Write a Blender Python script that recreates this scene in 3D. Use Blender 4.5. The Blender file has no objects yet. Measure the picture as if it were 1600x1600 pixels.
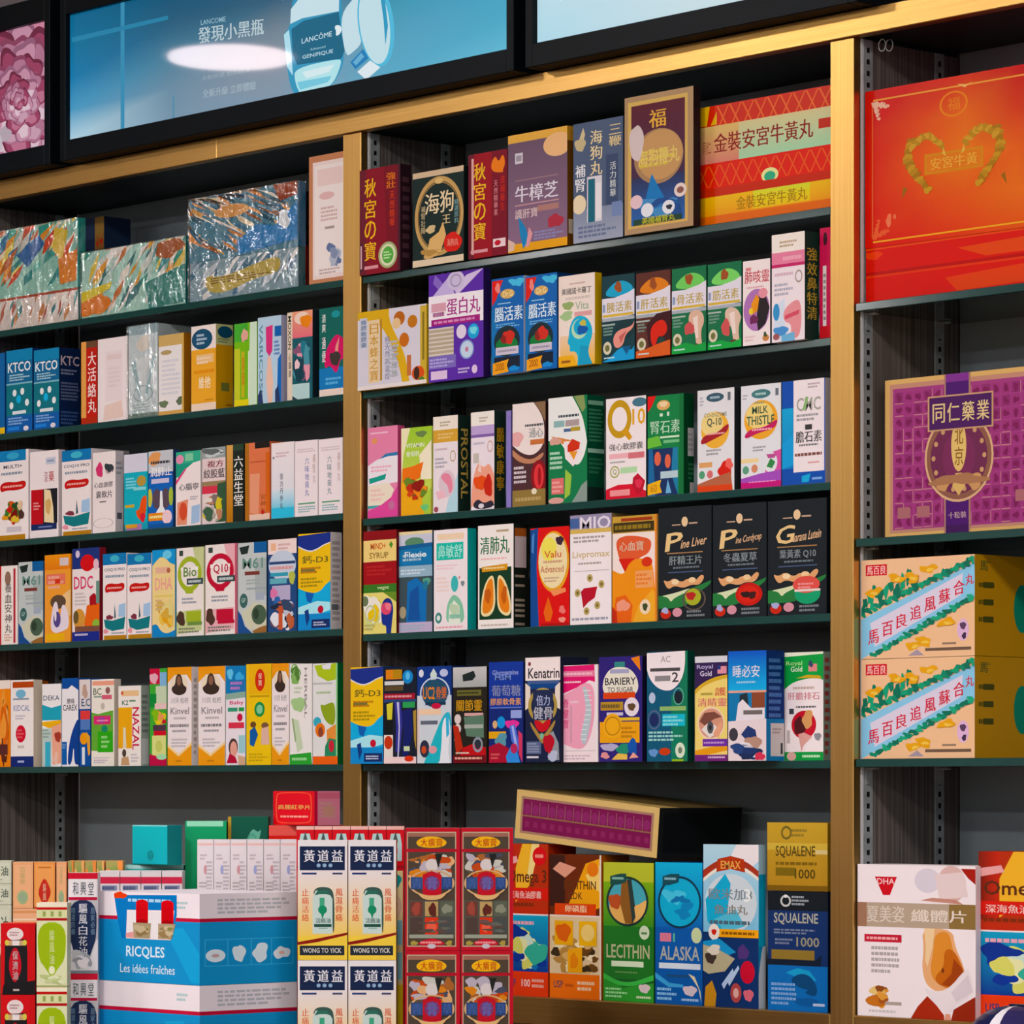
import bpy, math, random
from mathutils import Vector

# ------------------------------------------------------------------ camera, world, exposure
SC = bpy.context.scene
COL = SC.collection
F, HZ, VP, Z0, ZC = 6075.0, 1237.0, 5610.0, 5.0, 1.40
TH = math.atan(F / VP)
CT, ST = math.cos(TH), math.sin(TH)

cam = bpy.data.cameras.new('camera')
cam.sensor_width = 36.0
cam.lens = 36.0 * F / 1600.0
cam.shift_y = (HZ - 800.0) / 1600.0
cam.clip_end = 60
camo = bpy.data.objects.new('camera', cam)
COL.objects.link(camo)
camo.location = (Z0 * ST, -Z0 * CT, ZC)
camo.rotation_euler = (math.pi / 2, 0, TH)
SC.camera = camo

world = bpy.data.worlds.new('shop_ambient')
SC.world = world
world.use_nodes = True
bg = world.node_tree.nodes['Background']
bg.inputs['Color'].default_value = (0.84, 0.94, 1.0, 1)
bg.inputs['Strength'].default_value = 0.55
SC.view_settings.view_transform = 'Standard'
SC.view_settings.look = 'None'
SC.view_settings.exposure = 0.22
SC.view_settings.gamma = 1.0
SC.view_settings.use_curve_mapping = False
LAMP = 120.0
try:
    SC.cycles.use_adaptive_sampling = True
    SC.cycles.adaptive_threshold = 0.01
    SC.cycles.max_bounces = 5
    SC.cycles.diffuse_bounces = 3
    SC.cycles.glossy_bounces = 3
    SC.cycles.transparent_max_bounces = 8
    SC.cycles.caustics_reflective = False
    SC.cycles.caustics_refractive = False
except Exception:
    pass


# ------------------------------------------------------------------ measuring
def px_of(X, Y):
    return 800 + F * (X * CT + Y * ST) / (Z0 - X * ST + Y * CT)


def X_at(px, Y):
    p = px - 800.0
    return (p * (Z0 + Y * CT) - F * Y * ST) / (F * CT + p * ST)


def Y_at(px, X):
    p = px - 800.0
    return (p * (Z0 - X * ST) - F * X * CT) / (F * ST - p * CT)


def z_at(px, py, Y):
    X = X_at(px, Y)
    return ZC + (HZ - py) * (Z0 - X * ST + Y * CT) / F


def at_depth(px, Z):
    """world X, Y of what shows at column px, Z metres away"""
    a = (px - 800.0) * Z / F
    return Z0 * ST - ST * Z + CT * a, -Z0 * CT + CT * Z + ST * a


def zc(c):
    return ZC + c * VP * Z0 / F


# ------------------------------------------------------------------ colours and materials
def lin(h):
    if not isinstance(h, str):
        return h
    if len(h) == 3:
        h = ''.join(a + a for a in h)
    o = []
    for i in (0, 2, 4):
        v = int(h[i:i + 2], 16) / 255.0
        o.append(v / 12.92 if v <= 0.04045 else ((v + 0.055) / 1.055) ** 2.4)
    return (o[0], o[1], o[2], 1.0)


MATS = {}


def nodes(name):
    m = bpy.data.materials.new(name)
    m.use_nodes = True
    return m, m.node_tree, m.node_tree.nodes['Principled BSDF']


def ink_mat(name, rough, spec=0.5, metal=0.0, coat=0.0, emit=0.0, bump=0.0):
    m, nt, b = nodes(name)
    at = nt.nodes.new('ShaderNodeAttribute')
    at.attribute_name = 'ink'
    hs = nt.nodes.new('ShaderNodeHueSaturation')
    hs.inputs['Saturation'].default_value = 1.06
    hs.inputs['Value'].default_value = 0.95
    nt.links.new(at.outputs['Color'], hs.inputs['Color'])
    nt.links.new(hs.outputs['Color'], b.inputs['Base Color'])
    b.inputs['Roughness'].default_value = rough
    b.inputs['Specular IOR Level'].default_value = spec
    b.inputs['Metallic'].default_value = metal
    b.inputs['Coat Weight'].default_value = coat
    b.inputs['Coat Roughness'].default_value = 0.08
    if bump:
        n = nt.nodes.new('ShaderNodeTexNoise')
        n.inputs['Scale'].default_value = 60
        tc = nt.nodes.new('ShaderNodeTexCoord')
        nt.links.new(tc.outputs['Object'], n.inputs['Vector'])
        bu = nt.nodes.new('ShaderNodeBump')
        bu.inputs['Strength'].default_value = bump
        bu.inputs['Distance'].default_value = 0.002
        nt.links.new(n.outputs['Fac'], bu.inputs['Height'])
        nt.links.new(bu.outputs['Normal'], b.inputs['Normal'])
    if emit:
        nt.links.new(at.outputs['Color'], b.inputs['Emission Color'])
        b.inputs['Emission Strength'].default_value = emit
    MATS[name] = m
    return m


ink_mat('card', 0.5, 0.16)
ink_mat('gloss', 0.25, 0.1)
ink_mat('foil', 0.3, 0.5, 0.3, 0, 0, 0.15)
ink_mat('lit_poster', 0.03, 0.5, 0, 0, 0.68)
MATS['lit_poster'].node_tree.nodes['Hue/Saturation/Value'].inputs['Value'].default_value = 0.15


def simple(name, col, rough=0.5, metal=0.0, spec=0.5, noise=None, emit=0, bump=None):
    """noise = (scale xyz, dark colour): a procedural grain between col and the dark colour."""
    m, nt, b = nodes(name)
    b.inputs['Base Color'].default_value = lin(col)
    b.inputs['Roughness'].default_value = rough
    b.inputs['Metallic'].default_value = metal
    b.inputs['Specular IOR Level'].default_value = spec
    if noise:
        tc = nt.nodes.new('ShaderNodeTexCoord')
        mp = nt.nodes.new('ShaderNodeMapping')
        mp.inputs['Scale'].default_value = noise[0]
        n = nt.nodes.new('ShaderNodeTexNoise')
        n.inputs['Scale'].default_value = 1.0
        n.inputs['Detail'].default_value = 6
        n.inputs['Roughness'].default_value = 0.65
        r = nt.nodes.new('ShaderNodeValToRGB')
        r.color_ramp.elements[0].position = 0.32
        r.color_ramp.elements[1].position = 0.68
        r.color_ramp.elements[0].color = lin(noise[1])
        r.color_ramp.elements[1].color = lin(col)
        nt.links.new(tc.outputs['Object'], mp.inputs['Vector'])
        nt.links.new(mp.outputs['Vector'], n.inputs['Vector'])
        nt.links.new(n.outputs['Fac'], r.inputs['Fac'])
        nt.links.new(r.outputs['Color'], b.inputs['Base Color'])
        if bump:
            bu = nt.nodes.new('ShaderNodeBump')
            bu.inputs['Strength'].default_value = bump
            bu.inputs['Distance'].default_value = 0.001
            nt.links.new(n.outputs['Fac'], bu.inputs['Height'])
            nt.links.new(bu.outputs['Normal'], b.inputs['Normal'])
    if emit:
        b.inputs['Emission Color'].default_value = lin(col)
        b.inputs['Emission Strength'].default_value = emit
    MATS[name] = m
    return m


simple('gold', 'd2a660', 0.36, 1.0, 0.5, ((3, 3, 420), 'c29650'), 0, 0.08)
simple('gold_post', 'd2a660', 0.36, 1.0, 0.5, ((420, 420, 3), 'c29650'), 0, 0.08)
simple('black_frame', '070f16', 0.4, 0.0, 0.08, ((8, 8, 8), '0a1014'))
simple('back_laminate', '8e9ca2', 0.5, 0, 0.3, ((6, 6, 3), '829096'))
simple('dark_laminate', '18262c', 0.5, 0, 0.3, ((70, 70, 1.5), '101a1e'))
simple('wood_laminate', '7c726c', 0.5, 0, 0.3, ((10, 210, 2.2), '3c3735'))
simple('steel', 'b4babc', 0.4, 0.3, 0.5, ((40, 40, 40), '8d9394'))
simple('white_trim', 'd8d8d8', 0.45, 0, 0.3, ((30, 30, 30), 'cfcfcf'))
simple('slot_black', '07090a', 0.7, 0, 0.2, ((40, 40, 40), '050607'))
simple('shelf_glass', '0a2226', 0.07, 0.0, 0.6, ((4, 4, 4), '091f24'))
simple('glass_edge', '12443f', 0.12, 0.0, 0.6, ((9, 9, 9), '0f3a38'))
simple('ceiling_paint', 'cfccc8', 0.8, 0, 0.2, ((3, 3, 3), 'c6c3bf'))
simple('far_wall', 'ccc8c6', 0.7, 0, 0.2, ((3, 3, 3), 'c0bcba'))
simple('added_wainscot', '5a3c22', 0.5, 0, 0.3, ((2, 2, 40), '4a3018'))
simple('wall_paint', '8d868c', 0.8, 0, 0.2, ((3, 3, 3), '867f86'))
simple('floor_tile', '8a7666', 0.35, 0, 0.4, ((1.5, 1.5, 1.5), '7c6858'))
simple('lamp_glow', 'fff8f6', 0.5, 0, 0.2, None, LAMP)
simple('soft_glow', 'ffe6e4', 0.5, 0, 0.2, None, 11.0)
simple('lamp_rim', 'dddddd', 0.4, 0, 0.4, ((9, 9, 9), 'd0d0d0'))
simple('counter_wood', '6d5136', 0.4, 0, 0.4, ((2, 40, 40), '4d3825'))


def film():
    m, nt, b = nodes('clear_film')
    out = nt.nodes['Material Output']
    nt.nodes.remove(b)
    tr = nt.nodes.new('ShaderNodeBsdfTransparent')
    gl = nt.nodes.new('ShaderNodeBsdfGlossy')
    gl.inputs['Roughness'].default_value = 0.06
    gl.inputs['Color'].default_value = (1, 1, 1, 1)
    mx = nt.nodes.new('ShaderNodeMixShader')
    mx.inputs['Fac'].default_value = 0.2
    tc = nt.nodes.new('ShaderNodeTexCoord')
    mp = nt.nodes.new('ShaderNodeMapping')
    mp.inputs['Scale'].default_value = (46, 26, 20)
    mp.inputs['Rotation'].default_value = (0, 0.5, 0)
    n = nt.nodes.new('ShaderNodeTexNoise')
    n.inputs['Scale'].default_value = 1.0
    n.inputs['Detail'].default_value = 3
    n.inputs['Distortion'].default_value = 1.2
    bu = nt.nodes.new('ShaderNodeBump')
    bu.inputs['Strength'].default_value = 1.0
    bu.inputs['Distance'].default_value = 0.012
    L = nt.links.new
    L(tc.outputs['Object'], mp.inputs['Vector'])
    L(mp.outputs['Vector'], n.inputs['Vector'])
    L(n.outputs['Fac'], bu.inputs['Height'])
    L(bu.outputs['Normal'], gl.inputs['Normal'])
    L(tr.outputs[0], mx.inputs[1])
    L(gl.outputs[0], mx.inputs[2])
    L(mx.outputs[0], out.inputs['Surface'])
    MATS['film'] = m


film()


# ------------------------------------------------------------------ print shapes: face coordinates 0..100, y down
def cl(v):
    return min(100.0, max(0.0, v))


def R(x0, y0, x1, y1, c, c2=None, h=0):
    v = [(x0, y1), (x1, y1), (x1, y0), (x0, y0)]
    a, b = lin(c), lin(c2 or c)
    return [(v, [(0, 1, 2, 3)], [a, b, b, a] if h else [b, b, a, a])]


def soften(v):
    n, o = len(v), []
    for i in range(n):
        (a, b), (x, y), (p, q) = v[i - 1], v[i], v[(i + 1) % n]
        if x <= 0 or y <= 0 or x >= 100 or y >= 100:
            o.append((x, y))
        else:
            o += [(x + (a - x) * .25, y + (b - y) * .25), (x + (p - x) * .25, y + (q - y) * .25)]
    return o


def P(c, *q, soft=None):
    v = [(q[i], q[i + 1]) for i in range(0, len(q), 2)]
    if soft if soft is not None else 6 < len(v) < 27:
        v = soften(soften(v)) if len(v) < 16 else soften(v)
    s = sum(v[i][0] * v[(i + 1) % len(v)][1] - v[(i + 1) % len(v)][0] * v[i][1] for i in range(len(v)))
    if s > 0:
        v = v[::-1]
    return [(v, [tuple(range(len(v)))], lin(c))]


def E(cx, cy, rx, ry, c, n=28):
    return P(c, *[k for i in range(n) for k in (cx + rx * math.cos(6.2832 * i / n), cy + ry * math.sin(6.2832 * i / n))])


def O(cx, cy, rx, ry, t, c, n=36):
    v, f = [], []
    q = t * ry / rx
    for i in range(n):
        a = 6.2832 * i / n
        v += [(cx + rx * math.cos(a), cy + ry * math.sin(a)), (cx + (rx - t) * math.cos(a), cy + (ry - q) * math.sin(a))]
        j = (i + 1) % n
        f.append((2 * j, 2 * i, 2 * i + 1, 2 * j + 1))
    return [(v, f, lin(c))]


def B(cx, cy, rx, ry, c, seed=1, n=22, k=0.25):
    r = random.Random(seed)
    ph = [r.uniform(0, 6.28) for _ in range(4)]
    q = []
    for i in range(n):
        a = 6.2832 * i / n
        m = 1 + k * (math.sin(2 * a + ph[0]) * .5 + math.sin(3 * a + ph[1]) * .4 + math.sin(5 * a + ph[2]) * .35)
        q += [cx + rx * m * math.cos(a), cy + ry * m * math.sin(a)]
    return P(c, *q)


def M(x0, y0, x1, y1, cols, n=20, seed=1, size=.22, k=.35):
    """picture made of many irregular patches of colour"""
    r = random.Random(seed)
    o = []
    cols = cols.split()
    for i in range(n):
        w, h = (x1 - x0) * size * r.uniform(.5, 1.2), (y1 - y0) * size * r.uniform(.4, 1.1)
        o += B(r.uniform(x0 + w, x1 - w), r.uniform(y0 + h, y1 - h), w, h, cols[i % len(cols)], r.random() * 999, 14, k)
    return o


def W(x0, y0, x1, y1, c, n=4, seed=3):
    """small print too small to read"""
    r = random.Random(seed * 7 + n)
    o, st = [], (y1 - y0) / n
    for i in range(n):
        e = x1 - (x1 - x0) * r.choice((0, .05, .12, .3))
        y, x = y0 + i * st, x0
        while x < e:
            w = min((x1 - x0) * r.uniform(.05, .14), e - x)
            o += R(x, y + st * .22, x + w, y + st * .78, c)
            x += w + (x1 - x0) * .022
    return o


def wave(y0, y1, c, a=4, ph=0, a2=None, x0=0, x1=100, k=1.0):
    a2 = a if a2 is None else a2
    n = 16
    top = [(x0 + (x1 - x0) * i / n, y0 + a * math.sin(ph + 6.28 * k * i / n)) for i in range(n + 1)]
    bot = [(x0 + (x1 - x0) * i / n, y1 + a2 * math.sin(ph + 6.28 * k * i / n)) for i in range(n + 1)]
    return P(c, *[k for p in top + bot[::-1] for k in p], soft=False)


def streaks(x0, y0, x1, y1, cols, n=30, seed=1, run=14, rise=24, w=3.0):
    """slanted tapering shards of colour: print, plus painted glints of the creased film"""
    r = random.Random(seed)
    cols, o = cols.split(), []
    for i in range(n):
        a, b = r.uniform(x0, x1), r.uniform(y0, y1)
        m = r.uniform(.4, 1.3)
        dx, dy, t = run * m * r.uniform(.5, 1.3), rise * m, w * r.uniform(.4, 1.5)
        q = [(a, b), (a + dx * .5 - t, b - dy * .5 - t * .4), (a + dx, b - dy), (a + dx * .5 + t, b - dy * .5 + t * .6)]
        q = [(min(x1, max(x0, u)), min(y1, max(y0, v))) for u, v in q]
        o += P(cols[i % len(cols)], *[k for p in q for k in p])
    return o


def grad(cs):
    """a smooth printed ground from a grid of colours, rows top to bottom"""
    o = []
    rows, cols = len(cs), len(cs[0])
    for i in range(rows - 1):
        for j in range(cols - 1):
            x0, x1 = 100 * j / (cols - 1), 100 * (j + 1) / (cols - 1)
            y0, y1 = 100 * i / (rows - 1), 100 * (i + 1) / (rows - 1)
            o.append(([(x0, y1), (x1, y1), (x1, y0), (x0, y0)], [lin(cs[i + 1][j]), lin(cs[i + 1][j + 1]), lin(cs[i][j + 1]), lin(cs[i][j])]))
    return [(sum([q[0] for q in o], []), [tuple(4 * i + k for k in range(4)) for i in range(len(o))], sum([q[1] for q in o], []))]


GL = {}


def glyphs(s):
    if s not in GL:
        cu = bpy.data.curves.new('t', 'FONT')
        cu.body = s
        cu.resolution_u = 2
        cu.offset = 0.015 if s.isascii() else 0.0
        o = bpy.data.objects.new('t', cu)
        COL.objects.link(o)
        bpy.context.view_layer.update()
        dg = bpy.context.evaluated_depsgraph_get()
        me = bpy.data.meshes.new_from_object(o.evaluated_get(dg))
        v = [(a.co.x, a.co.y) for a in me.vertices]
        f = [tuple(p.vertices) for p in me.polygons]
        bpy.data.meshes.remove(me)
        bpy.data.objects.remove(o)
        bpy.data.curves.remove(cu)
        if v:
            x0, x1 = min(a[0] for a in v), max(a[0] for a in v)
            y0, y1 = min(a[1] for a in v), max(a[1] for a in v)
            v = [((a[0] - x0) / max(1e-6, x1 - x0), (y1 - a[1]) / max(1e-6, y1 - y0)) for a in v]
        GL[s] = (v, f)
    return GL[s]


def T(s, x0, y0, x1, y1, c, dy=0.0, lean=0.0):
    """lettering fitted to a rectangle; dy lifts the far end, lean slants it"""
    v, f = glyphs(s)
    o = [([(x0 + (x1 - x0) * a + lean * (1 - b), y0 + (y1 - y0) * b + dy * a) for a, b in v], f, lin(c))]
    if not s.isascii():
        k = .035 * (x1 - x0) / len(s)
        o += [([(x + k, y) for x, y in o[0][0]], f, o[0][2])]
    return o


def V(s, x0, y0, x1, y1, c):
    o, h = [], (y1 - y0) / len(s)
    for i, ch in enumerate(s):
        o += T(ch, x0, y0 + i * h + h * .06, x1, y0 + (i + 1) * h - h * .06, c)
    return o


def VT(s, x0, y0, x1, y1, c):
    """a Latin word turned a quarter clockwise, reading downwards"""
    v, f = glyphs(s)
    return [([(x1 - (x1 - x0) * b, y0 + (y1 - y0) * a) for a, b in v], f, lin(c))]


# ------------------------------------------------------------------ mesh building
EPS = 0.00005


class MB:
    def __init__(s):
        s.v, s.f, s.c, s.m = [], [], [], []

    def add(s, v, f, c, m=0):
        b = len(s.v)
        s.v += v
        percorner = isinstance(c, list)
        for q in f:
            s.f.append(tuple(b + i for i in q))
            s.c += [c[i] for i in q] if percorner else [c] * len(q)
            s.m.append(m)

    def box(s, x0, x1, y0, y1, z0, z1, c='888', ch=0.0005, m=0):
        c = lin(c)
        ch = min(ch, .45 * (x1 - x0), .45 * (y1 - y0), .45 * (z1 - z0))
        v, f, ix = [], [], {}
        xs, ys, zs = (x0, x1), (y0, y1), (z0, z1)
        for i in (0, 1):
            for j in (0, 1):
                for k in (0, 1):
                    p = (xs[i], ys[j], zs[k])
                    d = (ch if i == 0 else -ch, ch if j == 0 else -ch, ch if k == 0 else -ch)
                    for a in range(3):
                        q = [p[t] + (0 if t == a else d[t]) for t in range(3)]
                        ix[(i, j, k, a)] = len(v)
                        v.append(tuple(q))
        def out(q, n):
            a, b2, c2 = Vector(v[q[0]]), Vector(v[q[1]]), Vector(v[q[2]])
            return tuple(q) if (b2 - a).cross(c2 - a).dot(n) > 0 else tuple(reversed(q))
        for a in range(3):
            b_, c_ = (a + 1) % 3, (a + 2) % 3
            for sgn in (0, 1):
                q = []
                for (u, w) in ((0, 0), (1, 0), (1, 1), (0, 1)):
                    k = [0, 0, 0]
                    k[a], k[b_], k[c_] = sgn, u, w
                    q.append(ix[(k[0], k[1], k[2], a)])
                n = Vector((0, 0, 0))
                n[a] = 1 if sgn else -1
                f.append(out(q, n))
            for u in (0, 1):
                for w in (0, 1):
                    q = []
                    for t, ax in ((0, b_), (1, b_), (1, c_), (0, c_)):
                        k = [0, 0, 0]
                        k[a], k[b_], k[c_] = t, u, w
                        q.append(ix[(k[0], k[1], k[2], ax)])
                    n = Vector((0, 0, 0))
                    n[b_] = 1 if u else -1
                    n[c_] = 1 if w else -1
                    f.append(out(q, n))
        for i in (0, 1):
            for j in (0, 1):
                for k in (0, 1):
                    f.append(out([ix[(i, j, k, a)] for a in range(3)], Vector((i - .5, j - .5, k - .5))))
        s.add(v, f, c, m)

    def prints(s, prims, o, du, dv, n, start=1, clip=True):
        """lay prims (0..100) on the face with corner o, edges du (right) and dv (down), normal n"""
        k, seen = start, []
        for v, f, c in prims:
            p = []
            bb = (min(q[0] for q in v), min(q[1] for q in v), max(q[0] for q in v), max(q[1] for q in v))
            k = start
            for q, l in seen:
                if l >= k and q[0] < bb[2] and q[2] > bb[0] and q[1] < bb[3] and q[3] > bb[1]:
                    k = l + 1
            seen.append((bb, k))
            for a, b in v:
                if clip:
                    a, b = cl(a), cl(b)
                p.append(tuple(o[i] + du[i] * a / 100 + dv[i] * b / 100 + n[i] * EPS * k for i in range(3)))
            s.add(p, f, c)
        return max([l for q, l in seen], default=start) + 1

    def build(s, name, mats, parent=None, loc=None, smooth=False):
        me = bpy.data.meshes.new(name)
        me.from_pydata(s.v, [], s.f)
        at = me.color_attributes.new('ink', 'FLOAT_COLOR', 'CORNER')
        at.data.foreach_set('color', [x for c in s.c for x in c])
        for m in ([mats] if isinstance(mats, str) else mats):
            me.materials.append(MATS[m])
        me.polygons.foreach_set('material_index', s.m)
        if smooth:
            me.polygons.foreach_set('use_smooth', [True] * len(s.f))
        me.update()
        o = bpy.data.objects.new(name, me)
        COL.objects.link(o)
        if parent:
            o.parent = parent
        if loc:
            o.location = loc
        return o


def tag(o, label=None, cat=None, group=None, kind=None):
    for k, v in (('label', label), ('category', cat), ('group', group), ('kind', kind)):
        if v:
            o[k] = v
    return o


def empty(name, loc):
    o = bpy.data.objects.new(name, None)
    o.empty_display_size = 0.02
    o.location = loc
    COL.objects.link(o)
    return o


def solid(name, x0, x1, y0, y1, z0, z1, mat, parent=None, ch=0.001):
    m = MB()
    m.box(x0, x1, y0, y1, z0, z1, '888', ch)
    return m.build(name, mat, parent)


# ------------------------------------------------------------------ room
XP2 = X_at(549.5, 0)
XP3 = X_at(1315, 0)
BAY = XP3 - XP2
XP1, XP4 = XP2 - BAY, XP3 + BAY
YB = Y_at(1506, X_at(1341, 0.0))     # face of the back panels
ZT = zc(.2522)                        # top of the light boxes
CEIL = 2.98
tag(solid('floor', -7, 8, -7, 0.6, -0.1, 0.0, 'floor_tile'), kind='structure')
tag(solid('ceiling', -7, 8, -7, 0.6, CEIL, CEIL + .1, 'ceiling_paint'), kind='structure')
tag(solid('wall_back', -7, 8, YB + .03, YB + .13, 0, CEIL, 'wall_paint'), kind='structure')


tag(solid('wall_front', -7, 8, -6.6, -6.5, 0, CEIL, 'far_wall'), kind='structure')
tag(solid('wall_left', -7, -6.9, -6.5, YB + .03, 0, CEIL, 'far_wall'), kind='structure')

tag(solid('added_trim_1', -6.9, 8, -6.5, -6.44, 0, 1.35, 'added_wainscot'), kind='structure')  # unseen dark band, added so the gold posts reflect darker low down
tag(solid('added_trim_2', -6.9, -6.84, -6.43, YB + .03, 0, 1.35, 'added_wainscot'), kind='structure')


def ceiling_lamp(x, y, label, glow='lamp_glow'):
    e = empty('ceiling_lamp', (x, y, CEIL))
    for nm, r0, z0, z1, mt in (('housing', .15, -.03, 0, 'lamp_rim'), ('diffuser', .13, -.036, -.0305, glow)):
        m, n = MB(), 40
        v = [(r0 * math.cos(6.2832 * i / n), r0 * math.sin(6.2832 * i / n), z) for z in (z0, z1) for i in range(n)]
        f = [tuple(reversed(range(n))), tuple(range(n, 2 * n))] + [(i, (i + 1) % n, n + (i + 1) % n, n + i) for i in range(n)]
        m.add(v, f, lin('fff'))
        m.build(nm, mt, e)
    tag(e, label, 'ceiling lamp', 'round ceiling lamps')


# the lamp mirrored in the blue light box, then the rest of its row
hx, hz = X_at(356, -.03), z_at(356, 92, -.03)
t = (CEIL - .036 - ZC) / (hz - ZC)
lx = camo.location.x + (hx - camo.location.x) * t
ly = -.06 - (camo.location.y + (-.03 - camo.location.y) * t)
for i, dx in enumerate((0, 1.5, 3.0, 4.5)):
    ceiling_lamp(lx + dx, ly, ['softly lit round ceiling lamp mirrored in the blue light box', 'round white ceiling lamp, second along its row', 'round white ceiling lamp, third along its row', 'round white ceiling lamp at the end of its row'][i], 'lamp_glow' if i else 'soft_glow')
for i, dx in enumerate((6.0, 7.3)):  # unseen lamps, added to light the right-hand sides of the boxes
    ceiling_lamp(lx + dx, ly + .2, 'unseen ceiling lamp added for fill toward the open end of the shop, ' + ['first', 'second'][i])
for r_, (y, xs, row) in enumerate(((ly - 1.9, (-1.2, 1.2, 3.0, 4.8, 6.6, 8.4), 'middle'), (ly - 3.5, (-1.6, .6, 2.6, 4.4, 6.2, 8.2), 'far'))):  # unseen rows, added for frontal fill and glow on the header
    for i, dx in enumerate(xs):
        ceiling_lamp(lx + dx, y, 'unseen ceiling lamp added for fill, %s row away from the shelves, %s' % (row, ('first', 'second', 'third', 'fourth', 'fifth', 'sixth')[i]))

# ------------------------------------------------------------------ shelving wall
unit = tag(empty('shelving_unit', (XP2, 0, 0)), 'wall-wide shelving unit framed in brushed gold with dark back panels', 'shelving')
ZH0, ZH1 = zc(.1919), zc(.1985)
ZL = zc(-.0569)
PW = .0185


def upart(name, x0, x1, y0, y1, z0, z1, mat, label=None, ch=.001):
    o = solid(name, x0 - XP2, x1 - XP2, y0, y1, z0, z1, mat, unit, ch)
    if label:
        o['label'] = label
    return o


for X in (XP1, XP2, XP3, XP4):
    upart('post', X - PW, X + PW, 0, .012, .05, ZH0, 'gold_post', 'brushed gold post')
    upart('partition', X - PW + .004, X + PW - .0036, .0125, YB, .05, ZH1, 'dark_laminate')
    upart('side_panel', X + PW - .0035, X + PW + .0006, .0125, YB, .05, ZH0, 'wood_laminate', 'grey wood-grain side panel')
XJ = X_at(342, 0)
upart('header', XP1 - .02, XJ - .0004, -.004, .012, ZH0 + .0003, ZH1, 'gold', 'brushed gold header strip')
upart('header', XJ + .0004, XP4 + .02, -.004, .012, ZH0 + .0003, ZH1, 'gold', 'brushed gold header strip')
for a, b in ((XP1, XP2), (XP2, XP3), (XP3, XP4)):
    upart('back_panel', a + PW, b - PW, YB + .0005, YB + .018, .05, ZH1, 'back_laminate')
    upart('ledge', a + PW + .0003, b - PW - .0003, -.0, YB, ZL - .035, ZL, 'gold', 'gold-edged bottom ledge')
    upart('top_panel', a + PW + .003, b - PW, .013, YB, ZH0 + .004, ZH0 + .02, 'dark_laminate')
SX = PW + .0006
for X in (XP1, XP2, XP3):
    upart('edge_trim', X + SX - .002, X + SX + .0008, .0127, .0162, ZL, ZH0, 'white_trim', 'white edge strip', .0003)
    for y0, y1 in ((.0165, .033), (YB - .045, YB - .028)):
        m = MB()
        x = X + SX - XP2
        m.box(x - .002, x + .0006, y0, y1, ZL, ZH0, '888', .0003)
        z = ZL + .01
        while z < ZH0 - .01:
            yc = (y0 + y1) / 2
            m.add([(x + .0007, yc - .0025, z), (x + .0007, yc + .0025, z), (x + .0007, yc + .0025, z + .006), (x + .0007, yc - .0025, z + .006)], [(0, 1, 2, 3)], lin('000'), 1)
            z += .0137
        m.build('shelf_standard', ['steel', 'slot_black'], unit)['label'] = 'slotted steel shelf standard'

SH, LIM = {}, {}
ORD = {1: 'top', 2: 'second', 3: 'third', 4: 'fourth', 5: 'fifth'}
for bay, xa, xb, cs, nm in (('A', XP1, XP2, (.1498, .1163, .0815, .0477, .0080), 'left'), ('B', XP2, XP3, (.1498, .1163, .0793, .0457, .0080), 'middle'), ('C', XP3, XP4, (.1242, .0643, .0083), 'right')):
    for i, c in enumerate(cs):
        z = zc(c)
        SH[bay + str(i + 1)] = (z, .008, '%s %s-bay shelf' % (ORD[i + 1], nm))
        e = empty('glass_shelf', ((xa + xb) / 2, 0, z))
        hw = (xb - xa) / 2 - PW - .0018
        solid('pane', -hw, hw, .0062, YB - .002, -.0095, 0, 'shelf_glass', e, .0008)
        solid('front_edge', -hw, hw, .0025, .006, -.0095, 0, 'glass_edge', e, .0006)['label'] = 'green polished glass edge'
        tag(e, 'dark green glass shelf, %s one in the %s bay' % (ORD[i + 1], nm), 'shelf', 'dark glass shelves')
        for yb in (.02, YB - .04):
            m = MB()
            x = xa + SX + .0008 - XP2
            m.box(x, x + .014, yb, yb + .008, z - .0122, z - .0097, '888', .0005)
            m.box(x, x + .0007, yb, yb + .008, z - .030, z - .0124, '888', .0002)
            m.build('shelf_bracket', 'steel', unit)
    SH[bay + 'L'] = (ZL, .014, '%s-bay gold ledge' % nm)
    LIM[bay] = (xa + SX + .0016, xb - PW + .0036)
SH['B5'] = (SH['B5'][0], Y_at(548.5, LIM['B'][0]), SH['B5'][2])
for k_, p_ in (('B1', 562), ('B2', 559.5)):
    SH[k_] = (SH[k_][0], Y_at(p_, LIM['B'][0]), SH[k_][2])
GN = {'A': 'left', 'B': 'middle', 'C': 'right'}


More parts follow.
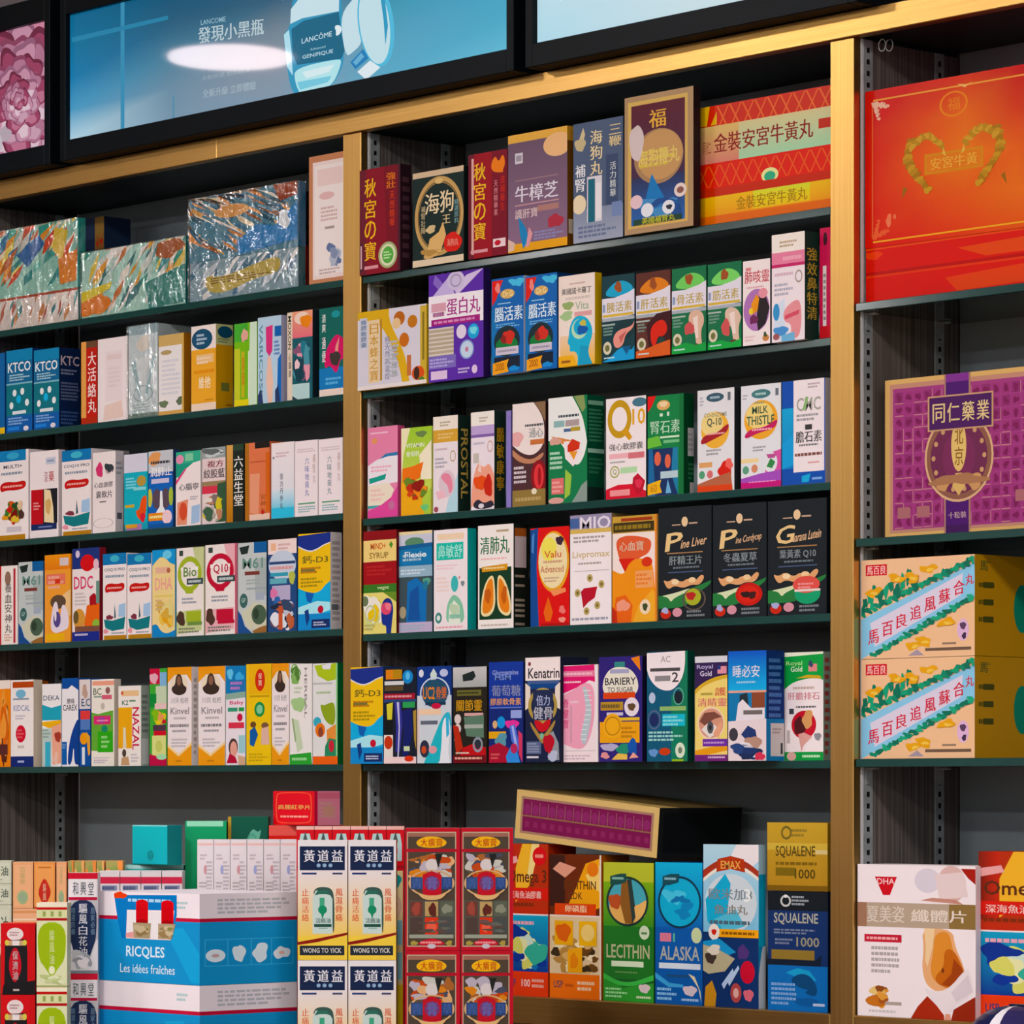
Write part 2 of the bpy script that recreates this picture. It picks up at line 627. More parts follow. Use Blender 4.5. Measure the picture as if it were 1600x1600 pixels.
# ------------------------------------------------------------------ cartons
def carton(X0, X1, Y, D, z0, z1, base, front, side=None, top=None, label='', group=None, name='medicine_box', mat='card', lid=None, parts=(), wrap=False, rot=None):
    w, h = X1 - X0, z1 - z0
    e = empty(name, (X0 + w / 2, Y, z0))
    tag(e, label, 'box', group)
    if rot:
        e.rotation_euler = rot
    m = MB()
    lo = 0 if lid is None else lid
    zt = h * (1 - lo)
    m.box(-w / 2, w / 2, 0, D, 0, zt, base, min(.0007, w * .05))
    fo, fu, fd = (-w / 2, 0, h), (w, 0, 0), (0, 0, -h)
    if lid is None:
        nl = m.prints(front, fo, fu, fd, (0, -1, 0))
    else:
        m.prints(front[1], (-w / 2, 0, zt), (w, 0, 0), (0, 0, -zt), (0, -1, 0))
    if top:
        m.prints(top, (-w / 2, D, zt), (w, 0, 0), (0, -D, 0), (0, 0, 1))
    m.build('body', mat, e)
    if lid is not None:
        m = MB()
        m.box(-w / 2 - .001, w / 2 + .001, -.001, D + .001, zt + .0003, h, base, .0008)
        m.prints(front[0], (-w / 2, -.001, h), (w, 0, 0), (0, 0, -(h - zt)), (0, -1, 0))
        m.build('lid', mat, e)
    if side:
        m = MB()
        pr = R(0, 0, 100, 100, side[0]) + (side[1] if len(side) > 1 else [])
        m.prints(pr, (w / 2, 0, zt), (0, D, 0), (0, 0, -zt), (1, 0, 0))
        s = m.build('side_panel', mat, e)
        if len(side) > 2:
            s['label'] = side[2]
    for pn, pp, pm in parts:
        m = MB()
        m.prints(pp, fo, fu, fd, (0, -1, 0), nl + 1)
        m.build(pn, pm, e)
    if wrap:
        m = MB()
        m.box(-w / 2 - .0012, w / 2 + .0012, -.004, D + .0012, 0, h + .0012, 'fff', .001)
        m.build('film_wrap', 'film', e)['label'] = 'crinkled clear film wrap'
    return e


def bx(sh, xl, xr, yt, desc, base, front, side=None, d=.07, dy=0, **k):
    """a box on a shelf, from the measured edges of its front; side = (edge of the side face, colour, print)"""
    z0, Y, ph = SH[sh]
    Y += dy
    lo, hi = LIM[sh[0]]
    if xl >= 0 and X_at(xl, Y) < lo and Y < .05:
        Y = Y_at(xl, lo)          # stands forward of the gold post
    if X_at(xr, Y) > hi - .005 and Y < .0128:
        Y = .0130                 # its end is tucked behind the gold post
    X0, X1 = max(X_at(xl, Y), lo + (.003 if k.get('wrap') else 0)), min(X_at(xr - .6, Y), hi - .0008)
    z1 = z_at(max(xl, 0), yt, Y)
    sd = None
    if side:
        d = max(.012, Y_at(side[0], X1) - Y)
        sd = side[1:]
    d = min(d, YB - Y - .003)
    return carton(X0, X1, Y, d, z0 + .0002, z1, base, front, sd, label=desc + ', ' + ph, group=k.pop('group', 'boxes on the ' + ph), **k)
# ------------------------------------------------------------------ left bay, top shelf
TEAL = '2aa89a 1f8f8f e8e0c8 f0a040 e0502a f5e070 5cc0b0 d8d8d0 307fa8 c46a3a'
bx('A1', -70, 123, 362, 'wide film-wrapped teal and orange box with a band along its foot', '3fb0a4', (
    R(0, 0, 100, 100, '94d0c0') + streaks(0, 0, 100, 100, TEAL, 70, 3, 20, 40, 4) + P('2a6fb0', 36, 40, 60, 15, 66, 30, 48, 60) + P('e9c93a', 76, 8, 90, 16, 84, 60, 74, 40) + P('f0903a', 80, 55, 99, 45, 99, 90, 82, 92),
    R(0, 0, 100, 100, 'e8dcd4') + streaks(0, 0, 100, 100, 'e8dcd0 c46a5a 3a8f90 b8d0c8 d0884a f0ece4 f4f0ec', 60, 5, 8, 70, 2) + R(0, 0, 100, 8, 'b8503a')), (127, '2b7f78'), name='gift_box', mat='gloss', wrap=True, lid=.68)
bx('A1', 131, 163, 343, 'narrow navy and gold box set back behind the wrapped boxes', '20304c', R(0, 0, 55, 100, '1c2b48') + R(55, 0, 100, 100, '8a6a34') + T('參茸', 60, 15, 95, 70, 'c03020') + R(0, 70, 55, 100, '6a1c24'), dy=.09, d=.05)
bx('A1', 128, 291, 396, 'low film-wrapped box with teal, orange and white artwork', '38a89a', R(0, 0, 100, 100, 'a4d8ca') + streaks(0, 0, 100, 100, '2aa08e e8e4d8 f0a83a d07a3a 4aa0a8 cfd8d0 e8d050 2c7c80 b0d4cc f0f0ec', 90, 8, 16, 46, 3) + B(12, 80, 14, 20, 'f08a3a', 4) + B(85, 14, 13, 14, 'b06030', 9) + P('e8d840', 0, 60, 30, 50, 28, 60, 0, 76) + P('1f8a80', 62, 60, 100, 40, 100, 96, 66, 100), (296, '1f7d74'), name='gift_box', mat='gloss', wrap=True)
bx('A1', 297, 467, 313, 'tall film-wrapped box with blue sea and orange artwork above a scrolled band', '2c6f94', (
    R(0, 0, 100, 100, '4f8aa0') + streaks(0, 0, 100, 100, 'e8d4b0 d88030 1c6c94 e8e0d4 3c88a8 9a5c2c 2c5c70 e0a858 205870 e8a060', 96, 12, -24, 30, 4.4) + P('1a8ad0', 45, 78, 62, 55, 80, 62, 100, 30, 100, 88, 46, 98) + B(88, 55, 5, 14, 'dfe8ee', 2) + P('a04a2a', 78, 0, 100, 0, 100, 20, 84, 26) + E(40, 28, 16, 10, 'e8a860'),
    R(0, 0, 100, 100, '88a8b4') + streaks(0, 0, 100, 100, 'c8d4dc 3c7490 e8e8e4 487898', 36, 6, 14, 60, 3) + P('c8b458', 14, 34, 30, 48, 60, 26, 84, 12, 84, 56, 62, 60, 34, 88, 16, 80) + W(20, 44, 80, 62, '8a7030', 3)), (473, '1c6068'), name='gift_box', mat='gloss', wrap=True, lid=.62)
bx('A1', 474, 482, 300, 'thin dark maroon box squeezed beside the copper-framed box', '3a1018', R(0, 55, 100, 100, 'c02a18') + R(0, 0, 100, 55, '2a1016'), dy=.03, d=.06)
bx('A1', 483, 552, 246, 'upright white box with a copper frame border, half behind the gold post', 'f0dcd4', R(0, 0, 100, 100, 'c98a66') + R(9, 5, 91, 96, 'f2e0dc') + R(14, 8, 86, 93, 'f6ece9') + R(20, 11, 80, 24, 'f0d8d4') + E(42, 32, 18, 3, 'e8c0c0') + W(28, 40, 72, 52, 'd8b8b4', 4) + R(38, 56, 60, 58, 'b09a9a') + M(38, 68, 78, 88, '8a98b8 c8ccd8 6878a0 b8c0d0', 9, 4, .3) + W(24, 88, 80, 93, 'c8b0b0', 2), name='gift_box', dy=.004)

# ------------------------------------------------------------------ left bay, second shelf
bx('A2', -30, 8, 552, 'blue box with a yellow foot cut by the frame edge', '1d4f94', R(0, 0, 100, 92, '2568a8') + R(0, 92, 100, 100, 'e8c020'))


def ktc(c):
    return (R(0, 0, 100, 100, '0d6f92') + R(0, 0, 100, 14, '1a86b8') + R(0, 14, 100, 40, '16689a') + R(0, 40, 100, 42, '7fb8c8') + T('KTCO', 6, 15, 94, 27, 'eef4f6') + W(12, 29, 90, 38, 'a8d0dc', 3, c) + R(0, 42, 100, 78, '0c7484')
            + sum([E(x, y, 7.5, 4.2, 'e8eef0') for x, y in ((32, 52), (62, 51), (20, 67), (80, 65), (48, 60))], []) + E(48, 60, 9, 5, '38b8e8') + R(24, 74, 76, 78, 'dfeaf0') + R(0, 80, 100, 100, '1c5fae') + W(8, 81, 84, 91, '8cb4e0', 3, c) + E(76, 96, 10, 3, 'e8e0e8') + R(6, 93, 50, 97, '3f8ae0'))


bx('A2', 10, 51, 549, 'teal-blue capsule box with white pill circles, first of its pair', '123a78', ktc(2))
bx('A2', 53, 93, 548, 'teal-blue capsule box with white pills and a navy side', '14346c', ktc(3), (125, '152a54', T('KTC', 8, 10, 96, 22, 'd8c8d0') + W(8, 26, 96, 34, '8a98b8', 2) + W(8, 42, 96, 66, '6c7ca0', 6, 8) + W(8, 78, 90, 96, '4a68a0', 4, 9), 'navy side with a printed list'))
bx('A2', 127, 152, 535, 'narrow red and gold box with white brush characters', 'b83024', R(0, 0, 100, 100, 'e8a860') + R(32, 8, 100, 92, 'c42a22') + R(32, 0, 100, 8, '6a4a34') + V('大活絡丸', 42, 12, 94, 88, 'f4e4dc') + R(0, 92, 100, 100, 'b8321c'))
bx('A2', 153, 200, 531, 'blank-looking white box with faint pink print', 'efe2e4', R(0, 0, 100, 100, 'f3e8ea') + R(26, 16, 82, 76, 'eee0e3') + R(32, 20, 78, 26, 'e8d4d4') + P('ecd2c8', 24, 80, 80, 76, 86, 96, 18, 98) + W(36, 34, 74, 60, 'e6d6da', 5))
bx('A2', 201, 247, 511, 'tall pale icy-blue film-wrapped box', 'cfe0e4', R(0, 0, 100, 100, 'd6e6ea') + R(0, 0, 100, 10, '9fbcc4') + B(50, 20, 24, 8, 'f0ece0', 5) + P('9cc0c8', 10, 40, 24, 38, 42, 74, 36, 80) + P('a8ccd4', 84, 34, 92, 36, 64, 78, 56, 76) + P('e8f2f4', 30, 36, 70, 34, 56, 70, 44, 70) + O(50, 74, 34, 9, 4, '8fb0b8') + W(16, 84, 80, 96, 'a8c4c4', 4) + R(0, 95, 100, 100, '6f8a80'), mat='gloss', wrap=True)
bx('A2', 248, 288, 525, 'white box with a gold top band and brown side', 'b98a3a', R(0, 0, 100, 100, 'eeeaea') + R(0, 0, 100, 14, 'd0b070') + E(30, 22, 22, 3, 'b8a070') + W(12, 30, 88, 76, 'd8d8e0', 8, 4) + B(20, 86, 16, 5, '6a7c5c', 3) + B(84, 84, 14, 5, '5c6c54', 5) + R(0, 95, 100, 100, 'd8a860') + R(92, 0, 100, 100, 'd8b060'), (297, 'a8701c'))
bx('A2', 299, 338, 511, 'orange-yellow box with a dark blue oval sign and matching side', 'e8a82c', R(0, 0, 100, 100, 'f0b048') + R(0, 0, 100, 28, 'f2e6e0') + E(44, 16, 42, 12, '1d5070') + W(22, 9, 66, 23, 'b8d0e0', 3) + R(20, 34, 90, 44, 'f2c890') + W(24, 36, 86, 46, 'f6dcc0', 2) + R(10, 52, 94, 56, 'e89a38') + T('維', 30, 60, 52, 74, 'fff0d0') + T('他', 54, 60, 78, 74, 'fff0d0') + R(0, 91, 100, 100, 'f4dcc8') + W(54, 86, 90, 89, 'c88a30', 1), (364, 'e0a018', R(0, 0, 100, 24, 'c8c88c') + E(54, 9, 44, 7, '1d5070') + W(14, 16, 86, 22, '6a8a6c', 2) + R(30, 68, 78, 78, '7a7a3a') + W(60, 92, 98, 96, 'a06810', 1), 'amber side with a small blue oval'))
bx('A2', 366, 402, 507, 'lime green box with pale striped half and pink blossom', '8cc43c', R(0, 0, 100, 100, '7cc030') + R(0, 30, 26, 100, 'c8d040') + R(0, 0, 60, 22, '50b040') + P('d4ecd0', 70, 0, 100, 0, 100, 100, 62, 100) + B(46, 15, 14, 8, 'e8b0a0', 7) + R(32, 34, 46, 90, 'c8b838') + R(62, 34, 66, 92, 'f0f4e8') + V('清涼', 34, 40, 46, 76, 'd86a30') + R(0, 92, 64, 100, 'e8d838'))
bx('A2', 403, 440, 497, 'pale blue box picturing a pair of legs under magenta print', 'bcc8e4', R(0, 0, 100, 100, 'bcd8ec') + R(72, 12, 100, 24, '2a68b0') + P('2f72c0', 86, 50, 100, 44, 100, 100, 82, 96) + P('e04a88', 34, 12, 64, 10, 62, 40, 50, 46, 36, 40) + VT('VARICOSE', 6, 8, 22, 92, '5a94b0') + P('f0c8b4', 42, 46, 56, 46, 66, 76, 62, 100, 44, 100, 36, 76) + P('2a3c68', 0, 90, 14, 82, 24, 100, 0, 100) + P('2a3c68', 74, 86, 88, 80, 96, 100, 74, 100) + W(70, 28, 96, 46, '5a80c0', 4), (447, 'c8c4e0'))
bx('A2', 449, 489, 489, 'pink sunset and dark teal box with a cream lettered edge', '1c4c58', R(0, 0, 100, 100, '1c5c68') + R(0, 0, 100, 30, 'f0a888', 'e87888') + E(58, 8, 30, 7, 'f4d8c8') + B(74, 12, 20, 8, 'f09038', 3) + R(0, 0, 20, 100, 'e8d8c4') + VT('MOXON', 3, 4, 16, 42, '3a3a20') + V('心腦康', 5, 46, 16, 74, '3a3020') + M(24, 32, 94, 80, '204858 8a5a78 e8a0b0 2a7c90 104050 5098a8', 18, 5, .26) + B(40, 60, 9, 6, 'f0d0d8', 4) + R(20, 82, 88, 100, 'b8d8d8') + P('203848', 20, 100, 20, 95, 44, 100), (495, '182830'))
bx('A2', 499, 541, 483, 'teal box with a magenta flame, half behind the gold post', '14605c', R(0, 0, 100, 68, '12645c') + R(0, 68, 100, 92, '1a7cc0') + P('d4326c', 20, 50, 60, 30, 84, 34, 100, 40, 100, 62, 80, 58, 66, 78, 40, 64, 20, 70) + P('e8a090', 62, 44, 76, 34, 70, 52, 56, 60) + B(60, 58, 18, 9, '3c3430', 3) + V('清爽', 10, 6, 24, 28, 'eef4f0') + V('通便', 10, 32, 24, 62, 'f4e8ec') + R(0, 92, 100, 100, 'f0dcd0') + E(62, 8, 16, 4, '2a98a0') + W(24, 78, 90, 88, '6ab8e8', 2), (545, '0c1418'), d=.05)

# ------------------------------------------------------------------ left bay, third shelf
BAND = R(0, 0, 100, 13, '1878b8') + E(50, 6, 20, 4, '50b8d0')
RIB = P('c82a28', 8, 37, 30, 34, 60, 36, 92, 34, 92, 43, 60, 45, 30, 44, 10, 46) + W(18, 38, 84, 42, 'f0b0a8', 1)


def sail(s):
    return (R(0, 0, 100, 100, 'f2e8e8') + BAND + T('COQ10 PRO', 6, 17, 94, 21, '3a4a5a') + W(10, 24, 90, 29, '8a98a8', 1, s) + RIB + P('a8c8e8', 68, 60, 96, 58, 96, 74, 66, 74) + P('1f7c84', 4, 76, 40, 78, 96, 74, 90, 88, 40, 90, 10, 86)
            + P('2c5c68', 50, 58, 56, 74, 48, 76) + B(28, 74, 14, 3, '803848', s) + B(12, 90, 10, 3, 'e89aa8', s) + W(36, 91, 90, 94, '8a98a8', 1, s) + R(4, 95, 100, 100, 'b8842c'))


bx('A3', -4, 45, 706, 'white box with a blue cap, red ribbon and a heap of fruit', 'f0e4e4', R(0, 0, 100, 100, 'f4eaea') + R(4, 0, 92, 12, '1a80bc') + E(50, 6, 20, 4, '48a8d0') + T('MULTI+', 20, 16, 80, 20, '3a4a5a') + W(12, 23, 84, 28, '8a98a8', 1) + RIB + M(14, 56, 74, 82, 'c82a24 d85a24 e8a030 284c24 7c1c1c e0c048 3c7c30', 22, 7, .25) + B(78, 72, 8, 6, '50302c', 4) + B(74, 62, 8, 5, 'e8c8a0', 5) + R(30, 85, 78, 91, 'd0c8d0') + R(0, 94, 90, 100, 'b8842c'))
bx('A3', 47, 92, 707, 'white box with a red, cream and black picture panel', 'efe4e6', R(0, 0, 100, 100, 'f2e8ea') + R(56, 8, 90, 16, 'c8ccdc') + W(60, 10, 86, 14, '8898b8', 1) + T('沒', 50, 24, 62, 36, 'a05060') + T('藥', 66, 24, 84, 36, 'b84a50') + R(4, 44, 46, 84, 'c02028') + R(46, 44, 96, 84, '1a1a24') + P('f0dcb0', 50, 44, 72, 46, 82, 66, 84, 84, 50, 82) + B(64, 64, 9, 10, 'd8b070', 3) + R(4, 84, 94, 91, '1c2c60') + W(12, 58, 38, 68, 'e8a0a0', 3) + W(30, 86, 80, 89, '8898c8', 1), (97, 'e4d8dc'))
bx('A3', 97, 143, 705, 'white box with red ribbon and sailing boat beside the picture-panel box', 'f0e4e4', sail(1))
bx('A3', 145, 181, 708, 'white box with a crimson blob and rows of black characters', 'eee2e2', R(0, 0, 100, 100, 'f1e6e6') + B(30, 22, 17, 8, 'd84a78', 6) + M(54, 14, 94, 28, '1c2a2c 606c70 c8a8b0 303c40', 8, 3, .4) + T('心血康膠', 6, 37, 88, 44, '4c4c50') + T('囊軟片', 14, 48, 86, 57, '3a3a40') + W(30, 60, 60, 63, '404040', 1) + O(46, 88, 44, 6, 3, 'b0a8a8'), (193, 'e6dade', W(10, 12, 90, 30, 'a0a8b0', 3) + R(20, 76, 80, 84, '5a6068')))
bx('A3', 194, 231, 711, 'turquoise children cough box with an orange curled shape', '28a0b8', R(0, 0, 100, 24, 'd8d8e8') + R(0, 24, 100, 92, '2ab0c4') + E(74, 36, 20, 7, 'b89848') + W(8, 30, 56, 46, '90e0f0', 4) + R(40, 44, 94, 48, '8ad8e0') + P('e85a2c', 74, 58, 98, 54, 96, 74, 84, 88, 60, 86, 48, 74, 66, 74) + R(4, 66, 44, 70, 'c8a840') + B(80, 84, 10, 7, 'd83c4a', 3) + R(10, 92, 76, 100, 'a878b0') + R(6, 92, 56, 97, 'd8a040'), d=.03)
bx('A3', 232, 271, 706, 'deep blue box picturing a pair of lungs under white characters', '2058b0', R(0, 0, 100, 28, 'c8ccd4') + B(24, 10, 28, 8, 'e8a468', 5) + W(10, 12, 90, 18, '383840', 1) + T('潤肺止', 8, 21, 94, 33, 'f4f4f8') + R(0, 34, 100, 100, '2468c0') + R(12, 36, 84, 42, 'd0c8e0') + E(34, 62, 18, 13, '584858') + E(70, 62, 18, 13, '584858') + P('eef0f4', 48, 52, 56, 52, 60, 72, 72, 80, 30, 80, 46, 72) + E(6, 60, 10, 12, 'c8c850') + E(92, 60, 9, 12, 'a8c048') + R(0, 80, 62, 90, 'e89038') + W(4, 82, 58, 88, 'f8e8a0', 1) + E(76, 86, 20, 9, 'f0d0d8') + R(0, 94, 100, 100, '1858a0'), (273, '28426c'))
bx('A3', 275, 314, 707, 'green and white box with a pink corner curve', 'eee6e4', R(0, 0, 100, 16, '40b090') + E(16, 10, 16, 6, 'e898b8') + R(38, 3, 70, 13, '88d0a8') + R(0, 16, 100, 34, '2c9c84') + P('f4e8e8', 0, 40, 30, 26, 70, 16, 100, 14, 100, 100, 0, 100) + P('e04a80', 0, 39, 40, 22, 42, 24, 0, 44) + T('心腦寧', 12, 43, 92, 52, '505458') + P('e8987c', 6, 68, 50, 64, 44, 98, 4, 98) + E(30, 80, 16, 12, 'd85c44') + P('a8c4e4', 64, 74, 98, 72, 96, 96, 62, 98) + W(58, 60, 94, 66, 'b0a8b0', 2))
bx('A3', 316, 353, 701, 'grey, pink and green box with a white flower picture', '4c5c50', R(0, 0, 100, 100, 'e8d4d4') + R(0, 0, 100, 14, '9aa4a4') + M(0, 0, 100, 14, 'c8d0d0 606868 e8ecec', 8, 3, .3) + T('複方', 22, 17, 90, 26, '7c2030') + T('絞股藍', 6, 28, 96, 40, '282830') + R(0, 44, 100, 50, '9a8460') + R(0, 50, 70, 60, 'd84a5c') + P('34583c', 66, 48, 100, 46, 100, 98, 58, 98) + M(4, 60, 92, 96, 'b0a8a0 e8e0d8 c08868 807470 406048 d8c840', 18, 5, .24), d=.05)
bx('A3', 354, 381, 696, 'narrow black box with white brush characters and a tan edge', '16181a', R(0, 0, 100, 100, '18221c') + R(0, 0, 38, 100, 'dca860', 'b87820') + V('六益生堂', 44, 14, 96, 80, 'f2f0ec') + R(38, 0, 100, 8, '2c4430'), d=.05)
bx('A3', 383, 422, 693, 'salmon orange box with a gold edge and black top tab', 'd87048', R(0, 0, 100, 100, 'e0805c') + R(0, 0, 16, 100, 'b07430') + R(40, 0, 100, 8, '1c1410') + R(20, 24, 96, 26, 'c86848') + P('e8a080', 20, 40, 60, 40, 54, 92, 20, 90) + V('安神丸', 62, 66, 84, 92, 'a85828') + R(84, 14, 100, 90, 'd86c30') + R(18, 92, 100, 100, 'eccab8') + E(72, 90, 6, 3, 'c02a1c'), d=.05)
bx('A3', 424, 460, 693, 'white box fading to bright blue at its foot with upright characters', 'ece4e8', R(0, 0, 100, 62, 'f2e8ea', 'e4e4ec') + R(0, 62, 100, 88, 'dce8f2', '70cce8') + R(0, 86, 100, 100, '48c4e8') + V('復方丹參丸', 38, 40, 52, 88, '50586c') + W(20, 12, 86, 20, 'd8b8c0', 2) + R(6, 18, 14, 21, '908890'), d=.05)


def herbal(s, c):
    return (R(0, 0, 100, 100, 'f2e6ea') + V('六味地黃丸', 40 + s, 22, 58 + s, 74, c) + V('補腎丸', 78, 18, 90, 58, 'c0a8a4') + W(10, 10, 90, 16, 'd8c4cc', 2, s) + R(14, 82, 88, 84, '58a078') + W(14, 86, 88, 95, '80b0b4', 3, s))


bx('A3', 461, 497, 690, 'white herbal pill box with lavender characters and green rule lines', 'ece2e6', herbal(4, '8088b8'), d=.05)
bx('A3', 498, 536, 687, 'white herbal pill box with grey-green characters, touching the gold post', 'ece2e6', herbal(-4, '708894'), (538, 'd8d0d4'), d=.05)
# ------------------------------------------------------------------ left bay, fourth shelf
bx('A4', -12, 28, 885, 'white box with red border lines and upright characters', 'f0e6e2', R(0, 0, 100, 100, 'f4ece6') + R(30, 0, 36, 100, 'c83038') + R(84, 4, 92, 98, 'b83440') + R(0, 0, 30, 12, 'd04048') + E(62, 16, 12, 9, '907060') + V('養血安神丸', 50, 22, 76, 86, '585450') + W(48, 86, 80, 96, 'd8a890', 3))


def ome(s):
    return (R(0, 0, 100, 100, 'c4cccc') + P('a8b4b4', 60, 18, 100, 18, 100, 60, 60, 56) + P('1c2c28', 4, 5, 40, 3, 34, 12, 12, 13) + R(56, 0, 100, 12, '1a60a0') + T('M61', 16, 17, 88, 29, '6a9488') + R(24, 32, 76, 36, '7a3c34') + W(30, 40, 82, 47, 'a0aca8', 2, s) + R(30, 50, 100, 52, '9aa8b0') + E(20, 64, 14, 8, '3a6460') + T('GP', 12, 61, 27, 66, 'a8c4bc') + R(62, 56, 92, 64, 'a4b0c0')
            + P('2a5494', 0, 74, 12, 80, 24, 92, 50, 100, 0, 100) + P('d0d0b8', 12, 78, 60, 66, 100, 70, 100, 92, 76, 98, 34, 94) + E(74, 80, 26, 11, '48604c') + E(64, 79, 10, 6, '2c4030') + P('9a6c3c', 50, 98, 76, 94, 100, 92, 100, 100, 56, 100))


bx('A4', 29, 68, 879, 'grey-green herb box with a blue corner beside the red-bordered box', '3c5c84', ome(1))
bx('A4', 70, 111, 868, 'orange and yellow box with white cartoon rabbits', 'e89440', R(0, 0, 100, 100, 'f0a44c') + R(0, 0, 100, 17, 'ee9828', 'e8802c') + R(58, 4, 92, 13, 'd8c8c8') + R(6, 22, 80, 34, 'e88068') + W(14, 23, 76, 40, 'f0b0a0', 3) + R(40, 28, 60, 33, 'd84838') + P('f0c890', 70, 46, 100, 40, 100, 70, 72, 70) + E(52, 54, 30, 8, '5c4838') + P('e8dce8', 20, 84, 32, 56, 50, 52, 58, 80, 66, 54, 90, 64, 96, 84, 66, 88, 40, 90) + E(48, 74, 14, 9, '5a4c8c') + E(42, 70, 4, 6, 'f0eaf0') + R(4, 90, 76, 98, 'f0b830'), d=.06)
bx('A4', 113, 156, 858, 'white box with a navy top, red sun and orange mascot', '24387c', R(0, 0, 100, 22, '28387c') + E(20, 6, 8, 4, 'd8c8e0') + R(0, 22, 100, 100, 'f0e4e4') + E(56, 16, 26, 9, 'd42c30') + E(88, 18, 10, 6, 'e8c0cc') + T('DDC', 6, 30, 76, 44, 'd84a72') + W(10, 47, 56, 62, 'c8bcbc', 4) + P('e86a2c', 54, 62, 100, 56, 100, 90, 40, 92) + B(80, 56, 16, 7, 'a8242c', 4) + R(88, 36, 100, 60, '6a9488') + E(26, 76, 22, 11, 'd89c4c') + E(14, 74, 10, 7, '6a5a30') + E(88, 82, 14, 5, '90b848') + R(10, 84, 100, 92, '7c5040') + R(0, 90, 100, 100, '28348c') + W(10, 91, 60, 95, 'd0c8e0', 1), (160, '8a2834'))
bx('A4', 161, 198, 866, 'white ribbon box with sailing boat next to the mascot box', 'f0e4e4', sail(4))
bx('A4', 199, 237, 866, 'white ribbon box with sailing boat next to the blue-cornered yellow box', 'f0e4e4', sail(6))
bx('A4', 238, 274, 860, 'cream and yellow fish oil box with wavy blue corners', '48a0d0', R(0, 0, 100, 100, 'f0d898') + P('2898d8', 0, 0, 100, 0, 100, 18, 78, 16, 60, 10, 36, 8, 20, 12, 0, 18) + P('2088cc', 0, 86, 20, 84, 40, 94, 70, 96, 100, 92, 100, 100, 0, 100) + E(66, 6, 20, 5, '78d0f0') + R(14, 20, 74, 27, 'e8b8a0') + E(72, 24, 8, 3, 'b86a50') + T('DHA', 12, 32, 88, 46, 'f0a8a0') + R(10, 52, 92, 54, 'e8d070') + M(20, 56, 96, 88, 'e8a828 f0c860 d8b050 e8d890 d89838', 14, 3, .3) + W(14, 56, 60, 70, 'd8b888', 3))


def coq(c, c2, c3, s, t):
    return (R(0, 0, 100, 100, 'f0e8e4') + P(c3, 60, 0, 100, 0, 100, 40, 80, 30) + R(10, 3, 24, 9, '3a4440') + O(48, 30, 44, 20, 13, c) + R(16, 22, 80, 26, 'f6f2ee') + T(t, 26, 22, 74, 33, c2) + R(38, 35, 98, 42, '3a4c50') + W(44, 36, 92, 41, 'c8d4d4', 1, s) + P(c, 18, 42, 44, 50, 68, 44, 60, 52, 36, 52) + W(20, 56, 80, 64, '9098a8', 2, s)
            + P(c3, 0, 72, 92, 70, 92, 94, 0, 98) + R(36, 72, 90, 84, c) + B(16, 80, 14, 9, '4c3428', s) + R(40, 84, 94, 88, c2) + W(8, 90, 92, 97, '707868', 2, s))


bx('A4', 276, 319, 857, 'white box with a lime green ring emblem', 'c0cca0', coq('a4b838', '6c9048', 'c8d098', 1, 'Bio'), d=.06)
bx('A4', 321, 370, 852, 'white box with a crimson ring emblem', 'e8a0ac', coq('c4203c', 'c43048', 'eab4bc', 2, 'Q10') + R(96, 0, 100, 100, 'd04a68'), d=.06)
bx('A4', 372, 417, 849, 'grey-green herb box with a blue corner beside the crimson ring box', '2c4c70', ome(2))
bx('A4', 419, 464, 844, 'white box with an arched blue title above photo tiles', '24406c', R(0, 0, 100, 16, 'f4e0dc') + R(10, 4, 28, 12, 'f0bc9c') + W(36, 4, 84, 12, 'd8b0b4', 2) + R(0, 16, 100, 100, '2a4c80') + E(50, 28, 48, 16, 'c8d4e4') + R(4, 24, 96, 27, '304878') + W(8, 28, 92, 34, 'e0a0a0', 1) + R(8, 36, 70, 40, '40a0b8') + R(6, 42, 66, 48, '68b0c0') + B(84, 42, 10, 8, 'b8c058', 3) + R(14, 50, 78, 66, 'b8b0d0') + B(20, 58, 12, 6, 'e080b0', 4) + B(34, 68, 14, 6, '3c6cb0', 2) + M(10, 64, 98, 98, 'e8ecf4 202c44 c06848 384868 c8ccd8 705060', 16, 5, .25) + R(38, 72, 52, 98, 'c86040'))


def cal(n):
    return (R(0, 0, 100, 100, '24a8e0') + R(0, 0, 100, 62, 'f0c430') + P('28388c', 0, 2, 100, 0, 100, 10, 80, 12, 60, 16, 40, 18, 20, 16, 0, 12) + P('e8e8f0', 0, 12, 20, 16, 40, 18, 60, 16, 80, 12, 100, 10, 100, 11, 80, 13.2, 60, 17.4, 40, 19.4, 20, 17.4, 0, 13.4) + T('鈣-D3', 12, 23, 92, 31, '4a4c20') + R(8, 36, 52, 40, '6c7440') + W(8, 34, 80, 42, 'c07818', 2) + W(8, 45, 80, 56, 'a88c20', 3)
            + P('28b0e4', 0, 56, 24, 60, 50, 62, 70, 60, 84, 54, 100, 50, 100, 100, 0, 100) + P('1860b8', 22, 60, 50, 62, 40, 72, 28, 70) + P('b0ecf8', 0, 76, 60, 70, 100, 72, 100, 80, 60, 84, 0, 84) + E(70, 79, 9, 4, 'c02a3c') + R(0, 83, 100, 100, '1c8cd4') + P('183c84', 20, 80, 32, 78, 36, 88, 28, 96, 24, 90) + R(42, 89, 98, 98, '1c3068') + W(48, 91, 92, 96, 'c8d0e8', 2, n))


bx('A4', 466, 517, 835, 'sky blue and yellow calcium box beside the gold post', 'ece6e6', cal(1), (534, 'e8e0de', W(14, 8, 90, 92, 'b0a8a4', 14, 3) + R(10, 74, 70, 80, '707478')))

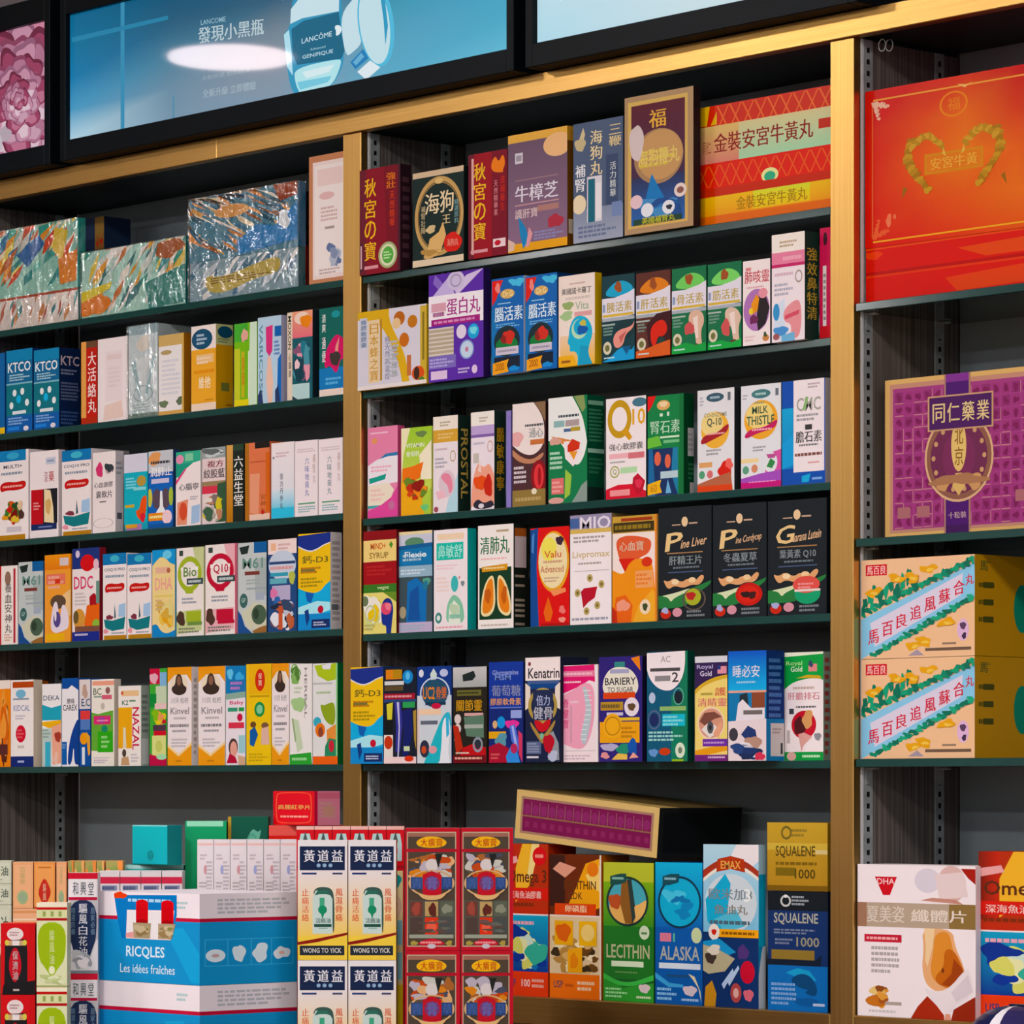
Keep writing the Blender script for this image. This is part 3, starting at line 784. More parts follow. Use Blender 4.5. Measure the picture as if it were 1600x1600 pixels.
# ------------------------------------------------------------------ left bay, fifth shelf
bx('A5', -12, 17, 1063, 'orange and white box cut by the frame edge', 'e87c28', R(0, 0, 100, 100, 'f08c34') + R(0, 0, 100, 10, 'f0e4dc') + M(40, 12, 100, 96, 'f0a050 f8c888 e87820 602c20 d86820', 16, 2, .3) + R(40, 74, 86, 86, '5a2c2c'))
bx('A5', 17, 53, 1063, 'white box with a strawberry and navy foot', 'f0e8e0', R(0, 0, 100, 100, 'f4eeec') + R(8, 2, 100, 9, 'b84c20') + E(44, 16, 22, 5, '7cb8d8') + R(10, 21, 80, 23, '8a98a8') + T('KIDCAL', 12, 29, 84, 36, '8894b8') + W(20, 40, 70, 46, 'c0b8c8', 2) + E(44, 62, 22, 10, 'd43444') + W(28, 56, 60, 68, 'e87078', 3) + W(30, 74, 60, 80, 'c8c0b8', 1) + R(0, 88, 100, 100, '1f3074') + W(30, 92, 60, 96, 'c0c8e8', 1), (66, 'ecdcc8'))
bx('A5', 66, 96, 1069, 'white and teal box with a yellow wave and a pink lip picture', 'e4ece8', R(0, 0, 100, 100, 'f2f0f2') + T('DEKA', 6, 14, 92, 20, '687080') + P('38a8c0', 0, 25, 50, 29, 100, 26, 100, 44, 0, 44) + P('f0b838', 0, 46, 100, 44, 100, 48, 40, 54, 0, 50) + R(0, 54, 50, 100, 'bcd0cc') + R(16, 70, 44, 100, '4cb4d0') + P('f0b098', 50, 52, 100, 48, 100, 96, 56, 98) + B(84, 64, 16, 7, 'a84438', 3) + B(74, 90, 12, 7, 'f0c8b8', 5) + W(4, 54, 46, 66, '8ca8a0', 3), d=.05)
bx('A5', 97, 123, 1060, 'white box with a navy sky top and navy legs shape', '1c4c9c', R(0, 0, 100, 100, 'f0eef2') + P('1c50a0', 0, 0, 100, 0, 100, 14, 60, 8, 36, 12, 0, 12) + T('CAREX', 6, 30, 94, 37, '484850') + T('腰痛', 30, 23, 76, 29, '404048') + P('1c4494', 30, 98, 50, 66, 94, 46, 100, 48, 100, 98, 76, 98, 72, 74, 60, 98) + R(0, 72, 30, 98, '2464b0') + W(2, 74, 28, 80, '80a8d8', 2), d=.05)
bx('A5', 124, 142, 1062, 'narrow blue and white box with an orange ball player', '1c3c84', R(0, 0, 100, 100, '2454a0') + R(0, 0, 100, 34, 'e0d8d8') + B(50, 14, 24, 8, 'c0a090', 2) + T('E.C', 20, 22, 96, 31, '20507c') + R(10, 36, 96, 46, 'e05050') + R(10, 46, 96, 58, '5c80c0') + E(40, 68, 34, 7, 'f0a030') + P('e8a848', 60, 60, 96, 66, 98, 86, 80, 88) + R(24, 78, 50, 98, 'e0e8f0'), d=.05)
bx('A5', 143, 179, 1062, 'white and green vitamin box with a pink pill band', 'e8e0d0', R(0, 0, 100, 100, 'f0eae0') + R(4, 2, 100, 7, 'f0a890') + T('BC', 8, 10, 44, 18, '6c7c68') + E(72, 13, 10, 4, '90605c') + R(10, 19, 46, 21, '90a898') + R(46, 18, 90, 23, 'd86a80') + E(50, 31, 9, 4, 'c8beb4') + P('68ac40', 0, 38, 30, 40, 60, 38, 96, 36, 96, 84, 0, 82) + R(10, 42, 84, 52, 'd8447c') + E(46, 47, 14, 3.4, 'a848a8') + W(24, 46, 76, 49, 'f0a0c0', 1) + R(28, 60, 94, 84, '3cac2c') + E(58, 57, 14, 4, '1c8c6c') + W(44, 64, 82, 80, 'a0e090', 3) + R(8, 90, 80, 91, 'c8b8c8') + W(10, 92, 80, 97, 'c0b0c4', 2), (184, 'd8ccc0'))
bx('A5', 185, 221, 1072, 'white and yellow nasal spray box with red upright lettering', 'ece4d8', R(0, 0, 100, 100, 'f2ece6') + R(16, 6, 90, 13, 'f0c898') + R(12, 7, 22, 11, 'd86848') + T('K2', 16, 18, 44, 24, '3c6c50') + R(48, 18, 76, 20, '5c8c60') + R(0, 27, 60, 78, 'f0b038') + P('e0d8c0', 22, 52, 32, 52, 36, 78, 20, 78) + VT('NAZAL', 62, 27, 92, 80, 'c8304c') + E(26, 84, 9, 5, '4c3c34') + P('c8a078', 14, 90, 44, 88, 50, 99, 12, 99) + W(56, 84, 94, 96, 'c8c0c8', 3), (233, 'a8b0a8', W(10, 10, 90, 60, '707c78', 7, 4) + R(8, 66, 90, 98, 'd8d8d8')))
bx('A5', 234, 261, 1045, 'green, red and yellow children syrup box', '2c8c38', R(0, 0, 100, 100, '48ac40') + R(0, 0, 60, 16, 'c8304c') + B(24, 10, 22, 6, 'e8b0c0', 3) + R(60, 4, 100, 18, '88b8e0') + R(36, 18, 100, 36, 'c8d8b8') + R(0, 26, 40, 40, '1c8c3c') + R(30, 36, 100, 42, 'ecc8c8') + M(10, 42, 100, 58, 'e8a068 88c030 c83040 e8d040', 10, 4, .35) + R(20, 58, 96, 64, '4c3848') + R(24, 64, 96, 69, 'd02c38') + R(14, 69, 96, 90, 'dce090') + E(54, 80, 20, 6, 'c8d070') + P('c02c50', 0, 88, 40, 90, 100, 92, 100, 100, 0, 100) + E(70, 91, 30, 3, 'a8e0b0'), d=.05)


def por(s):
    return (R(0, 0, 100, 100, 'f2e8ea') + P('f09c34', 0, 0, 100, 0, 100, 5, 0, 5) + P('f0a440', 0, 4, 100, 4, 100, 16, 80, 8, 30, 8, 0, 16) + E(48, 18, 36, 10.5, 'f0e0c8') + P('3a2c24', 14, 21, 32, 18, 34, 11, 42, 7, 54, 7, 62, 12, 64, 18, 82, 21, 74, 27, 50, 29, 24, 27) + E(48, 14, 9, 5, '8a6450') + T('川貝 枇杷', 14, 31, 86, 37, 'a09c9c') + T('Kinvel', 12, 41, 90, 48, '8a8688') + W(26, 50, 80, 54, 'b8b0b0', 1, s) + W(10, 57, 92, 62, '807c80', 1, s) + W(20, 63, 80, 67, '98949c', 1, s) + W(16, 72, 82, 82, 'c0b8c0', 3, s)
            + P('f0a02c', 0, 80, 46, 90, 100, 78, 100, 100, 0, 100) + P('f6d8a0', 0, 78, 46, 88, 100, 76, 100, 79, 46, 91, 0, 81) + W(34, 94, 60, 97, 'c07818', 1, s))


bx('A5', 262, 300, 1043, 'cough syrup box with a man portrait beside the green children box', 'f0e4e0', por(1), (309, 'f0e6e4', W(30, 10, 80, 90, 'b8a8a4', 12, 5)))
bx('A5', 310, 352, 1042, 'cough syrup box with a man portrait beside the blue baby box', 'f0e4e0', por(2))
bx('A5', 353, 384, 1041, 'blue and white baby box with pink lettering', '2488c0', R(0, 0, 100, 100, 'ece4ec') + R(0, 0, 100, 30, '1c80c0') + B(22, 8, 14, 6, '70c8f0', 3) + B(70, 12, 20, 6, '50b0e8', 4) + R(20, 14, 96, 26, '3878b8') + W(24, 15, 92, 25, 'c080c8', 2) + P('90b0a0', 0, 28, 100, 26, 100, 32, 0, 34) + T('Baby', 20, 35, 92, 40, 'd43c74') + R(10, 42, 60, 46, '3c9c78') + R(66, 42, 94, 46, '30a050') + E(72, 52, 14, 4, 'c83050') + R(14, 57, 94, 63, 'dc4a5c') + E(38, 82, 24, 9, '4c3838') + E(40, 84, 18, 8, 'e8a898') + P('b82c44', 4, 98, 20, 88, 50, 92, 60, 98) + R(66, 70, 98, 88, 'a0d0d8') + P('d8b090', 62, 90, 100, 92, 100, 100, 66, 100), d=.06)
bx('A5', 385, 424, 1038, 'yellow medicine box with a red oval and two small figures', 'f0c42c', R(0, 0, 100, 100, 'f2ca34') + R(10, 0, 96, 30, 'eeb82c') + E(56, 16, 20, 11, 'd4321c') + V('保寶', 49, 9, 63, 22, 'f8e0c0') + R(14, 31, 94, 33, 'c8a028') + E(54, 45, 21, 7.5, '24904c') + E(54, 45, 13, 4.6, '8cd0a0') + E(28, 60, 12, 3, '6c4828') + P('1c5ca4', 14, 66, 34, 62, 48, 70, 30, 82, 14, 80) + E(76, 61, 15, 3, '7c5840') + P('e0b8a8', 62, 64, 90, 62, 94, 80, 60, 80) + W(10, 88, 90, 97, 'c8a420', 3), d=.06)
bx('A5', 425, 452, 1037, 'cough syrup box with a man portrait beside the green leaf box', 'f0e4e0', por(3), d=.06)
bx('A5', 453, 488, 1038, 'white box with pale green leaves and a green foot', 'f0ecec', R(0, 0, 100, 100, 'f0ecea') + M(0, 0, 56, 20, '88b868 58843c c8dcb0 e8f0d8', 10, 2, .35) + B(40, 40, 30, 8, 'a8cc90', 3) + P('c8d8b8', 10, 54, 40, 56, 60, 84, 34, 88) + P('98b080', 8, 54, 16, 54, 30, 76, 24, 78) + VT('HERBAL', 66, 4, 78, 54, '90888c') + W(20, 22, 60, 30, 'c0d0b0', 2) + P('38a43c', 0, 90, 96, 88, 100, 100, 0, 100) + W(10, 92, 80, 97, 'a0e0a0', 1), d=.06)
bx('A5', 489, 528, 1037, 'pale box with a lime swoosh and cartoon children', 'd8dcd8', R(0, 0, 100, 100, 'e4e4e4') + P('b0c838', 6, 2, 100, 0, 100, 16, 60, 18, 20, 12) + P('e8e8f0', 36, 2, 76, 0, 70, 6, 42, 6) + R(0, 19, 80, 21, 'c0c4c0') + W(14, 27, 76, 31, 'a8c090', 1) + P('90a830', 28, 40, 46, 42, 60, 40, 90, 38, 92, 62, 60, 60, 40, 52) + E(18, 58, 16, 5, '48b0c8') + E(30, 66, 20, 7, 'e87c38') + E(32, 68, 10, 5, '8a4838') + P('e89850', 56, 66, 94, 60, 96, 80, 60, 88) + P('2c8c64', 50, 82, 66, 74, 100, 76, 98, 92, 48, 92) + E(76, 82, 11, 6, 'c83c48') + R(0, 92, 100, 100, 'f06c34') + R(94, 0, 100, 92, '98d898'), (534, '1a7a3c'))
# ------------------------------------------------------------------ middle bay, top shelf
def kyu(s):
    return (R(0, 0, 100, 100, '8a1c2c') + R(0, 0, 16, 100, '6c2030') + P('7a1626', 60, 0, 100, 0, 100, 100, 70, 100) + R(94, 0, 100, 100, '4c1c2c') + V('秋宮の寶', 12, 8, 40, 88, 'f0c040') + V('強壯', 66, 6, 88, 22, 'e88838') + V('天然精華', 74, 24, 86, 58, 'd84a28') + R(12, 92, 46, 95, 'e0a0a8') + R(0, 70, 8, 96, '3c2030') + R(2, 72, 6, 94, 'd8a8b0'))


bx('B1', 562, 626, 267, 'maroon tonic box with gold brush characters and a round green seal', '5c1824', kyu(1), (643, '2c1820', W(20, 10, 84, 90, '5c3c48', 9, 3), 'dark side with small print'), parts=(('seal_sticker', E(70, 84, 23, 12.5, 'e0e4c4') + O(70, 84, 23, 12.5, 4, 'a8b880') + E(70, 84, 14, 8, '5cb04c') + W(60, 80, 80, 88, 'c8f0b0', 3), 'card'),))
bx('B1', 645, 725, 272, 'black-green tonic box with an ornate gold ring and cream end bands', '12201e', R(0, 0, 100, 100, '0e2624') + R(0, 0, 100, 6, 'd8c0a0') + R(0, 93, 100, 100, 'e4d0b4') + O(52, 49, 48, 42, 8, 'c8a468') + O(52, 49, 42, 37, 1.6, '6c5430') + E(52, 12, 8, 3, 'e0c080') + T('海', 24, 24, 52, 46, 'f0dcb4') + T('狗', 54, 23, 80, 46, 'f0dcb4') + T('王', 58, 49, 74, 58, 'e0c898') + V('補腎壯陽', 17, 36, 25, 66, 'c8b890') + V('精選原料', 82, 34, 90, 60, '7ca8b0') + P('e0b878', 28, 88, 34, 72, 52, 66, 60, 56, 66, 70, 56, 86) + B(36, 62, 10, 4, 'd8c090', 5) + M(16, 82, 60, 94, 'd8b070 b89050 e8c890', 8, 3, .3) + B(79, 79, 17, 11, 'd83a34', 4, 20, .12) + T('海狗丸', 68, 75, 90, 83, 'f0a090'), name='gift_box')
bx('B1', 732, 793, 243, 'maroon tonic box with gold brush characters and a small flag corner', '6c1822', R(0, 0, 100, 100, '9c1a26') + R(0, 0, 14, 100, '6c1c2c') + R(60, 0, 100, 100, '7c1a2c') + R(8, 4, 14, 96, 'e0b0a8') + V('秋宮の寶', 14, 8, 44, 84, 'f0c444') + P('f08838', 58, 12, 70, 4, 78, 12, 90, 3, 96, 14, 88, 20, 92, 22, 62, 20) + V('天然精華素', 66, 28, 76, 62, 'd89098') + V('滋補養生', 82, 24, 94, 58, 'c83c30') + R(6, 92, 50, 95, 'e0a0a8') + R(64, 84, 96, 92, 'f0d8dc') + E(76, 88, 8, 2.6, 'c02838'), d=.06)
bx('B1', 794, 887, 213, 'purple-grey liver tonic box with amber end bands', '5c4c64', R(0, 0, 100, 100, '6a5468', '8c6c88') + R(0, 0, 100, 7, 'e8b458') + R(0, 93, 100, 100, 'e8a838') + E(84, 14, 24, 10, 'f0c08c') + R(12, 16, 25, 25, 'd8d4dc') + R(14, 18, 23, 23, 'a098a8') + R(12, 39, 84, 40, '9c7c84') + T('牛樟芝', 12, 44, 84, 58, 'e4e0ec') + R(12, 60, 86, 61, 'c89aa0') + T('護肝寶', 12, 64, 50, 72, 'e0c8c8') + R(50, 63, 86, 68, 'b08078') + B(80, 78, 12, 6, 'b03c4c', 4) + P('3488c0', 18, 70, 30, 80, 36, 90, 26, 98, 20, 84) + P('e0a0a8', 36, 80, 42, 86, 36, 96, 30, 97) + W(44, 84, 96, 92, '8c90c0', 3) + P('e0c0b0', 0, 88, 12, 92, 10, 98, 0, 99), (893, '7c5018', R(0, 0, 100, 12, 'e0a848') + R(20, 78, 80, 90, 'f0e0c8')), d=.06)
bx('B1', 896, 974, 195, 'slate blue tonic box with gold characters and a white tower', '38485c', R(0, 0, 100, 100, '50607c') + R(0, 72, 100, 100, '8490a8', 'a0a8bc') + P('d8c8a0', 6, 20, 20, 4, 24, 10, 16, 22) + B(14, 18, 10, 6, 'c8b890', 3) + V('海狗丸', 34, 7, 58, 46, 'e8d8a8') + V('三鞭', 72, 5, 96, 24, 'e0cc98') + V('補腎', 4, 34, 24, 58, 'eef0f4') + R(28, 46, 58, 84, 'e0dce4') + R(30, 48, 44, 84, '20687c') + R(46, 52, 56, 82, 'eeeaf0') + E(12, 68, 14, 8, 'ecdcb8') + V('活力精華', 74, 36, 86, 66, 'd0d8d8') + R(66, 30, 90, 72, '3c4c6c') + V('活力精華', 74, 36, 86, 66, 'd0d8d8') + R(78, 70, 98, 82, '788cb8') + W(10, 86, 90, 97, '6c7898', 3), d=.06)
bx('B1', 976, 1084, 154, 'tall maroon and midnight box with a gold moon in a gold frame', '5c4a34', R(0, 0, 100, 100, 'b0906c') + R(5, 4, 92, 96, 'd8b468') + R(10, 7, 88, 94, '5c1c2c', '2c2c54') + R(10, 60, 88, 94, '2a3058', '3868b0') + E(50, 46, 36, 20, 'a88460') + E(52, 45, 33, 18, 'c89c68') + W(22, 40, 80, 54, 'd8c058', 3) + T('海狗鞭丸', 20, 40, 80, 52, 'e8d078') + T('福', 36, 12, 60, 25, 'e8b450') + B(18, 34, 10, 14, 'd8c8c8', 3, 18, .15) + P('2c7cc0', 28, 82, 40, 58, 56, 74, 64, 84) + M(14, 74, 86, 92, '3878b8 5090c8 285090', 12, 3, .26) + E(82, 73, 9, 5, 'e8d8d4') + E(82, 73, 5, 2.4, '8a5c50') + E(18, 77, 9, 5, 'e8c8d0') + E(34, 84, 9, 5, 'e8ecf4') + E(65, 84, 9, 5, 'e8ecf4') + B(66, 84, 4, 2, '28303c', 3) + R(14, 90, 84, 94, '1c4030') + T('美國補腎丸', 26, 89, 74, 94, 'c8c840'), (1086, '281c20'), name='gift_box', mat='gloss', d=.08, dy=-.003)
bx('B1', 1090, 1330, 170, 'wide shimmering red and yellow box cut by the gold post', 'c03028', R(0, 0, 100, 22, 'd03828') + R(0, 0, 14, 16, 'e8b830') + P('d83c30', 9, 0, 16, 0, 8, 20, 6, 22) + sum([P('e87848', x, 1, x + 1.2, 1, x + 9, 21, x + 7.8, 21) + P('e87848', x + 8, 1, x + 9, 1, x + 1, 21, x, 21) for x in range(14, 92, 9)], []) + R(0, 17, 100, 48, 'd8cc98', 'a8d8b0') + R(0, 17, 30, 48, 'e0c078', 'd88878') + T('金裝安宮牛黃丸', 12, 24, 82, 40, '8a2c28') + T('同仁', 4, 29, 10, 40, 'a86848') + R(0, 48, 100, 70, 'e02c20') + sum([P('e86a40', x, 50, x + 1, 50, x + 8, 68, x + 7, 68) + P('e86a40', x + 7, 50, x + 8, 50, x + 1, 68, x, 68) for x in range(0, 92, 8)], []) + R(86, 26, 100, 34, 'c03c30') + E(52, 65, 6, 6, 'e8e8a0') + E(52, 66, 4, 4, '40b088') + R(0, 69, 100, 76, 'c83828') + R(0, 76, 100, 92, 'f0c020', 'f0a020') + R(40, 76, 80, 91, 'd8e048', 'f0c828') + T('金裝安宮牛黃丸', 28, 79, 78, 90, 'a88020') + R(0, 92, 100, 100, 'e87028'), d=.09, name='gift_box', mat='gloss')

# ------------------------------------------------------------------ middle bay, second shelf
bx('B2', 559, 667, 489, 'gold and white honey propolis box with drifting amber drops', 'd8b438', R(0, 0, 100, 100, 'd8d4e0') + P('dcb030', 0, 0, 46, 0, 46, 16, 70, 60, 76, 100, 66, 100, 60, 70, 40, 26, 24, 14, 0, 10) + R(3, 8, 14, 46, 'c8ccd8') + V('蜂膠軟膠囊', 5, 10, 13, 46, '5070a0') + R(16, 12, 32, 92, 'e8d0a8') + V('日本蜂之寶', 18, 16, 30, 90, 'c89840') + R(33, 12, 36, 90, 'b88c38') + V('純天然高濃度', 40, 34, 47, 90, '7880a8') + V('優質健康', 50, 46, 58, 88, '889090') + W(44, 40, 60, 88, 'b8bcc8', 9) + E(61, 14, 8, 9, 'b8682c') + E(80, 20, 7, 8, 'c07824') + E(68, 42, 7, 9, 'c8702c') + E(57, 20, 6, 7, 'e8c898') + R(72, 62, 78, 88, 'c87848') + R(91, 2, 100, 98, 'd0b048') + R(94, 10, 97, 70, '8a7828') + E(88, 86, 9, 9, 'd8582c') + E(86, 86, 4, 8, '3c2418') + E(93, 94, 4, 3, '508030') + R(0, 95, 100, 100, 'e8e0dc'), d=.06)
bx('B2', 670, 756, 431, 'large purple and white protein pill box', '4c3490', R(0, 0, 100, 100, '6038a8') + P('8c70c8', 12, 0, 40, 18, 30, 22, 8, 8) + P('c8b8e8', 4, 22, 36, 4, 48, 20, 18, 26) + P('d8c8ec', 100, 0, 52, 22, 46, 14, 70, 4) + E(50, 8, 16, 9, 'd0c4e4') + O(50, 8, 10, 6, 2, 'a090b8') + R(0, 20, 100, 48, 'f4eef6') + R(5, 27, 32, 35, 'dca8b8') + W(8, 34, 30, 41, 'a05088', 1) + T('蛋白丸', 33, 24, 94, 40, 'a83488') + R(5, 42, 94, 48, 'a42c80') + W(10, 43, 88, 47, 'd890c0', 1) + R(0, 50, 46, 76, 'b8a890') + sum([R(0, 50 + i * 4, 46, 51.6 + i * 4, 'd8d0c8') for i in range(7)], []) + R(0, 76, 50, 88, '8070c0') + W(2, 78, 48, 87, 'b8b0e0', 3) + E(60, 56, 9, 6.5, 'e4d8ec') + E(82, 57, 10, 7, '38a8dc') + B(82, 56, 6, 4, '80e0f0', 3) + E(70, 73, 13, 9, 'c8dcf0') + O(70, 73, 13, 9, 2, '88a0d8') + E(70, 73, 3, 2.4, 'c880a0') + R(4, 90, 34, 98, 'e0c8e8') + W(54, 89, 78, 95, 'd0c0e8', 2) + E(84, 92, 5, 4, 'e0c8e8'), (764, '2c1c58'), d=.05, name='medicine_box')


def act(s):
    return (R(0, 0, 100, 100, '1464b4') + R(0, 32, 16, 100, '1c74b8') + P('e03c38', 2, 2, 36, 2, 14, 22, 2, 28) + B(20, 10, 7, 6, 'f09088', s) + B(80, 6, 20, 5, '58c0e8', 3, 18, .5) + E(50, 17, 22, 5, 'd8b068') + T('Dr.G', 36, 14, 66, 20, 'f4e4b0') + R(20, 26, 60, 27, 'a8d8f0') + T('腦活素', 10, 30, 96, 45, 'dff2fa') + W(14, 47, 96, 52, '78b8e0', 2, s) + E(48, 66, 40, 16, '142c34') + E(48, 70, 34, 9, '1c7c3c') + B(54, 62, 16, 8, 'd0443c', s + 2) + B(38, 64, 8, 5, '8a2c28', s) + R(14, 72, 84, 80, 'd0c8d8') + W(20, 74, 80, 78, 'a098b0', 1) + R(8, 82, 88, 94, '101c30')
            + P('f0a838', 4, 88, 54, 85, 48, 91, 54, 98, 4, 100) + T('2000', 12, 88, 40, 96, 'a85820') + B(70, 95, 14, 3, '2c90d8', 4))


bx('B2', 768, 819, 437, 'bright blue brain supplement box beside the purple box', 'dcdce8', act(1), d=.06)
bx('B2', 821, 871, 432, 'bright blue brain supplement box beside the yellow head box', '0c3c7c', act(2), d=.06)
bx('B2', 873, 930, 433, 'cream box with a turquoise head profile and yellow side', 'e8b830', R(0, 0, 100, 100, 'f2e4da') + R(4, 66, 100, 100, 'f0d0b0', 'f0b840') + T('美國諾卡羅丁', 8, 14, 90, 21, '3c3c40') + W(30, 8, 76, 11, 'd0b0a8', 1) + W(20, 23, 90, 28, 'd8c8c0', 1) + B(26, 33, 14, 5, '98b070', 3) + B(22, 44, 18, 5, 'a8c890', 5) + T('Vita', 46, 30, 84, 39, 'a8b8a0') + R(44, 41, 92, 46, 'e0a8a8') + P('38b4d8', 30, 58, 40, 48, 56, 45, 78, 48, 92, 58, 94, 68, 84, 80, 82, 88, 94, 100, 52, 100, 54, 90, 46, 84, 30, 84, 32, 78, 24, 74, 28, 68) + P('28a0c8', 60, 78, 84, 80, 82, 88, 92, 100, 56, 100) + E(58, 60, 22, 11, 'b8e0c0') + E(62, 58, 20, 9, '30b0d8') + B(66, 61, 13, 6, '1c5cb0', 4) + B(68, 54, 10, 3, 'c8c058', 6) + P('f0b430', 0, 88, 40, 88, 52, 100, 0, 100) + W(8, 92, 34, 97, '8a4828', 1), (939, 'f0c42c'), d=.06)


def org(c, c2, hat, s, t, art, foot):
    return (R(0, 0, 100, 100, c) + P(hat, 4, 22, 30, 10, 60, 6, 90, 12, 98, 20, 80, 24, 40, 26) + B(50, 14, 10, 7, '9c5430', s) + P('e4e0ec', 0, 26, 40, 26, 80, 22, 100, 18, 100, 48, 0, 52) + T(t, 14, 31, 92, 43, 'b8a038') + R(2, 33, 10, 42, '90a0c0') + R(2, 45, 96, 48, 'd8b850') + R(0, 49, 100, 53, 'a8b0b8') + R(0, 56, 40, 58, 'a8b8b0') + W(4, 59, 34, 70, '78988c', 3, s) + art + E(16, 84, 13, 7.5, 'd8d0b8') + E(16, 84, 7, 4, '707040') + foot + W(6, 94, 40, 97, 'c8e8e8', 1, s))


bx('B2', 941, 992, 433, 'dark teal organ supplement box with a pink pancreas', '14363c', org('143c44', '', '38a8d0', 1, '胰活素', E(72, 64, 30, 11, '143438') + P('e89c90', 34, 72, 50, 64, 90, 62, 100, 56, 96, 64, 72, 70, 66, 82, 48, 86, 36, 82) + P('c86c64', 52, 72, 76, 66, 66, 74, 58, 80), P('2ca0d8', 24, 96, 50, 86, 76, 84, 90, 90, 100, 84, 100, 100, 0, 100) + P('145c8c', 62, 84, 76, 94, 90, 84)), d=.06)
bx('B2', 994, 1048, 428, 'brown-topped organ supplement box with a red liver', '5c2420', org('5c3028', '', 'e0883c', 2, '肝活素', P('3c1418', 30, 62, 60, 50, 100, 48, 100, 96, 40, 96) + P('d83428', 42, 66, 64, 58, 84, 58, 94, 70, 80, 78, 64, 76, 56, 90, 44, 84) + E(74, 84, 12, 6, '1c3c38'), P('d8683c', 0, 92, 30, 90, 60, 86, 100, 82, 100, 100, 0, 100)), d=.06)
bx('B2', 1050, 1104, 421, 'green joint supplement box with a pink knee beside the brown-topped box', '14563c', org('1c7048', '', '78d068', 3, '骨活素', P('dcb8a0', 48, 56, 66, 50, 90, 54, 96, 66, 84, 76, 90, 98, 72, 94, 68, 76, 52, 70) + B(52, 72, 14, 8, 'c85c5c', 4) + P('f0dcd4', 62, 60, 76, 58, 78, 84, 70, 84) + B(72, 94, 8, 4, '5c2428', 3), P('28a048', 0, 92, 40, 88, 70, 92, 100, 90, 100, 100, 0, 100)), d=.06)
bx('B2', 1106, 1159, 414, 'green joint supplement box with a pink knee beside the white lung box', '14563c', org('1c7048', '', '80d870', 4, '筋活素', P('dcc0ac', 50, 56, 68, 52, 90, 56, 100, 66, 90, 78, 96, 98, 76, 94, 72, 76, 54, 70) + B(54, 76, 14, 9, 'd06060', 6) + P('f0dcd4', 64, 60, 80, 58, 84, 84, 74, 84) + B(78, 94, 8, 4, '6c2c2c', 3), P('28a848', 0, 92, 40, 90, 70, 94, 100, 90, 100, 100, 0, 100)), d=.06)
bx('B2', 1161, 1204, 409, 'white box with red characters over a purple and black oval', '20282c', R(0, 0, 100, 100, 'f4e8e8') + R(10, 8, 30, 12, 'e09090') + T('肺咳靈', 6, 12, 96, 27, 'c84858') + W(14, 30, 80, 34, 'e0b0b8', 1) + E(50, 59, 48, 25, 'b078b8') + P('241c20', 60, 38, 84, 44, 98, 58, 84, 76, 56, 84, 50, 70) + P('e89838', 30, 52, 50, 40, 60, 46, 54, 60, 36, 64) + E(30, 60, 8, 4, 'f0d048') + B(40, 70, 14, 6, '702c58', 4) + E(74, 40, 17, 6, 'e89aa8') + E(84, 93, 12, 4, 'c88850') + B(82, 89, 6, 3, '405030', 2) + W(8, 88, 50, 96, 'e8c8c8', 2), d=.05)
bx('B2', 1206, 1258, 368, 'tall white and pink nasal box with a dark green side', 'f0dcdc', R(0, 0, 100, 100, 'f2e6ec') + R(0, 0, 100, 17, 'f4ece4') + W(24, 6, 84, 13, 'c0a888', 2) + R(0, 17, 100, 28, 'e88aa8') + W(34, 20, 94, 26, 'f0b0c4', 1) + R(0, 28, 100, 31, 'c83c70') + W(8, 35, 68, 40, 'd8b8c8', 1) + O(82, 41, 11, 6, 3, 'a89890') + W(8, 45, 68, 58, 'b0b0c0', 3) + P('d8e4f4', 10, 66, 40, 60, 40, 98, 4, 98) + E(14, 72, 10, 8, '4898d0') + P('e89aa0', 34, 72, 60, 64, 86, 62, 92, 80, 84, 98, 58, 98, 60, 84, 38, 82) + P('d85c70', 40, 76, 84, 72, 82, 76, 40, 80) + B(28, 90, 20, 5, '5898d8', 3) + E(14, 95, 10, 3, 'a06060') + P('78b8e0', 30, 94, 70, 92, 70, 100, 30, 100), (1279, '1c3a30', V('強效鼻特清', 16, 14, 88, 82, 'c8b048'), 'dark green side with gold characters'), d=.05)
bx('B2', 1281, 1330, 357, 'magenta box with a white label strip, mostly hidden by the gold post', 'c01848', R(0, 0, 100, 100, 'c81c50') + E(28, 10, 10, 6, '401020') + R(16, 34, 34, 88, 'e0d8d8') + W(19, 40, 31, 84, '808080', 8) + R(0, 88, 100, 100, 'c81420'), d=.05)
# ------------------------------------------------------------------ middle bay, third shelf
bx('B3', 575, 622, 669, 'pink and cream herbal box with a teal script banner', 'd86890', R(0, 0, 100, 100, 'e88cb0') + W(8, 5, 70, 8, 'f4d0e0', 1) + E(22, 15, 10, 3.4, 'e8a070') + P('3c7cb0', 20, 40, 60, 30, 100, 29, 100, 33, 60, 34) + P('f0e8f0', 0, 42, 30, 36, 70, 33, 100, 33, 100, 62, 0, 66) + W(10, 42, 90, 50, 'f0b8c8', 2) + P('28a090', 4, 56, 24, 55, 62, 52, 58, 58, 30, 60, 6, 62) + P('f0e4d0', 0, 64, 70, 62, 88, 70, 76, 80, 44, 86, 0, 86) + W(10, 67, 60, 82, 'f0c8c0', 3) + R(0, 86, 40, 89, '48a8b0') + P('e058a0', 44, 86, 80, 78, 100, 66, 100, 100, 0, 100, 0, 92) + E(80, 87, 11, 5, 'c878a0'), (626, 'd0588c'), d=.05)
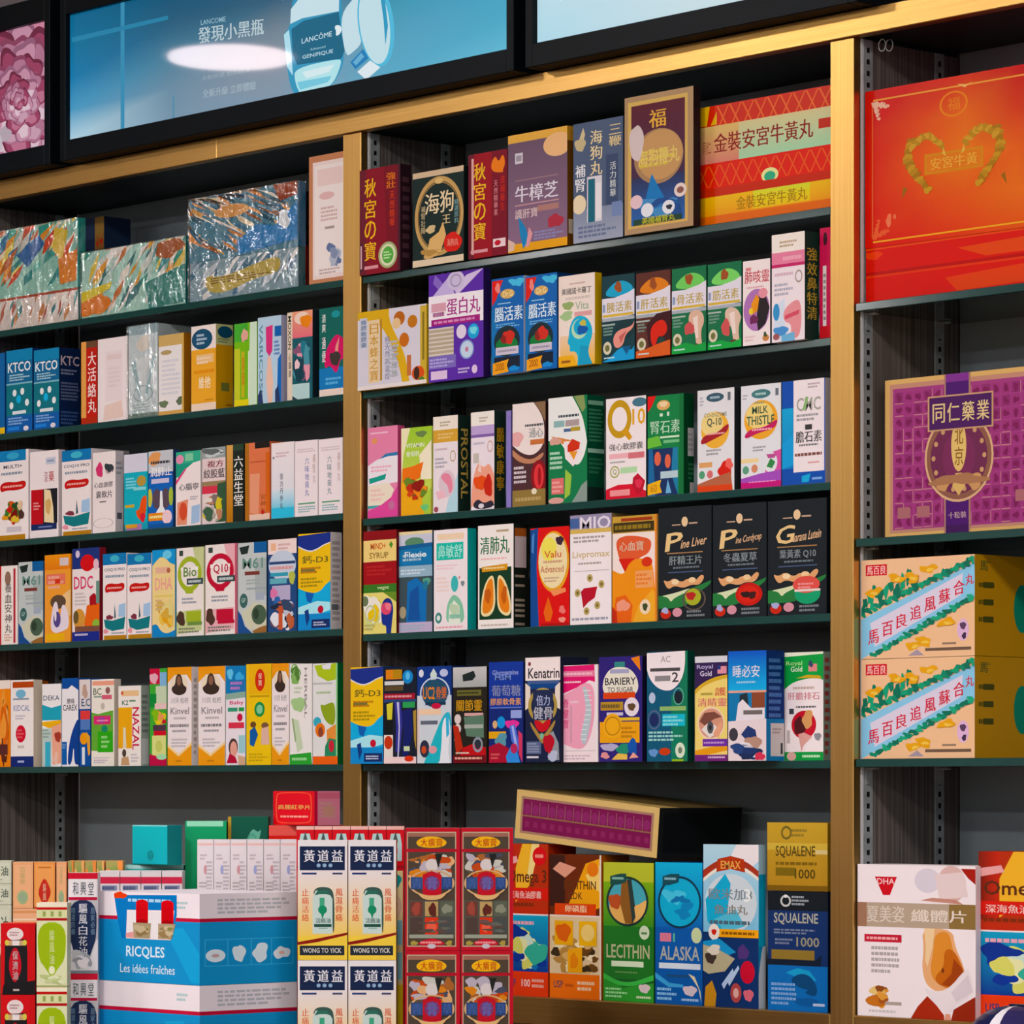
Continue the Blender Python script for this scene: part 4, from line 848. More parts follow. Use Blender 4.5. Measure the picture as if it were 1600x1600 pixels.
bx('B3', 627, 675, 670, 'lime green and orange fruit vitamin box', 'c8d068', R(0, 0, 100, 100, 'a0cc40', 'd8e070') + P('f0e8c0', 0, 0, 30, 0, 8, 30, 0, 60) + B(66, 8, 16, 4, '6c8850', 3) + T('VITAMIN', 16, 18, 76, 23, 'f0f4e0') + T('葡萄籽', 16, 27, 60, 33, 'f0f4e0') + P('f4ecd0', 60, 32, 100, 16, 100, 60, 66, 60) + P('f07828', 4, 46, 40, 44, 74, 40, 62, 58, 30, 62, 4, 62) + P('f0b030', 0, 62, 30, 60, 70, 64, 100, 84, 100, 100, 0, 100) + M(8, 56, 86, 84, 'c83824 f09030 6c8c30 902018 e8b838 486c28 d85028', 18, 4, .25) + P('b0d050', 70, 82, 100, 70, 100, 100, 78, 100) + B(80, 92, 12, 4, '70c880', 3), d=.05)
bx('B3', 677, 716, 652, 'white and gold prostate box with a gold-lettered dark side', 'e8d8d0', R(0, 0, 100, 100, 'eee4ea') + R(0, 0, 100, 14, 'f2e8dc') + W(28, 5, 76, 11, 'b0a888', 2) + R(0, 14, 100, 27, 'd8a848') + W(20, 17, 92, 24, 'e8c888', 2) + W(8, 32, 60, 36, 'd0b8c0', 1) + O(80, 42, 12, 6, 3, 'c0a888') + W(8, 42, 60, 54, 'a8a8b8', 3) + P('b8dce8', 60, 88, 100, 60, 100, 100, 50, 100) + E(56, 70, 34, 14, 'e0ccd8') + P('e890a8', 28, 62, 50, 58, 74, 62, 82, 76, 66, 82, 60, 72, 44, 68) + P('f0c0cc', 10, 78, 40, 76, 54, 84, 20, 86) + E(12, 96, 9, 3, 'a05060'), (735, '1a3028', VT('PROSTAL', 24, 14, 80, 86, 'd8b860'), 'dark green side with gold lettering'), d=.05)
bx('B3', 736, 773, 645, 'white and lavender box with a red flare and dark lettered side', '1c2c2c', R(0, 0, 100, 100, 'eee4ec') + R(0, 0, 100, 14, 'f2ece4') + W(36, 5, 78, 11, 'b8b0a0', 2) + R(0, 14, 100, 23, 'c0a8d8') + R(0, 23, 100, 26, '8868b0') + W(10, 30, 60, 34, 'c0b8c8', 1) + O(82, 36, 12, 6, 3, 'd0a8a0') + R(10, 42, 34, 52, 'c8c0b8') + P('f0a890', 6, 70, 30, 50, 54, 58, 80, 52, 100, 66, 100, 94, 0, 96) + B(40, 72, 26, 8, 'e8582c', 3) + B(74, 76, 20, 10, 'c83428', 6) + P('f0d8d0', 30, 60, 40, 48, 44, 62) + P('2c2838', 6, 94, 30, 88, 56, 94, 90, 90, 100, 96, 80, 99, 20, 99) + E(44, 96, 12, 2.5, 'e8e0e8'), (790, '1c342c', V('腦敏康寧', 20, 16, 84, 82, 'd8a830'), 'dark green side with gold characters'), d=.05)
bx('B3', 791, 799, 642, 'slim lavender box beside the dark lettered side', '7c6cb0', R(0, 0, 100, 100, '8c80c4'), d=.06)
bx('B3', 801, 853, 632, 'white-domed maroon box with a glowing red artery', '30141c', R(0, 0, 100, 100, '4c2c30') + P('f0e4e0', 0, 0, 64, 0, 92, 14, 98, 30, 92, 44, 60, 52, 26, 48, 0, 40) + P('8a6c50', 66, 0, 100, 0, 100, 20, 86, 10) + B(10, 34, 20, 8, 'e8b0b0', 3) + W(38, 20, 96, 24, '4c4c54', 1) + T('通心', 50, 25, 92, 34, '7c8c88') + R(54, 36, 96, 41, 'c87848') + P('c08868', 0, 44, 26, 52, 60, 56, 96, 48, 92, 54, 60, 60, 20, 57, 0, 50) + W(4, 60, 46, 78, 'd8d0d8', 4) + E(80, 72, 24, 16, '8c1c24') + E(80, 72, 15, 12, 'e04c50') + E(82, 72, 5, 9, 'a01820') + R(0, 84, 100, 100, '907840') + E(66, 86, 8, 3, 'e8e0c8') + W(8, 90, 90, 96, 'b8a068', 1), d=.05)
bx('B3', 857, 918, 623, 'green and white box with a red bladder drawing and tall green side', '14603c', R(0, 0, 100, 100, '1c7c4c') + P('eef0ee', 0, 0, 62, 0, 90, 20, 100, 44, 94, 56, 78, 66, 60, 62, 30, 40, 0, 40) + P('8a9c60', 66, 0, 92, 0, 96, 12, 88, 16) + W(26, 16, 82, 20, '3c4850', 1) + R(14, 22, 42, 28, '90b8b8') + R(44, 22, 80, 28, 'b0a0a0') + R(58, 29, 82, 33, 'b8a040') + R(40, 30, 58, 33, '506c98') + P('e09050', 8, 36, 30, 38, 66, 42, 70, 48, 20, 42) + B(18, 41, 14, 4, 'd8a898', 4) + P('f4e8ec', 40, 42, 84, 42, 86, 56, 64, 66, 44, 58) + P('d03c28', 50, 46, 62, 40, 82, 44, 80, 50, 64, 52, 50, 52) + P('e8a048', 54, 52, 76, 52, 66, 60) + W(4, 50, 40, 68, 'b8e0c8', 4) + P('a0c850', 44, 68, 60, 74, 56, 92, 42, 96) + R(8, 76, 40, 91, 'e07878') + W(10, 78, 38, 90, 'f0b0a8', 3) + P('8c9c94', 74, 92, 86, 84, 100, 80, 100, 100, 60, 100) + E(20, 97, 20, 3, 'e0a8a0'), (944, '10583c', R(6, 5, 94, 9, '90c8a8') + W(10, 12, 92, 44, '4c9c74', 9, 3) + R(4, 50, 100, 54, 'b0e0c8') + W(10, 58, 92, 74, '3c8860', 4, 5) + R(0, 86, 100, 100, '183028'), 'green side with rows of print'), d=.06)
bx('B3', 947, 1010, 624, 'white coenzyme box with a huge golden Q and a red foot', '1c4030', R(0, 0, 100, 100, 'f4eaec') + E(84, 6, 18, 4.5, '48788c') + O(34, 21, 30, 19, 11, 'c89c28') + P('d8a030', 40, 34, 52, 30, 66, 40, 58, 43) + T('10', 66, 12, 98, 28, 'e0a838') + T('強心軟膠囊', 8, 45, 92, 52, '50504c') + R(8, 55, 58, 60, 'f0b8c0') + R(56, 55, 96, 61, 'd87c84') + W(10, 62, 50, 65, 'a0a0a0', 1) + O(22, 73, 12, 6, 3, 'a8b068') + T('Q', 17, 70, 27, 76, '90a050') + R(36, 69, 78, 75, 'b8e0b0') + P('d8283c', 0, 90, 30, 86, 66, 86, 100, 94, 100, 100, 0, 100) + R(10, 91, 60, 97, 'f09ca0') + P('c01c34', 80, 76, 98, 84, 92, 94, 78, 97, 66, 88, 68, 80) + B(82, 86, 8, 5, 'e04860', 3), d=.05)
bx('B3', 1012, 1069, 620, 'green kidney stone supplement box with a navy torso picture', '0c5030', R(0, 0, 100, 100, '128044') + P('e03c3c', 0, 0, 24, 0, 12, 10, 0, 16) + E(44, 10, 18, 5, 'e0b070') + B(44, 9, 10, 3, 'f0d8b0', 3) + R(34, 18, 42, 21, 'd8e8d8') + R(54, 17, 60, 21, 'd8e8d8') + T('腎石素', 8, 25, 90, 38, 'b8dcc0') + R(34, 41, 90, 43, 'c8e8c8') + R(44, 45, 90, 48, '78c088') + P('70c048', 0, 42, 30, 40, 40, 50, 0, 52) + R(0, 53, 84, 100, '1c3464') + P('2c6ca0', 4, 53, 14, 53, 22, 100, 2, 100) + P('3080a8', 70, 53, 84, 53, 84, 100, 66, 80) + E(28, 63, 9, 7, 'e07058') + E(56, 66, 8, 7, 'e07058') + R(36, 76, 84, 83, 'b8d0d8') + P('78b8e0', 50, 98, 56, 84, 66, 98) + P('f0b838', 0, 88, 38, 84, 34, 90, 40, 97, 0, 99) + T('60', 8, 88, 26, 96, 'c88820') + R(88, 0, 100, 100, '107038'), (1084, '0c4c2c', R(40, 34, 100, 62, 'd8d8d8') + W(44, 38, 96, 58, 'b0b0b8', 4) + W(44, 68, 96, 86, '3c8858', 4, 9) + R(60, 88, 100, 100, 'e0d8d8'), 'dark green side with a white printed patch'), d=.06)
E10 = E(48, 40, 38, 18, 'f0b850')
bx('B3', 1090, 1148, 611, 'pale box with an orange disc, red ribbon and pomegranate', '4c5450', R(0, 0, 100, 100, 'e4e4e8') + E(48, 8, 24, 4.4, '3c5c6c') + W(34, 6, 62, 10, 'a8c0cc', 1) + W(6, 6, 18, 16, 'b0b0c0', 3) + R(82, 4, 90, 12, '687078') + E10 + E(40, 34, 30, 12, 'f0d890') + T('CO-ENZYME', 18, 23, 80, 27, '909078') + T('Q-10', 26, 28, 66, 37, '3c5048') + P('a83038', 8, 50, 20, 44, 50, 44, 84, 34, 86, 38, 78, 44, 50, 48, 12, 54) + W(26, 42, 76, 45, 'f0b0b0', 1) + W(24, 58, 70, 65, '9a9aa0', 2) + R(4, 71, 40, 76, 'e0a870') + E(12, 83, 8, 4, '58a078') + E(34, 83, 8, 4, 'd87878') + B(76, 80, 20, 9, 'd83028', 5) + B(86, 74, 10, 5, 'f07068', 2) + P('b86c50', 0, 92, 50, 86, 90, 82, 96, 100, 0, 100) + R(0, 94, 94, 100, 'e0481c'), (1156, '2c3034'), d=.05)
bx('B3', 1158, 1221, 604, 'pale box with an orange disc, pink ribbon and purple foot', '3c4450', R(0, 0, 100, 100, 'e4e6ec') + E(50, 9, 24, 4.4, '487c80') + W(36, 7, 64, 11, 'b0d0cc', 1) + W(4, 8, 18, 14, 'b0b0c0', 2) + R(86, 5, 94, 12, '687078') + E(50, 34, 42, 19, 'f0b048') + E(46, 30, 34, 13, 'f0d888') + W(34, 16, 60, 19, 'a8a070', 1) + T('MILK', 28, 21, 68, 28, '3c5c48') + T('THISTLE', 14, 30, 84, 39, '3c5c48') + P('c83868', 8, 48, 24, 42, 60, 42, 92, 34, 90, 40, 80, 44, 40, 47, 12, 52) + W(28, 42, 80, 45, 'f4b8c8', 1) + W(30, 59, 66, 65, '9a9aa0', 2) + R(0, 71, 44, 75, 'f0d8a0') + E(12, 82, 8, 4, '60a080') + E(34, 81, 8, 4, 'd89070') + P('d860a8', 62, 68, 100, 64, 100, 100, 60, 98) + E(74, 76, 17, 10, 'e4e8ec') + P('3c8c50', 64, 80, 74, 72, 86, 76, 78, 82) + P('c05898', 64, 68, 90, 68, 84, 72, 68, 72) + P('a858c0', 0, 90, 50, 86, 100, 84, 100, 100, 0, 100) + R(0, 94, 100, 100, 'c82880') + W(20, 93, 90, 95, 'f0a0d0', 1), d=.05)
bx('B3', 1222, 1290, 597, 'royal blue gallstone box with a large white front label', '1454a8', R(0, 0, 100, 100, '1450b0') + R(0, 26, 26, 84, '18a8dc', '1c84cc') + P('28a0e0', 0, 60, 30, 50, 30, 80, 0, 84) + R(27, 0, 98, 88, 'f2e8ec') + W(60, 3, 92, 9, 'c0a8b0', 2) + T('CMC', 34, 17, 90, 30, 'a8a8a0') + P('90b878', 48, 28, 56, 16, 62, 17, 54, 30) + W(34, 32, 92, 40, '9a98a0', 2) + R(54, 43, 70, 48, '383838') + T('膽石素', 32, 49, 92, 60, '282828') + W(40, 61, 86, 64, '707070', 1) + W(30, 69, 96, 74, '805048', 1) + W(60, 78, 88, 81, 'e0a098', 1) + P('38b0e0', 46, 92, 66, 90, 62, 98, 46, 98) + W(70, 93, 94, 97, '90c0f0', 1), (1294, 'e0d4d0'), d=.05)

# ------------------------------------------------------------------ middle bay, fourth shelf
bx('B4', 568, 620, 831, 'crimson and cream syrup box with a blue head profile on yellow', '5c1418', R(0, 0, 100, 100, 'a01820') + R(0, 0, 100, 9, '8c1018') + R(0, 9, 100, 30, 'f0d488') + T('MIND+', 22, 12, 68, 18, 'd8682c') + T('SYRUP', 18, 21, 76, 27, '907030') + P('50902c', 84, 11, 90, 14, 84, 18, 78, 14) + W(10, 33, 90, 44, 'b83838', 3) + R(0, 52, 100, 60, '3c7828') + T('veget', 42, 54, 78, 58, 'c8e0a8') + R(0, 60, 100, 100, 'e8dc80') + M(0, 60, 60, 98, 'f0ece0 e8c830 d0d890 f4f0e8', 10, 3, .35) + P('6c9030', 60, 60, 100, 60, 100, 70, 84, 66) + E(6, 68, 10, 5, '6c7c58') + O(22, 80, 16, 8, 3, 'c0c8a8') + P('24388c', 54, 74, 64, 66, 84, 66, 92, 76, 88, 86, 84, 100, 70, 100, 70, 92, 56, 92) + E(70, 76, 16, 6, 'e05878') + B(76, 74, 8, 4, 'f08898', 3) + W(4, 90, 40, 97, 'b8b070', 2), d=.05)
bx('B4', 622, 676, 832, 'dark box with a blue shoulder x-ray and green oval', '28485c', R(0, 0, 100, 15, 'c8ccdc') + R(0, 0, 100, 3, 'e8d8a8') + E(48, 11, 28, 5, '5c8c6c') + R(0, 15, 100, 34, '2c7cb4') + P('1c6098', 0, 14, 100, 12, 100, 16, 0, 18) + W(14, 22, 92, 30, 'a8c8d8', 2) + T('Flexio', 20, 20, 84, 26, 'd8e8f0') + R(0, 34, 100, 45, '98b8cc') + W(8, 37, 90, 43, 'd0e0ec', 2) + R(0, 45, 100, 90, '3c5058') + P('1c70b8', 28, 50, 54, 46, 84, 56, 82, 90, 24, 90) + P('2858a0', 36, 60, 60, 54, 64, 88, 30, 88) + B(84, 50, 10, 4, '58a088', 3) + B(80, 54, 8, 4, '307c9c', 5) + E(14, 80, 10, 6, 'a89c80') + R(0, 90, 100, 100, 'c0b0d0') + W(6, 92, 90, 98, '9cb8c8', 2), d=.05)
bx('B4', 678, 731, 829, 'white and turquoise box with a green upper body outline', '30c0b4', R(0, 0, 100, 100, 'f2e8ec') + R(10, 4, 90, 10, 'f0d8b8') + R(8, 13, 88, 30, '28c0ac') + T('鼻敏舒', 12, 15, 84, 28, 'b0f0e4') + W(8, 34, 80, 40, 'f0d0d8', 2) + W(8, 46, 50, 62, 'f0d8d0', 4) + E(62, 54, 11, 8, '48b8b8') + P('88c8a8', 36, 94, 38, 76, 48, 68, 60, 64, 76, 68, 88, 76, 92, 94) + P('e8f0e4', 44, 94, 46, 78, 60, 70, 76, 76, 80, 94) + M(48, 72, 78, 90, 'd8e8d0 c0d8b8 e0d8b0', 8, 3, .35) + R(48, 84, 78, 88, '90c8b0') + E(14, 87, 10, 5.5, '488c84') + E(14, 87, 5, 2.6, 'e8f0ec') + E(76, 48, 3, 1.6, 'd89ca0') + B(86, 54, 5, 3, '7c8890', 3) + W(6, 95, 90, 98, 'e8a8b0', 1), (744, '22b4b0'), d=.05)
bx('B4', 747, 803, 822, 'white-framed dark green lung pill box with orange lungs', 'e4dcd4', R(0, 0, 100, 100, 'f4eeea') + W(52, 4, 88, 8, 'b09870', 1) + T('清肺丸', 6, 11, 88, 28, '1c7040') + W(8, 31, 84, 34, 'f0c0c0', 1) + R(4, 41, 94, 91, '0c3820') + P('d89828', 10, 40, 84, 38, 82, 44, 12, 45) + W(16, 40, 78, 43, 'f0d8a0', 1) + P('f0dca8', 30, 50, 44, 48, 48, 60, 50, 78, 36, 88, 8, 88, 8, 76, 16, 60) + P('f0dca8', 56, 48, 70, 50, 84, 60, 94, 76, 92, 88, 72, 88, 54, 80, 54, 60) + P('e88420', 30, 53, 41, 51, 44, 62, 44, 78, 30, 85, 13, 85, 13, 76, 20, 62) + P('e88420', 59, 51, 68, 53, 80, 63, 89, 77, 88, 85, 72, 85, 59, 78, 58, 62) + B(28, 68, 8, 8, 'c86018', 3) + B(74, 68, 8, 8, 'c86018', 5) + W(8, 95, 88, 98, 'c8b8b0', 1), (826, '18221c', R(8, 4, 84, 12, 'b86838') + R(8, 12, 84, 42, 'dcd0d4') + sum([R(10, y, 74, y + 2.4, 'a8a090') for y in (49, 58, 72, 77, 82, 87, 95)], []), 'black side with a white label'), d=.05)
bx('B4', 829, 890, 826, 'red box with a yellow oval seal and blue edge', 'a81414', R(0, 0, 100, 100, 'dc1c1c') + P('1c4c94', 0, 2, 20, 0, 16, 40, 22, 100, 0, 100) + P('5c90d0', 4, 8, 10, 4, 8, 26, 3, 24) + E(60, 35, 40, 31, 'e8a840') + E(58, 34, 37, 28, 'f0e0b0') + E(48, 22, 20, 12, 'f0e468') + B(76, 14, 9, 5, '3c2438', 3) + T('Valu', 36, 24, 80, 31, 'd87850') + W(34, 33, 84, 37, 'd0a080', 1) + T('Advanced', 26, 39, 86, 46, 'c88060') + W(36, 50, 80, 56, 'c8a890', 2) + P('f09868', 50, 64, 90, 62, 92, 66, 60, 70) + P('e86c28', 46, 70, 58, 86, 52, 95, 40, 95, 34, 86) + B(82, 84, 8, 4, 'e88078', 2) + B(82, 94, 8, 3, 'f0a090', 3) + R(26, 97, 100, 100, 'b81010'), d=.05)
bx('B4', 891, 956, 806, 'white liver formula box with a purple lettered crown flap', '8c7850', R(0, 0, 100, 100, 'f4ecee') + R(0, 0, 100, 16, '9890b0') + R(0, 3, 22, 12, '4c68a0') + T('MIO', 24, 2, 98, 14, 'e8e0ec') + R(0, 13, 100, 17, 'd8b868') + W(8, 19, 96, 26, 'a8a0a0', 2) + T('Livpromax', 6, 33, 96, 41, 'd0b888') + W(20, 43, 78, 46, 'a8a098', 1) + R(10, 51, 94, 51.6, 'b0a8b0') + P('b82434', 26, 70, 34, 67, 66, 66, 60, 76, 44, 80, 32, 85) + sum([E(x, y, 7, 3.6, 'b8a468') + E(x, y, 3, 1.6, '786830') for x, y in ((48, 58), (76, 64), (18, 71), (66, 83), (40, 88))], []) + W(4, 93, 96, 97, 'a0a0b0', 1), d=.05)
bx('B4', 957, 1027, 808, 'orange, white and gold box with a red heart drop', 'd0a050', R(0, 0, 100, 100, 'f4e4de') + R(0, 0, 100, 16, 'c8a048') + R(20, 2, 90, 5, 'a04028') + R(2, 6, 94, 15, '3c3010') + W(6, 7, 90, 14, '907828', 1) + P('e06848', 6, 22, 30, 18, 66, 20, 90, 24, 84, 36, 60, 40, 40, 48, 28, 54, 14, 38) + P('d82c24', 14, 40, 50, 40, 30, 54) + T('心血寶', 16, 24, 70, 33, 'd8c0a8') + P('f09838', 0, 50, 26, 56, 40, 42, 70, 40, 94, 44, 98, 100, 0, 100) + P('e86c30', 0, 100, 8, 76, 30, 74, 46, 84, 42, 100) + R(52, 52, 92, 68, 'f0a870') + W(54, 54, 90, 66, 'e88848', 3) + E(78, 44, 12, 4.6, 'd84838') + P('f0b048', 46, 100, 60, 84, 90, 70, 100, 76, 100, 100) + E(74, 86, 12, 7, 'f0d8b8') + B(74, 86, 5, 4, '3c4c28', 3) + B(24, 84, 14, 6, 'f0a088', 4) + P('c83828', 0, 84, 10, 90, 12, 100, 0, 100) + R(96, 0, 100, 100, 'e88c40'), d=.06)


def blk(a, b, t2, s, fruit):
    return (R(0, 0, 100, 100, '141c22') + E(50, 13, 6, 4.4, 'e8c8a0') + R(26, 15, 42, 16, 'c8a890') + R(58, 14, 74, 15.4, 'c8a890') + T(a, 12, 23, 44, 39, 'e8c890', -2, 4) + T(b, 42, 29, 90, 37, 'e0b890', -3, 3) + R(16, 40, 84, 41, 'a88058') + T(t2, 20, 43, 82, 51, '8c989c') + W(28, 52, 80, 55, '6c7880', 1, s) + R(18, 57, 84, 58, '4c5c80')
            + P('e0a878', 8, 63, 18, 66, 30, 62, 44, 67, 56, 63, 68, 67, 82, 60, 88, 63, 78, 70, 62, 69, 48, 72, 30, 69, 18, 73) + E(32, 66, 7, 2.4, 'f0d8b0') + E(64, 65, 7, 2.4, 'f0d0a0') + P('2c7c40', 0, 78, 30, 76, 66, 72, 100, 66, 98, 70, 70, 78, 60, 86, 30, 90, 0, 89) + P('d8e0b8', 4, 78, 30, 76, 60, 72, 62, 74, 30, 80, 24, 84, 18, 79) + R(0, 89, 100, 100, '141c22') + fruit
            + E(14, 94, 10, 4.4, 'c83c30') + B(13, 91, 6, 3, 'a8b0d8', s) + E(36, 93, 9, 4, 'd898a8') + W(54, 91, 92, 98, '7c8488', 2, s))


bx('B4', 1029, 1112, 795, 'black box of gold script with a yellow-green fruit half', '10161c', blk('P', 'ine Liver', '肝精王片', 1, O(68, 82, 22, 10, 3, '5c5048') + E(66, 80, 15, 7.4, 'a8b038') + B(62, 79, 8, 4, 'b83838', 3)), d=.06)
bx('B4', 1114, 1198, 790, 'black box of gold script with a red seeded fruit half', '10161c', blk('P', 'ine Cordycep', '冬蟲夏草', 2, E(68, 80, 25, 10, 'c82c28') + E(67, 80, 20, 7.4, 'd84038') + B(62, 80, 8, 3, '2c1414', 3) + B(74, 81, 8, 3, '3c1818', 5)), d=.06)
bx('B4', 1200, 1292, 784, 'black box of gold script with a watermelon slice', '10161c', blk('G', 'uarana Lutein', '葉黃素 Q10', 3, E(68, 82, 22, 9, '28a070') + E(66, 74, 23, 7.4, 'e06058') + W(52, 72, 82, 78, 'f0a0a0', 2) + R(46, 78, 90, 80, 'e8d8d0')), d=.06)
# ------------------------------------------------------------------ middle bay, fifth shelf
bx('B5', 548, 599, 1043, 'sky blue and yellow calcium box beside the dark leg-care box', '1c3c70', cal(2), d=.05)
bx('B5', 600, 651, 1044, 'dark leg-care box with white-edged navy legs', '1a2440', R(0, 0, 100, 100, '141c2c') + R(6, 2, 56, 12, 'e08830') + R(28, 2, 56, 11, 'b88a28') + E(74, 10, 16, 7, '2c8cd0') + E(74, 9, 7, 4, '68c0f0') + R(2, 14, 62, 18, 'd8d8d8') + R(2, 19, 60, 24, '5c4c30') + R(0, 27, 96, 33, 'a02838') + W(4, 28, 90, 32, 'e0a0a8', 1) + R(0, 33, 100, 36, '2c4878') + P('d8d048', 8, 38, 28, 36, 24, 58, 12, 62) + R(2, 54, 28, 70, '0c1014') + P('3c3c98', 32, 36, 52, 36, 58, 60, 50, 88, 36, 88, 38, 60) + P('c8c8e8', 40, 36, 47, 36, 50, 62, 46, 94, 42, 94, 46, 62) + R(58, 36, 96, 42, '38a058') + P('1c2468', 54, 46, 86, 42, 90, 66, 74, 92, 56, 92, 62, 66) + P('a88c40', 90, 46, 100, 44, 100, 86, 94, 76) + R(0, 70, 28, 100, 'e8e0d8') + E(14, 78, 13, 7, 'c84028') + R(62, 82, 80, 87, 'c8d8b0') + R(0, 93, 100, 100, 'f0d8d8') + E(78, 95, 14, 3, 'd84838'), d=.05)
bx('B5', 652, 706, 1042, 'navy and aqua joint box with an orange circle badge and white knee', '1c3468', R(0, 0, 100, 36, '203c88') + R(0, 30, 100, 100, 'd0d8e0') + E(12, 7, 7, 4, 'e0e4ec') + E(78, 7, 12, 4, 'c0c8e8') + P('d0e0d8', 38, 8, 48, 2, 58, 8, 54, 16, 42, 16) + O(52, 28, 44, 17, 4, 'c8d8e8') + E(52, 28, 38, 14.5, '24506c') + T('UC2', 17, 21, 52, 34, 'e08838') + T('骨樂', 56, 21, 86, 34, 'd87028') + R(24, 37, 84, 40, '183850') + E(56, 41, 14, 3, 'c82848') + R(6, 44, 70, 50, 'f0d0b0') + R(10, 56, 60, 60, '606878') + P('38b8c8', 48, 74, 76, 50, 96, 46, 100, 60, 84, 90, 60, 100, 20, 100) + P('e8ecf4', 74, 56, 92, 50, 98, 66, 90, 84, 96, 100, 66, 100, 72, 80) + P('48b8e0', 84, 52, 92, 48, 94, 70, 86, 74) + E(22, 85, 14, 9, '2c3048') + E(20, 86, 7, 4, 'c85838') + E(46, 86, 12, 4, 'e0a0a8') + R(0, 44, 6, 90, 'e0c8c0'), d=.05)
bx('B5', 708, 761, 1043, 'black box with a silver cap band and gold characters', '282018', R(0, 0, 100, 100, '201c14') + R(0, 0, 100, 21, 'c8c8c8', 'a8acac') + P('1c2828', 28, 8, 62, 4, 68, 10, 58, 14, 30, 15) + R(12, 24, 84, 30, '6c6830') + W(14, 25, 80, 29, '383c18', 1) + T('關節靈', 10, 34, 86, 46, 'd09c28') + R(34, 48, 90, 51, 'd8a8a8') + P('5c7c68', 32, 52, 92, 50, 92, 74, 40, 72) + R(34, 60, 90, 64, 'a8b0a8') + sum([E(14, y, 10, 5, 'e0d0d0') for y in (54, 64, 75)], []) + P('b83828', 0, 60, 16, 62, 30, 84, 10, 92) + P('c02024', 30, 84, 60, 80, 98, 84, 98, 92, 20, 92) + O(74, 81, 15, 8, 5, '9098a8') + E(74, 81, 8, 4.6, '28303c') + W(8, 88, 50, 91, 'e0d0c0', 1) + R(0, 92, 100, 100, '6c141c') + W(6, 93, 90, 97, 'e8b0a0', 1), d=.05)
bx('B5', 764, 818, 1035, 'royal blue and red joint box with a glowing bone picture', '1c2454', R(0, 0, 100, 45, '28409c') + R(0, 45, 100, 100, '1c2c74') + T('Glucosamine', 10, 8, 86, 13, '98a8e0') + T('MSM', 18, 13, 64, 18, '8098d8') + T('葡萄糖', 8, 23, 92, 34, '8890b0') + T('膠原軟骨素', 4, 36, 94, 43, 'e8a858') + R(4, 45, 96, 46, '7088d0') + R(64, 48, 96, 56, '98a8e0') + R(0, 69, 50, 76, 'e0a838') + E(36, 60, 12, 6, '3898e0') + E(18, 62, 7, 4, 'd8b080') + B(68, 62, 18, 5, 'e048a0', 3) + P('5878d8', 60, 64, 76, 62, 90, 82, 84, 90, 66, 78) + P('a8b8f0', 66, 64, 72, 63, 84, 84, 78, 86) + B(36, 78, 18, 7, '5c98a8', 5) + P('a82038', 0, 84, 30, 80, 60, 86, 56, 100, 0, 100) + P('d04868', 86, 68, 98, 72, 98, 100, 88, 92) + P('4890e0', 50, 94, 64, 84, 84, 90, 92, 100, 54, 100) + E(74, 86, 10, 5, 'b83860') + W(6, 90, 36, 97, 'd86868', 2), d=.05)
bx('B5', 821, 876, 1028, 'white-topped navy box with a gold laurel shield and red ribbon', '1a2038', R(0, 0, 100, 100, '182040') + R(0, 0, 100, 22, 'f4e8e6') + T('Kenatrin', 8, 10, 98, 20, '2c2c34') + E(12, 6, 4, 2, '803838') + R(6, 22, 98, 28, '486090') + R(14, 25, 90, 30, '1c4888') + P('e8dcd0', 0, 24, 14, 28, 16, 46, 0, 50) + P('e8dcd0', 86, 28, 100, 24, 100, 50, 84, 46) + O(50, 46, 42, 17, 9, 'b09850') + R(22, 31, 80, 60, '202c50') + T('倍力', 32, 36, 70, 46, 'b8c0e0') + T('健骨', 24, 47, 78, 59, 'c0c0cc') + P('c82c34', 24, 59, 46, 61, 50, 64, 56, 61, 76, 58, 68, 68, 48, 72, 32, 68) + P('a88848', 14, 60, 30, 68, 48, 76, 68, 68, 88, 58, 84, 66, 52, 82, 46, 82, 16, 66) + E(48, 75, 6, 3, '80b898') + P('9098a0', 66, 74, 80, 70, 96, 82, 98, 98, 66, 98) + B(68, 82, 14, 10, 'b82c38', 3) + B(80, 94, 14, 5, 'b8c0d8', 5) + R(4, 80, 46, 92, '58688c') + W(6, 81, 44, 91, '98a0b8', 4) + R(4, 94, 38, 96, 'd8d8e0'), d=.05)
bx('B5', 877, 935, 1040, 'pink and white spine box with a pale backbone picture', 'e8d4d8', R(0, 0, 100, 100, 'f4e4e8') + P('e03c78', 0, 1, 90, 0, 92, 18, 76, 16, 50, 22, 0, 30) + R(4, 6, 90, 12, 'e88aa8') + W(6, 7, 88, 11, 'f4c0d0', 1) + W(8, 16, 56, 19, 'f4d8e0', 1) + P('f0a8c0', 0, 32, 40, 24, 62, 18, 84, 20, 92, 32, 88, 66, 60, 90, 0, 80) + V('脊健寶', 6, 34, 20, 66, 'd84880') + W(24, 36, 48, 40, 'f0d0dc', 1) + P('b8c8d0', 58, 22, 68, 22, 78, 38, 84, 50, 78, 64, 70, 78, 64, 84, 52, 76, 60, 62, 68, 48, 66, 38) + sum([R(60 + 6 * math.sin(i * .5), 26 + i * 5, 80 + 6 * math.sin(i * .5) - i * .6, 27 + i * 5, 'e0e8ec') for i in range(11)], []) + R(24, 42, 30, 80, 'd8a0b4') + R(10, 88, 94, 88.6, 'c8b8c0') + W(8, 92, 90, 98, 'd0b8c4', 2) + R(94, 0, 100, 100, 'f4ecee'), d=.05, dy=.006)
